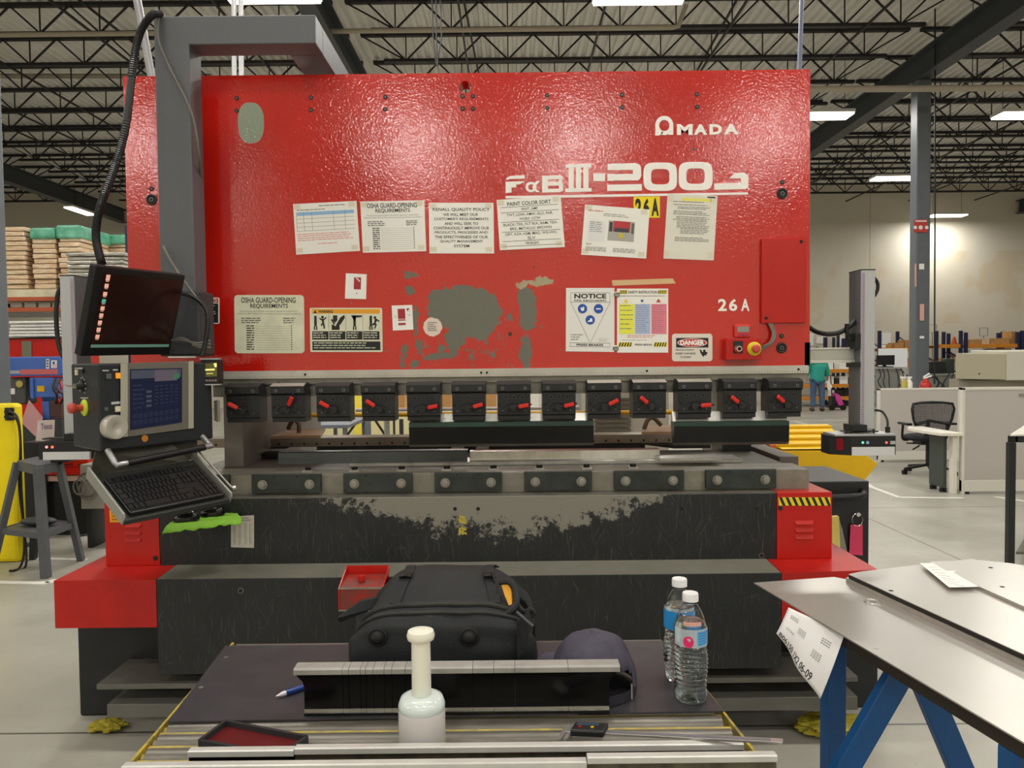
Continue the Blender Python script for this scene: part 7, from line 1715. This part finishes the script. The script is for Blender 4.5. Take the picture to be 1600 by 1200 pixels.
# white dispenser
c = UZ(660, 1167, SB)
t = thing('white_dispenser', 'white plastic dispenser bottle with a tall knobbed neck in the foreground', 'bottle', c)
M_WPL = mat('white_plastic', '#dcd9cf', .35, spec=.5); M_WTR = mat('white_translucent', '#e4e4d6', .25)
M_WTR.node_tree.nodes['Principled BSDF'].inputs['Subsurface Weight'].default_value = .3
H = (1085-1181)
MB().lathe([(.001, 0), (.037, 0), (.0395, .004), (.0395, .064), (.0385, .067)], c, 40).build('jar', mat('jar_greywhite', '#cfcac8', .3, coat=.3), t, smooth=50)
MB().lathe([(.0385, .0672), (.0395, .070), (.0395, .076), (.035, .087), (.026, .091), (.001, .091)], c, 40).build('shoulder', mat('shoulder_bluewhite', '#d4dfdc', .15, coat=.5), t, smooth=50)
MB().lathe([(.001, .0912), (.0165, .0912), (.016, .178), (.016, .182), (.0225, .186), (.0238, .193), (.0215, .200), (.012, .203), (.001, .203)], c, 32).build('neck', M_WTR, t, smooth=50)
# water bottles
def bottle(px, py, label, twist):
    c = UZ(px, py, ST)
    t = thing('water_bottle', label, 'bottle', c, 'plastic water bottles')
    M_PET = mat('clear_plastic', '#f6fafa', .05, trans=1.0, ior=1.45); M_WAT = mat('water', '#f2f8fa', .02, trans=1.0, ior=1.33)
    k = 1.0
    prof = [(.001,.004),(.018,.002),(.027,.0),(.030,.006),(.031,.018)]
    for j in range(9):
        z = .022 + j*.0085; prof += [(.0312, z), (.0290, z+.0030), (.0288, z+.0050), (.0312, z+.0078)]
    prof += [(.0275,.102),(.0300,.106),(.0305,.112),(.0305,.142),(.0290,.146),(.0275,.150),(.0250,.160),(.0200,.172),(.0150,.181),(.0125,.185),(.0125,.190)]
    wob = lambda t_, h: 1 + (.05*math.sin(3*t_+h*70+twist)*(1 if .02 < h < .1 else .15)) 
    mb = MB().lathe(prof, c, 48, wob=wob); mb.f = mb.f[:-2]; mb.m = mb.m[:-2]; mb.build('bottle_wall', M_PET, t, smooth=True, solid=.0007)
    wp = [(r*.965, z+.0012) for r, z in prof if z < .150 and r > .01] + [(.0265, .1525)]
    MB().lathe(wp, c, 48, wob=wob).build('water', M_WAT, t, smooth=60)
    n = 40; mb = MB(); lb = mat('label_blue', '#4fa0d8', .35); lw = mat('label_clear', '#cfe0ea', .3, alpha=.6); lp = mat('label_pink', '#e0407c', .4); ln = mat('label_darkblue', '#3a78b4', .4)
    lb2 = mat('bottle_label_blue', '#58a8dc', .35)
    def arc(a0, a1, z0, z1, m_, r=.0316):
        q = max(3, int((a1-a0)/8)); 
        for i in range(q):
            t0 = R(a0+(a1-a0)*i/q); t1 = R(a0+(a1-a0)*(i+1)/q)
            f = lambda a, z: c + Vector((math.cos(a)*r, math.sin(a)*r, z))
            mb.add([f(t0, z0), f(t1, z0), f(t1, z1), f(t0, z1)], [(0,1,2,3)], m_)
    if twist:
        arc(190, 350, .110, .144, lw, .0314); arc(280, 350, .113, .140, lb2)
        for j in range(5): arc(285, 345, .116+.005*j, .118+.005*j, ln, .0318)
        arc(-130, -60, .150, .158, lp, .0290)
        b = -118
        mb2 = [];
        for i in range(24):
            pass
        rr = .0322; pts = []
        for i in range(24):
            a = 2*math.pi*i/24; pts.append(c + Vector((math.cos(R(250)+.010*math.cos(a)/rr)*rr, math.sin(R(250)+.010*math.cos(a)/rr)*rr, .121+.011*math.sin(a))))
        mb.add(pts, [tuple(range(24))], mat('label_magenta', '#e0306c', .4))
    else:
        arc(170, 350, .108, .145, mat('label_deepblue', '#2e8fd6', .35)); arc(170, 350, .145, .152, lw, .0300); arc(255, 265, .108, .145, mat('label_wine', '#5a2030', .5), .0318)
    mb.build('label', None, t, smooth=True)
    MB().lathe([(.001,.1905),(.0150,.1905),(.0150,.203),(.0140,.2055),(.001,.2055)], c, 30, wob=lambda t_, h: 1+.012*math.cos(30*t_)).build('cap', mat('cap_white', '#e6e6e8', .35), t, smooth=50)
bottle(1079, 1092, 'front clear plastic water bottle with a pink and pale blue label', 1.7)
bottle(1062, 1060, 'rear clear plastic water bottle with a bright blue label, half behind the other', 0)
# baseball cap
hc_ = UZ(925, 1078, ST); hc_ = Vector((.157, 1.487, ST))
t = thing('baseball_cap', 'dark purple-grey baseball cap lying on the sheet behind the punch segments', 'cap', hc_)
M_CAP = mat('cap_cloth', '#474352', .85, var=.25, vscale=25, bump=.15, bscale=300)
nu, nv = 48, 16; mb = MB(); vs = []
for j in range(nv+1):
    ph = (j/nv)*math.pi/2
    for i in range(nu):
        th = 2*math.pi*i/nu
        seam = 1 + .012*abs(math.sin(3*th)) 
        wr = 1 + .03*noise.noise(Vector((math.cos(th)*2, math.sin(th)*2, j*.25)))
        r_ = math.cos(ph)**.75
        vs.append(hc_ + Vector((.084*r_*math.cos(th)*seam*wr, .092*r_*math.sin(th)*seam*wr, .004+.100*math.sin(ph)**.95*wr)))
fs = []
for j in range(nv):
    for i in range(nu):
        th = math.degrees(2*math.pi*(i+.5)/nu); z = j/nv*90
        d_ = ((th-303+180) % 360)-180
        if 0 <= j and (d_/30)**2 + ((z-5)/24)**2 < 1 and z > 3: continue
        fs.append((j*nu+i, j*nu+(i+1) % nu, (j+1)*nu+(i+1) % nu, (j+1)*nu+i))
mb.add(vs, fs); mb.build('crown', M_CAP, t, smooth=True, solid=.002)
top = hc_+Vector((0,0,.1035)); mb = MB(); mb.ell(top, (.006,.006,.003)); mb.build('top_button', M_CAP, t, smooth=True)
def brim(u, v):
    a = R(95 + 100*u); r_ = 1 + .62*v*math.sin(math.pi*u)**.6
    return hc_ + Vector((.086*math.cos(a)*r_, .093*math.sin(a)*r_, .006 + .018*v*math.sin(math.pi*u)))
mb = MB(); mb.grid(brim, 24, 8); mb.build('brim', M_CAP, t, smooth=True, solid=.003)
mb = MB(); st = [hc_+Vector((.087*math.cos(R(a)), .095*math.sin(R(a)), .010)) for a in range(276, 334, 6)]
for a, b in zip(st, st[1:]): mb.ob(a-Vector((0,0,.009)), b-a, Vector((0,0,.018)), (a-hc_).normalized()*.002*Vector((1,1,1)).x if 0 else Vector((0,-.002,0)))
mb.build('strap', mat('strap_dark', '#2c2a36', .7), t)
b = hc_+Vector((.087*math.cos(R(318)), .095*math.sin(R(318)), .0)); mb = MB(); mb.ob(b+Vector((-.001,-.004,.002)), Vector((.003,0,0)), Vector((0,0,.030)), Vector((0,-.002,0))); mb.build('buckle', M_BRIGHT, t)
# pen
a = UZ(431, 1088, ST+.006); b = UZ(520, 1058, ST+.006); d = (b-a).normalized()
t = thing('ballpoint_pen', 'blue and white ballpoint pen pointing out from behind the punch segments', 'pen', a)
MB().lathe([(.0008, 0), (.0012, .002), (.0045, .012), (.0052, .020)], a, 16, d).build('tip', mat('pen_silver', '#dcdce0', .3, .4), t, smooth=50)
MB().lathe([(.0054, .0202), (.0058, .03), (.0056, .115), (.004, .120)], a, 16, d).build('barrel', mat('pen_blue', '#16387f', .3), t, smooth=50)
# digital caliper
cz = TZ+.004
A = UZ(885, 1143, cz+.006); B = UZ(1223, 1160, .996)
d = (B-A).normalized(); nrm = Vector((d.y, -d.x, 0)); nrm = nrm if nrm.y < 0 else -nrm
t = thing('digital_caliper', 'steel digital caliper with a black readout lying at the right of the table', 'caliper', A)
o_ = A - nrm*.006
beam = MB().ob(o_, B-A, nrm*.013, Vector((0,0,.0035))).build('beam', mat('caliper_steel', '#b7b5b2', .3, .7), t, bevel=.0004)
MB().ob(o_+d*.075+nrm*.003+Vector((0,0,.0036)), (B-A)*.74, nrm*.007, Vector((0,0,.0004))).build('scale', mat('caliper_scale', '#6c6b70', .4), beam)
MB().ob(o_+d*.012-nrm*.010, d*.060, nrm*.034, Vector((0,0,.012))).build('readout_body', mat('caliper_black', '#1a1d20', .4), t, bevel=.003)
MB().ob(o_+d*.018-nrm*.004+Vector((0,0,.0122)), d*.040, nrm*.011, Vector((0,0,.001))).build('display', mat('caliper_lcd', '#3b4552', .15), t)
for k_, m_ in ((.024, M_RED), (.046, M_YEL)): MB().ob(o_+d*k_+nrm*.0095+Vector((0,0,.0122)), d*.005, nrm*.004, Vector((0,0,.0012))).build('button', m_, t)
mb = MB()
for s_, e in ((0, -.006), (.0, .004)):
    mb.prism([o_+d*(e-.002), o_+d*(e+.009), o_+d*(e+.007)+nrm*.040, o_+d*(e+.001)+nrm*.040], (0,0,.003)); mb.prism([o_+d*(e-.002), o_+d*(e+.009), o_+d*(e+.003)-nrm*.018], (0,0,.003))
mb.build('jaw', mat('caliper_steel', '#b7b5b2', .3, .7), t)

# backpack lying on its back, base towards the camera
M_BAG = mat('bag_nylon', '#1d2022', .62, var=.3, vscale=9, bump=.35, bscale=500)
M_BAGD = mat('bag_dusty', '#3a3935', .75, var=.4, vscale=14, col2='#1e2021')
bx0_, bx1_ = -.345, .048; bc = (bx0_+bx1_)/2; BYf = 1.50
bag = thing('backpack', 'black laptop backpack lying down with two round rubber feet facing the camera', 'bag', (bc, 1.6, ST))
prof = [(1.520, .002), (1.500, .02), (1.494, .07), (1.498, .115), (1.512, .134), (1.535, .142), (1.56, .150), (1.61, .172), (1.66, .186), (1.72, .180), (1.78, .155), (1.81, .11), (1.81, .05), (1.79, .004)]
def bagp(u, v):
    k = v*(len(prof)-1); i = min(int(k), len(prof)-2); f = k-i
    y = prof[i][0]*(1-f)+prof[i+1][0]*f; z = prof[i][1]*(1-f)+prof[i+1][1]*f
    s_ = 2*u-1; e = (1-abs(s_)**3.2)**(1/3.2) if abs(s_) < 1 else 0
    ym = 1.65
    e2 = .25+.75*e
    hgt = z*(.30+.70*e)*(1-.06*s_*s_)
    taper = 1 - .26*max(0, (z-.12))/.07
    w_ = (bx1_-bx0_)/2*taper
    x = bc + w_*math.copysign(abs(s_)**.62, s_)
    yy = ym + (y-ym)*(.55+.45*e)
    n_ = noise.noise(Vector((x*14, yy*12, hgt*25)))*.005
    return Vector((x, yy-n_, ST+.001+hgt+(n_ if z > .02 else 0)))
mb = MB(); mb.grid(bagp, 56, 52); o = mb.build('main_body', M_BAG, bag, smooth=True)
def on_bag(px, py, Y=1.5): return U(px, py, Y)
# piping line along the edge of the base
mb = MB(); mb.tube(spline([bagp(u, 4.35/13)+Vector((0,-.004,.002)) for u in [.03+.94*i/20 for i in range(21)]], 3), .004, 8); mb.build('piping', M_BAGD, bag, smooth=True)
mb = MB(); mb.tube(spline([bagp(u, 5.4/13)+Vector((0,-.002,.002)) for u in [.04+.92*i/20 for i in range(21)]], 3), .0055, 8); mb.build('zip', M_BAGD, bag, smooth=True)
for px in (590, 733):
    c = U(px, 995, 1.494); MB().lathe([(.019,-.004),(.019,.003),(.0165,.005),(.0145,.004),(.0125,.006),(.011,.012),(.006,.0165),(.001,.0175)], c, 28, (0,-1,0)).build('rubber_foot', M_BLKR, bag, smooth=50)
for u in (.30, .73):
    pts = [bagp(u, (5.6+.35*i)/13)+Vector((0,0,.003)) for i in range(13)]
    mb = MB()
    for a, b in zip(pts, pts[1:]): mb.ob(a-Vector((.011,0,0)), Vector((.022,0,0)), b-a, (b-a).cross(Vector((1,0,0))).normalized()*-.002)
    mb.build('compression_strap', mat('webbing', '#191b1d', .7, bump=.3, bscale=900), bag)
    p = pts[5]; q = pts[4]; d = (p-q).normalized(); up_ = d.cross(Vector((-1,0,0))).normalized()
    mb = MB(); mb.ob(p-Vector((.013,0,0))-d*.004, Vector((.026,0,0)), d*.020, up_*.007 if up_.z > 0 else up_*-.007); mb.build('buckle', M_BLKP, bag, bevel=.002)
    mb = MB(); mb.tube([p+Vector((-.012,-.004,.006)), p+Vector((0,-.012,.010)), p+Vector((.012,-.004,.006))], .003, 6); mb.build('strap_loop', M_BLKP, bag, smooth=True)
# side with open zip and yellow lining
a = bagp(.955, 6.5/13)
mb = MB(); c = U(793, 930, 1.56); mb.prism([U(783,913,1.58), U(793,912,1.58), U(799,922,1.57), U(800,944,1.55), U(795,946,1.55), U(789,932,1.56)], (.002,.012,0)); mb.build('yellow_lining', mat('lining_yellow', '#d69a2c', .7), bag)
mb = MB(); mb.tube(spline([U(780,910,1.585), U(795,909,1.58), U(804,920,1.57), U(807,942,1.55), U(799,954,1.54), U(790,960,1.54)], 6), .007, 8); mb.build('pocket_rim', M_BAG, bag, smooth=True)
mb = MB(); mb.bar(U(769,894,1.62), U(776,918,1.60), .005, .004); mb.build('zip_cord', M_BLKP, bag)
mb = MB(); mb.bar(U(807,956,1.50), U(833,979,1.48), .007, .004); mb.build('zip_pull', mat('zip_pull_grey', '#3b3e40', .5), bag, bevel=.001)
mb = MB(); mb.tube(spline([U(806,941,1.56), U(818,955,1.55), U(830,952,1.55), U(834,960,1.55), U(822,965,1.55), U(812,958,1.55)], 5), .005, 8); mb.build('side_loop', M_BAG, bag, smooth=True)
def pk(u, v):
    a = U(808, 965+62*v, 1.49); x = a.x + .030*math.sin(math.pi*min(1, u*1.0))*1.0*(.8+.3*math.sin(v*3)); return Vector((x, 1.475+.16*u, max(ST+.002, a.z)))
mb = MB(); mb.grid(pk, 10, 10); mb.build('mesh_pocket', mat('mesh_pocket_grey', '#2c2f30', .8, bump=1, bscale=700, var=.6, vscale=60), bag, smooth=True, solid=.002)
mb = MB(); mb.prism([U(527,966,1.52), U(562,940,1.58), U(590,934,1.62), U(585,950,1.6), U(531,973,1.53)], (0,.012,0)); mb.build('haul_strap', M_BAG, bag)

# red pedal housing in front of the press
Yq = 2.86; t = thing('pedal_housing', 'small red sloped foot pedal housing on a post in front of the dark apron', 'pedal', (xx(565, 920, Yq), Yq, 0))
x0_, x1_ = xx(529, 930, Yq), xx(599, 930, Yq); z3 = zz(565, 919, Yq); z4 = zz(565, 953, Yq); z5 = zz(565, 889, Yq+.13)
mb = MB(); mb.prism([(x0_, Yq, z4), (x0_, Yq, z3), (x0_, Yq+.13, z5-.02), (x0_, Yq+.13, z4-.02)], (x1_-x0_, 0, 0)); h_ = mb.build('housing', mat('red_worn_dirty', '#9c1c12', .45, var=.7, vscale=16, col2='#5c3a30'), t, bevel=.003)
mb = MB(); mb.bar((x0_, Yq-.003, z3), (x1_, Yq-.003, z3), .006); mb.bar((x0_, Yq-.003, z4), (x1_, Yq-.003, z4), .006); 
mb.build('bright_edge', M_STEEL, h_)
mb = MB(); 
for x in (x0_, x1_-.004): mb.prism([(x, Yq-.004, z3+.002), (x, Yq+.12, z5+.0), (x, Yq+.14, z5+.012), (x, Yq+.14, z4), (x, Yq-.004, z4)], (.004, 0, 0))
mb.box(x0_+.004, x1_-.004, Yq+.136, Yq+.14, z4, z5+.012); mb.build('guard', M_RED, t)
c = U(565, 910, Yq+.06); c.z = (z3+z5)/2-.01; MB().cyl(c, c+Vector((0,0,.022)), .013, n=16).build('knob', M_RED, h_, smooth=50)
MB().box((x0_+x1_)/2-.03, (x0_+x1_)/2+.03, Yq+.04, Yq+.10, 0, z4-.016).build('post', M_DK, t); MB().box(x0_, x1_, Yq-.02, Yq+.13, 0, .0).build('foot', M_DK, t) if 0 else None

# ------------------------------------------------------------------ blue work stand with steel panels at right
BT = .915
bs = thing('blue_work_stand', 'blue steel stand carrying flat grey metal panels at lower right', 'stand', (1.1, 1.6, 0))
E0 = UZ(1262, 962, BT+.03); E1 = UZ(1640, 1190, BT+.03); 
ed = Vector((E1.x-E0.x, E1.y-E0.y, 0)).normalized(); en = Vector((ed.y, -ed.x, 0)); en = en if en.x > 0 else -en
E0.z = E1.z = 0; E0 += en*.012; E1 += en*.012
zc = Vector((0,0,1))
mb = MB(); mb.ob(E0+zc*(BT-.0), E1-E0, en*.04, zc*.034); mb.ob(E0+zc*BT+en*1.0, E1-E0, en*.04, zc*.034); mb.ob(E0+zc*BT+en*.04, en*.96, ed*.04, zc*.034); mb.build('top_frame', mat('frame_darkbrown', '#2c2622', .5), bs)
def bleg(px, py):
    p = UZ(px, py, BT); p.z = 0
    f = (p-E0).dot(ed); return E0 + ed*f
for px, py in ((1250, 990), (1560, 1160)):
    p = bleg(px, py) 
    mb = MB(); mb.ob(p+en*.0, ed*.044, en*.044, zc*(BT-.001)); mb.build('leg', M_BLUE, bs, bevel=.003)
    mb = MB(); mb.ob(p+en*.98, ed*.044, en*.044, zc*(BT-.001)); mb.build('leg', M_BLUE, bs, bevel=.003)
ap = U(1409, 1052, 1.66); ap.z = BT-.002
for px0_, px1_ in ((1402, 1320), (1440, 1500)):
    a = U(px0_, 1058, 1.66); b = U(px1_, 1200, 1.66); d = (b-a)/(a.z-b.z); e = a + d*(a.z-.12); a = a - d*(BT-.003-a.z)
    MB().bar(a, e, .052, .03, up=(0,1,0)).build('splayed_leg', M_BLUE, bs, bevel=.003)
MB().box(ap.x-.03, ap.x+.06, 1.64, 1.68, BT-.02, BT-.001).build('apex_bracket', M_BLUE, bs)
M_SHT = mat('panel_steel', '#cdcac3', .30, .7, var=.05, vscale=2)
SZ1 = BT+.0345
P = [UZ(1178,912,SZ1), UZ(1303,903,SZ1), UZ(1330,908,SZ1), UZ(1700,1082,SZ1), UZ(1700,1222,SZ1)]
o = MB().prism(P, (0,0,.003)).build('steel_sheet', M_SHT, loc=P[0]); tag(o, 'long thin grey steel panel, lowest and leftmost on the blue stand', 'sheet metal')
S1 = SZ1+.0032
c = UZ(1364, 941, S1); mb = MB(); mb.tube([c+Vector((.020*math.cos(i/24*6.283), .020*math.sin(i/24*6.283), .001)) for i in range(24)], .0025, 6, closed=True); mb.cyl(c, c+Vector((0,0,.0008)), .010, n=16); mb.build('knockout', M_BRIGHT, o, smooth=True)
for px, py in ((1215, 928), (1338, 920), (1369, 1013), (1520, 1000)):
    c = UZ(px, py, S1); MB().cyl(c, c+Vector((0,0,.0006)), .005, n=12).build('hole', M_BRIGHT if px != 1520 else M_HOLE, o)
P = [UZ(1322,909,S1), UZ(1690,1085,S1), UZ(1690,1079,S1), UZ(1326,908,S1)]
MB().prism(P, (0,0,.012)).build('flange', M_BRIGHT, o)
S2 = S1+.0005; top2 = S2+.024
P = [UZ(1326,897,top2), UZ(1345,893,top2), UZ(1445,881,top2), UZ(1520,873,top2), UZ(1900,1010,top2), UZ(1700,1068,top2)]
for p in P: p.z = S2
o2 = MB().prism(P, (0,0,top2-S2-.002)).build('folded_panel', mat('panel_edge_black', '#201d1a', .4), loc=P[0]); tag(o2, 'thicker folded steel panel with a black edge lying beside the lowest one', 'sheet metal')
P2 = [Vector((p.x, p.y, top2-.0019)) for p in P]; MB().prism(P2, (0,0,.0019)).build('top_skin', M_SHT, o2)
for px, py in ((1392, 923),): c = UZ(px, py, top2+.0002); MB().cyl(c, c+Vector((0,0,.0006)), .006, n=12).build('hole', M_HOLE, o2)
top3 = top2+.008
P = [UZ(1448,882,top3), UZ(1456,877,top3), UZ(1530,875,top3), UZ(1580,880,top3), UZ(1900,940,top3), UZ(1900,1080,top3), UZ(1529,916,top3)]
for p in P: p.z = top2+.0003
o3 = MB().prism(P, (0,0,top3-top2-.0003)).build('steel_sheet', M_SHT, loc=P[0]); tag(o3, 'topmost grey steel panel at the right edge, overlapping the folded one', 'sheet metal')
for px, py in ((1548, 887), (1566, 917)): c = UZ(px, py, top3+.0002); MB().cyl(c, c+Vector((0,0,.0006)), .006, n=12).build('hole', M_HOLE, o3)
P = [UZ(1437,880,top3+.001), UZ(1458,880,top3+.001), UZ(1478,892,top3+.001), UZ(1494,892,top3+.001), UZ(1490,895,top3+.001), UZ(1529,917,top3+.001), UZ(1483,918,top3+.001)]
o = MB().prism(P, (0,0,.0006)).build('paper_sheet', M_PAP, loc=P[0]); tag(o, 'white paper lying across the steel panels at right', 'paper')
P = [UZ(1448,884,top3+.0018), UZ(1470,895,top3+.0018)]
mb = MB()
for i in range(7):
    a = UZ(1450+5*i, 886+4*i, top3+.0018); b = UZ(1464+7*i, 886+5*i, top3+.0018); mb.bar(a, b, .0012, .0003)
mb.build('printing', M_INKG, o, kind='stuff')
# hanging paper
TLp, TRp = UZ(1232, 949, SZ1-.001), UZ(1320, 990, SZ1-.001)
BLp = U(1213, 990, TLp.y-.02); BRp = U(1279, 1092, TRp.y-.02)
def hp(u, v):
    a = TLp.lerp(TRp, u); b = BLp.lerp(BRp, u)
    p = a.lerp(b, v); bul = math.sin(math.pi*v)
    return p + Vector((-.006*bul + .004*math.sin(2.6*math.pi*u)*v, -.012*bul - .006*v*math.sin(2*math.pi*u), -.002*bul))
mb = MB(); mb.grid(hp, 24, 14); o = mb.build('hanging_paper', mat('paper_white', '#e9e8e8', .6), loc=TLp, smooth=True, solid=.0006); tag(o, 'curled white paper hanging off the left edge of the steel panel, printed B06150', 'paper')
hn = (hp(.5,.1)-hp(.5,0)).cross(hp(.6,0)-hp(.5,0)).normalized(); hn = hn if hn.y < 0 else -hn
def on_paper(mb, vs, fs, x0, x1, y0, y1, u0, u1, v0, v1, m):
    mb.add([hp(u0+(u1-u0)*((v.x-x0)/(x1-x0)), v0+(v1-v0)*(1-(v.y-y0)/(y1-y0)))+hn*.0012 for v in vs], fs, m)
mb = MB(); vs, fs_ = text_mesh('B06150 1X2 06-09', .01)
x0_ = min(v.x for v in vs); x1_ = max(v.x for v in vs); y0_ = min(v.y for v in vs); y1_ = max(v.y for v in vs)
on_paper(mb, vs, fs_, x0_, x1_, y0_, y1_, .04, .80, .80, .96, M_INK)
for u0, v0, n_ in ((.1, .15, 3), (.3, .3, 4), (.72, .2, 3), (.66, .45, 4), (.1, .5, 2)):
    for i in range(n_):
        for s_ in range(4):
            a, b = u0+.04*s_, u0+.04*s_+.03; v_ = v0+.035*i
            mb.add([hp(a, v_)+hn*.0012, hp(b, v_)+hn*.0012, hp(b, v_+.012)+hn*.0012, hp(a, v_+.012)+hn*.0012], [(0,1,2,3)], M_INKG)
mb.build('printing', None, o)
# crumpled yellow rag on the floor
for i, (px, py, s_, lab) in enumerate(((1305, 1148, .13, 'crumpled yellow rag on the floor under the right end of the press'), (168, 1140, .07, 'small dirty yellow scrap on the floor under the left end of the press'))):
    c = UZ(px, py, 0)
    def rg(d, s_=s_, i=i): return 1 + .35*noise.noise(Vector((d.x*2.5+i*9, d.y*2.5, d.z*2.5))) + .18*noise.noise(Vector((d.x*7+i*9, d.y*7, d.z*7)))
    mb = MB(); mb.ell(c+Vector((0,0,s_*.28)), (s_*1.1, s_*.7, s_*.3), 48, 24, fn=rg)
    for v in mb.v: v.z = max(v.z, .002)
    o = mb.build('yellow_rag', mat('rag_yellow', '#a89a2e', .8, var=.3, vscale=25, bump=.4, bscale=90), loc=c, smooth=True); tag(o, lab, 'rag')
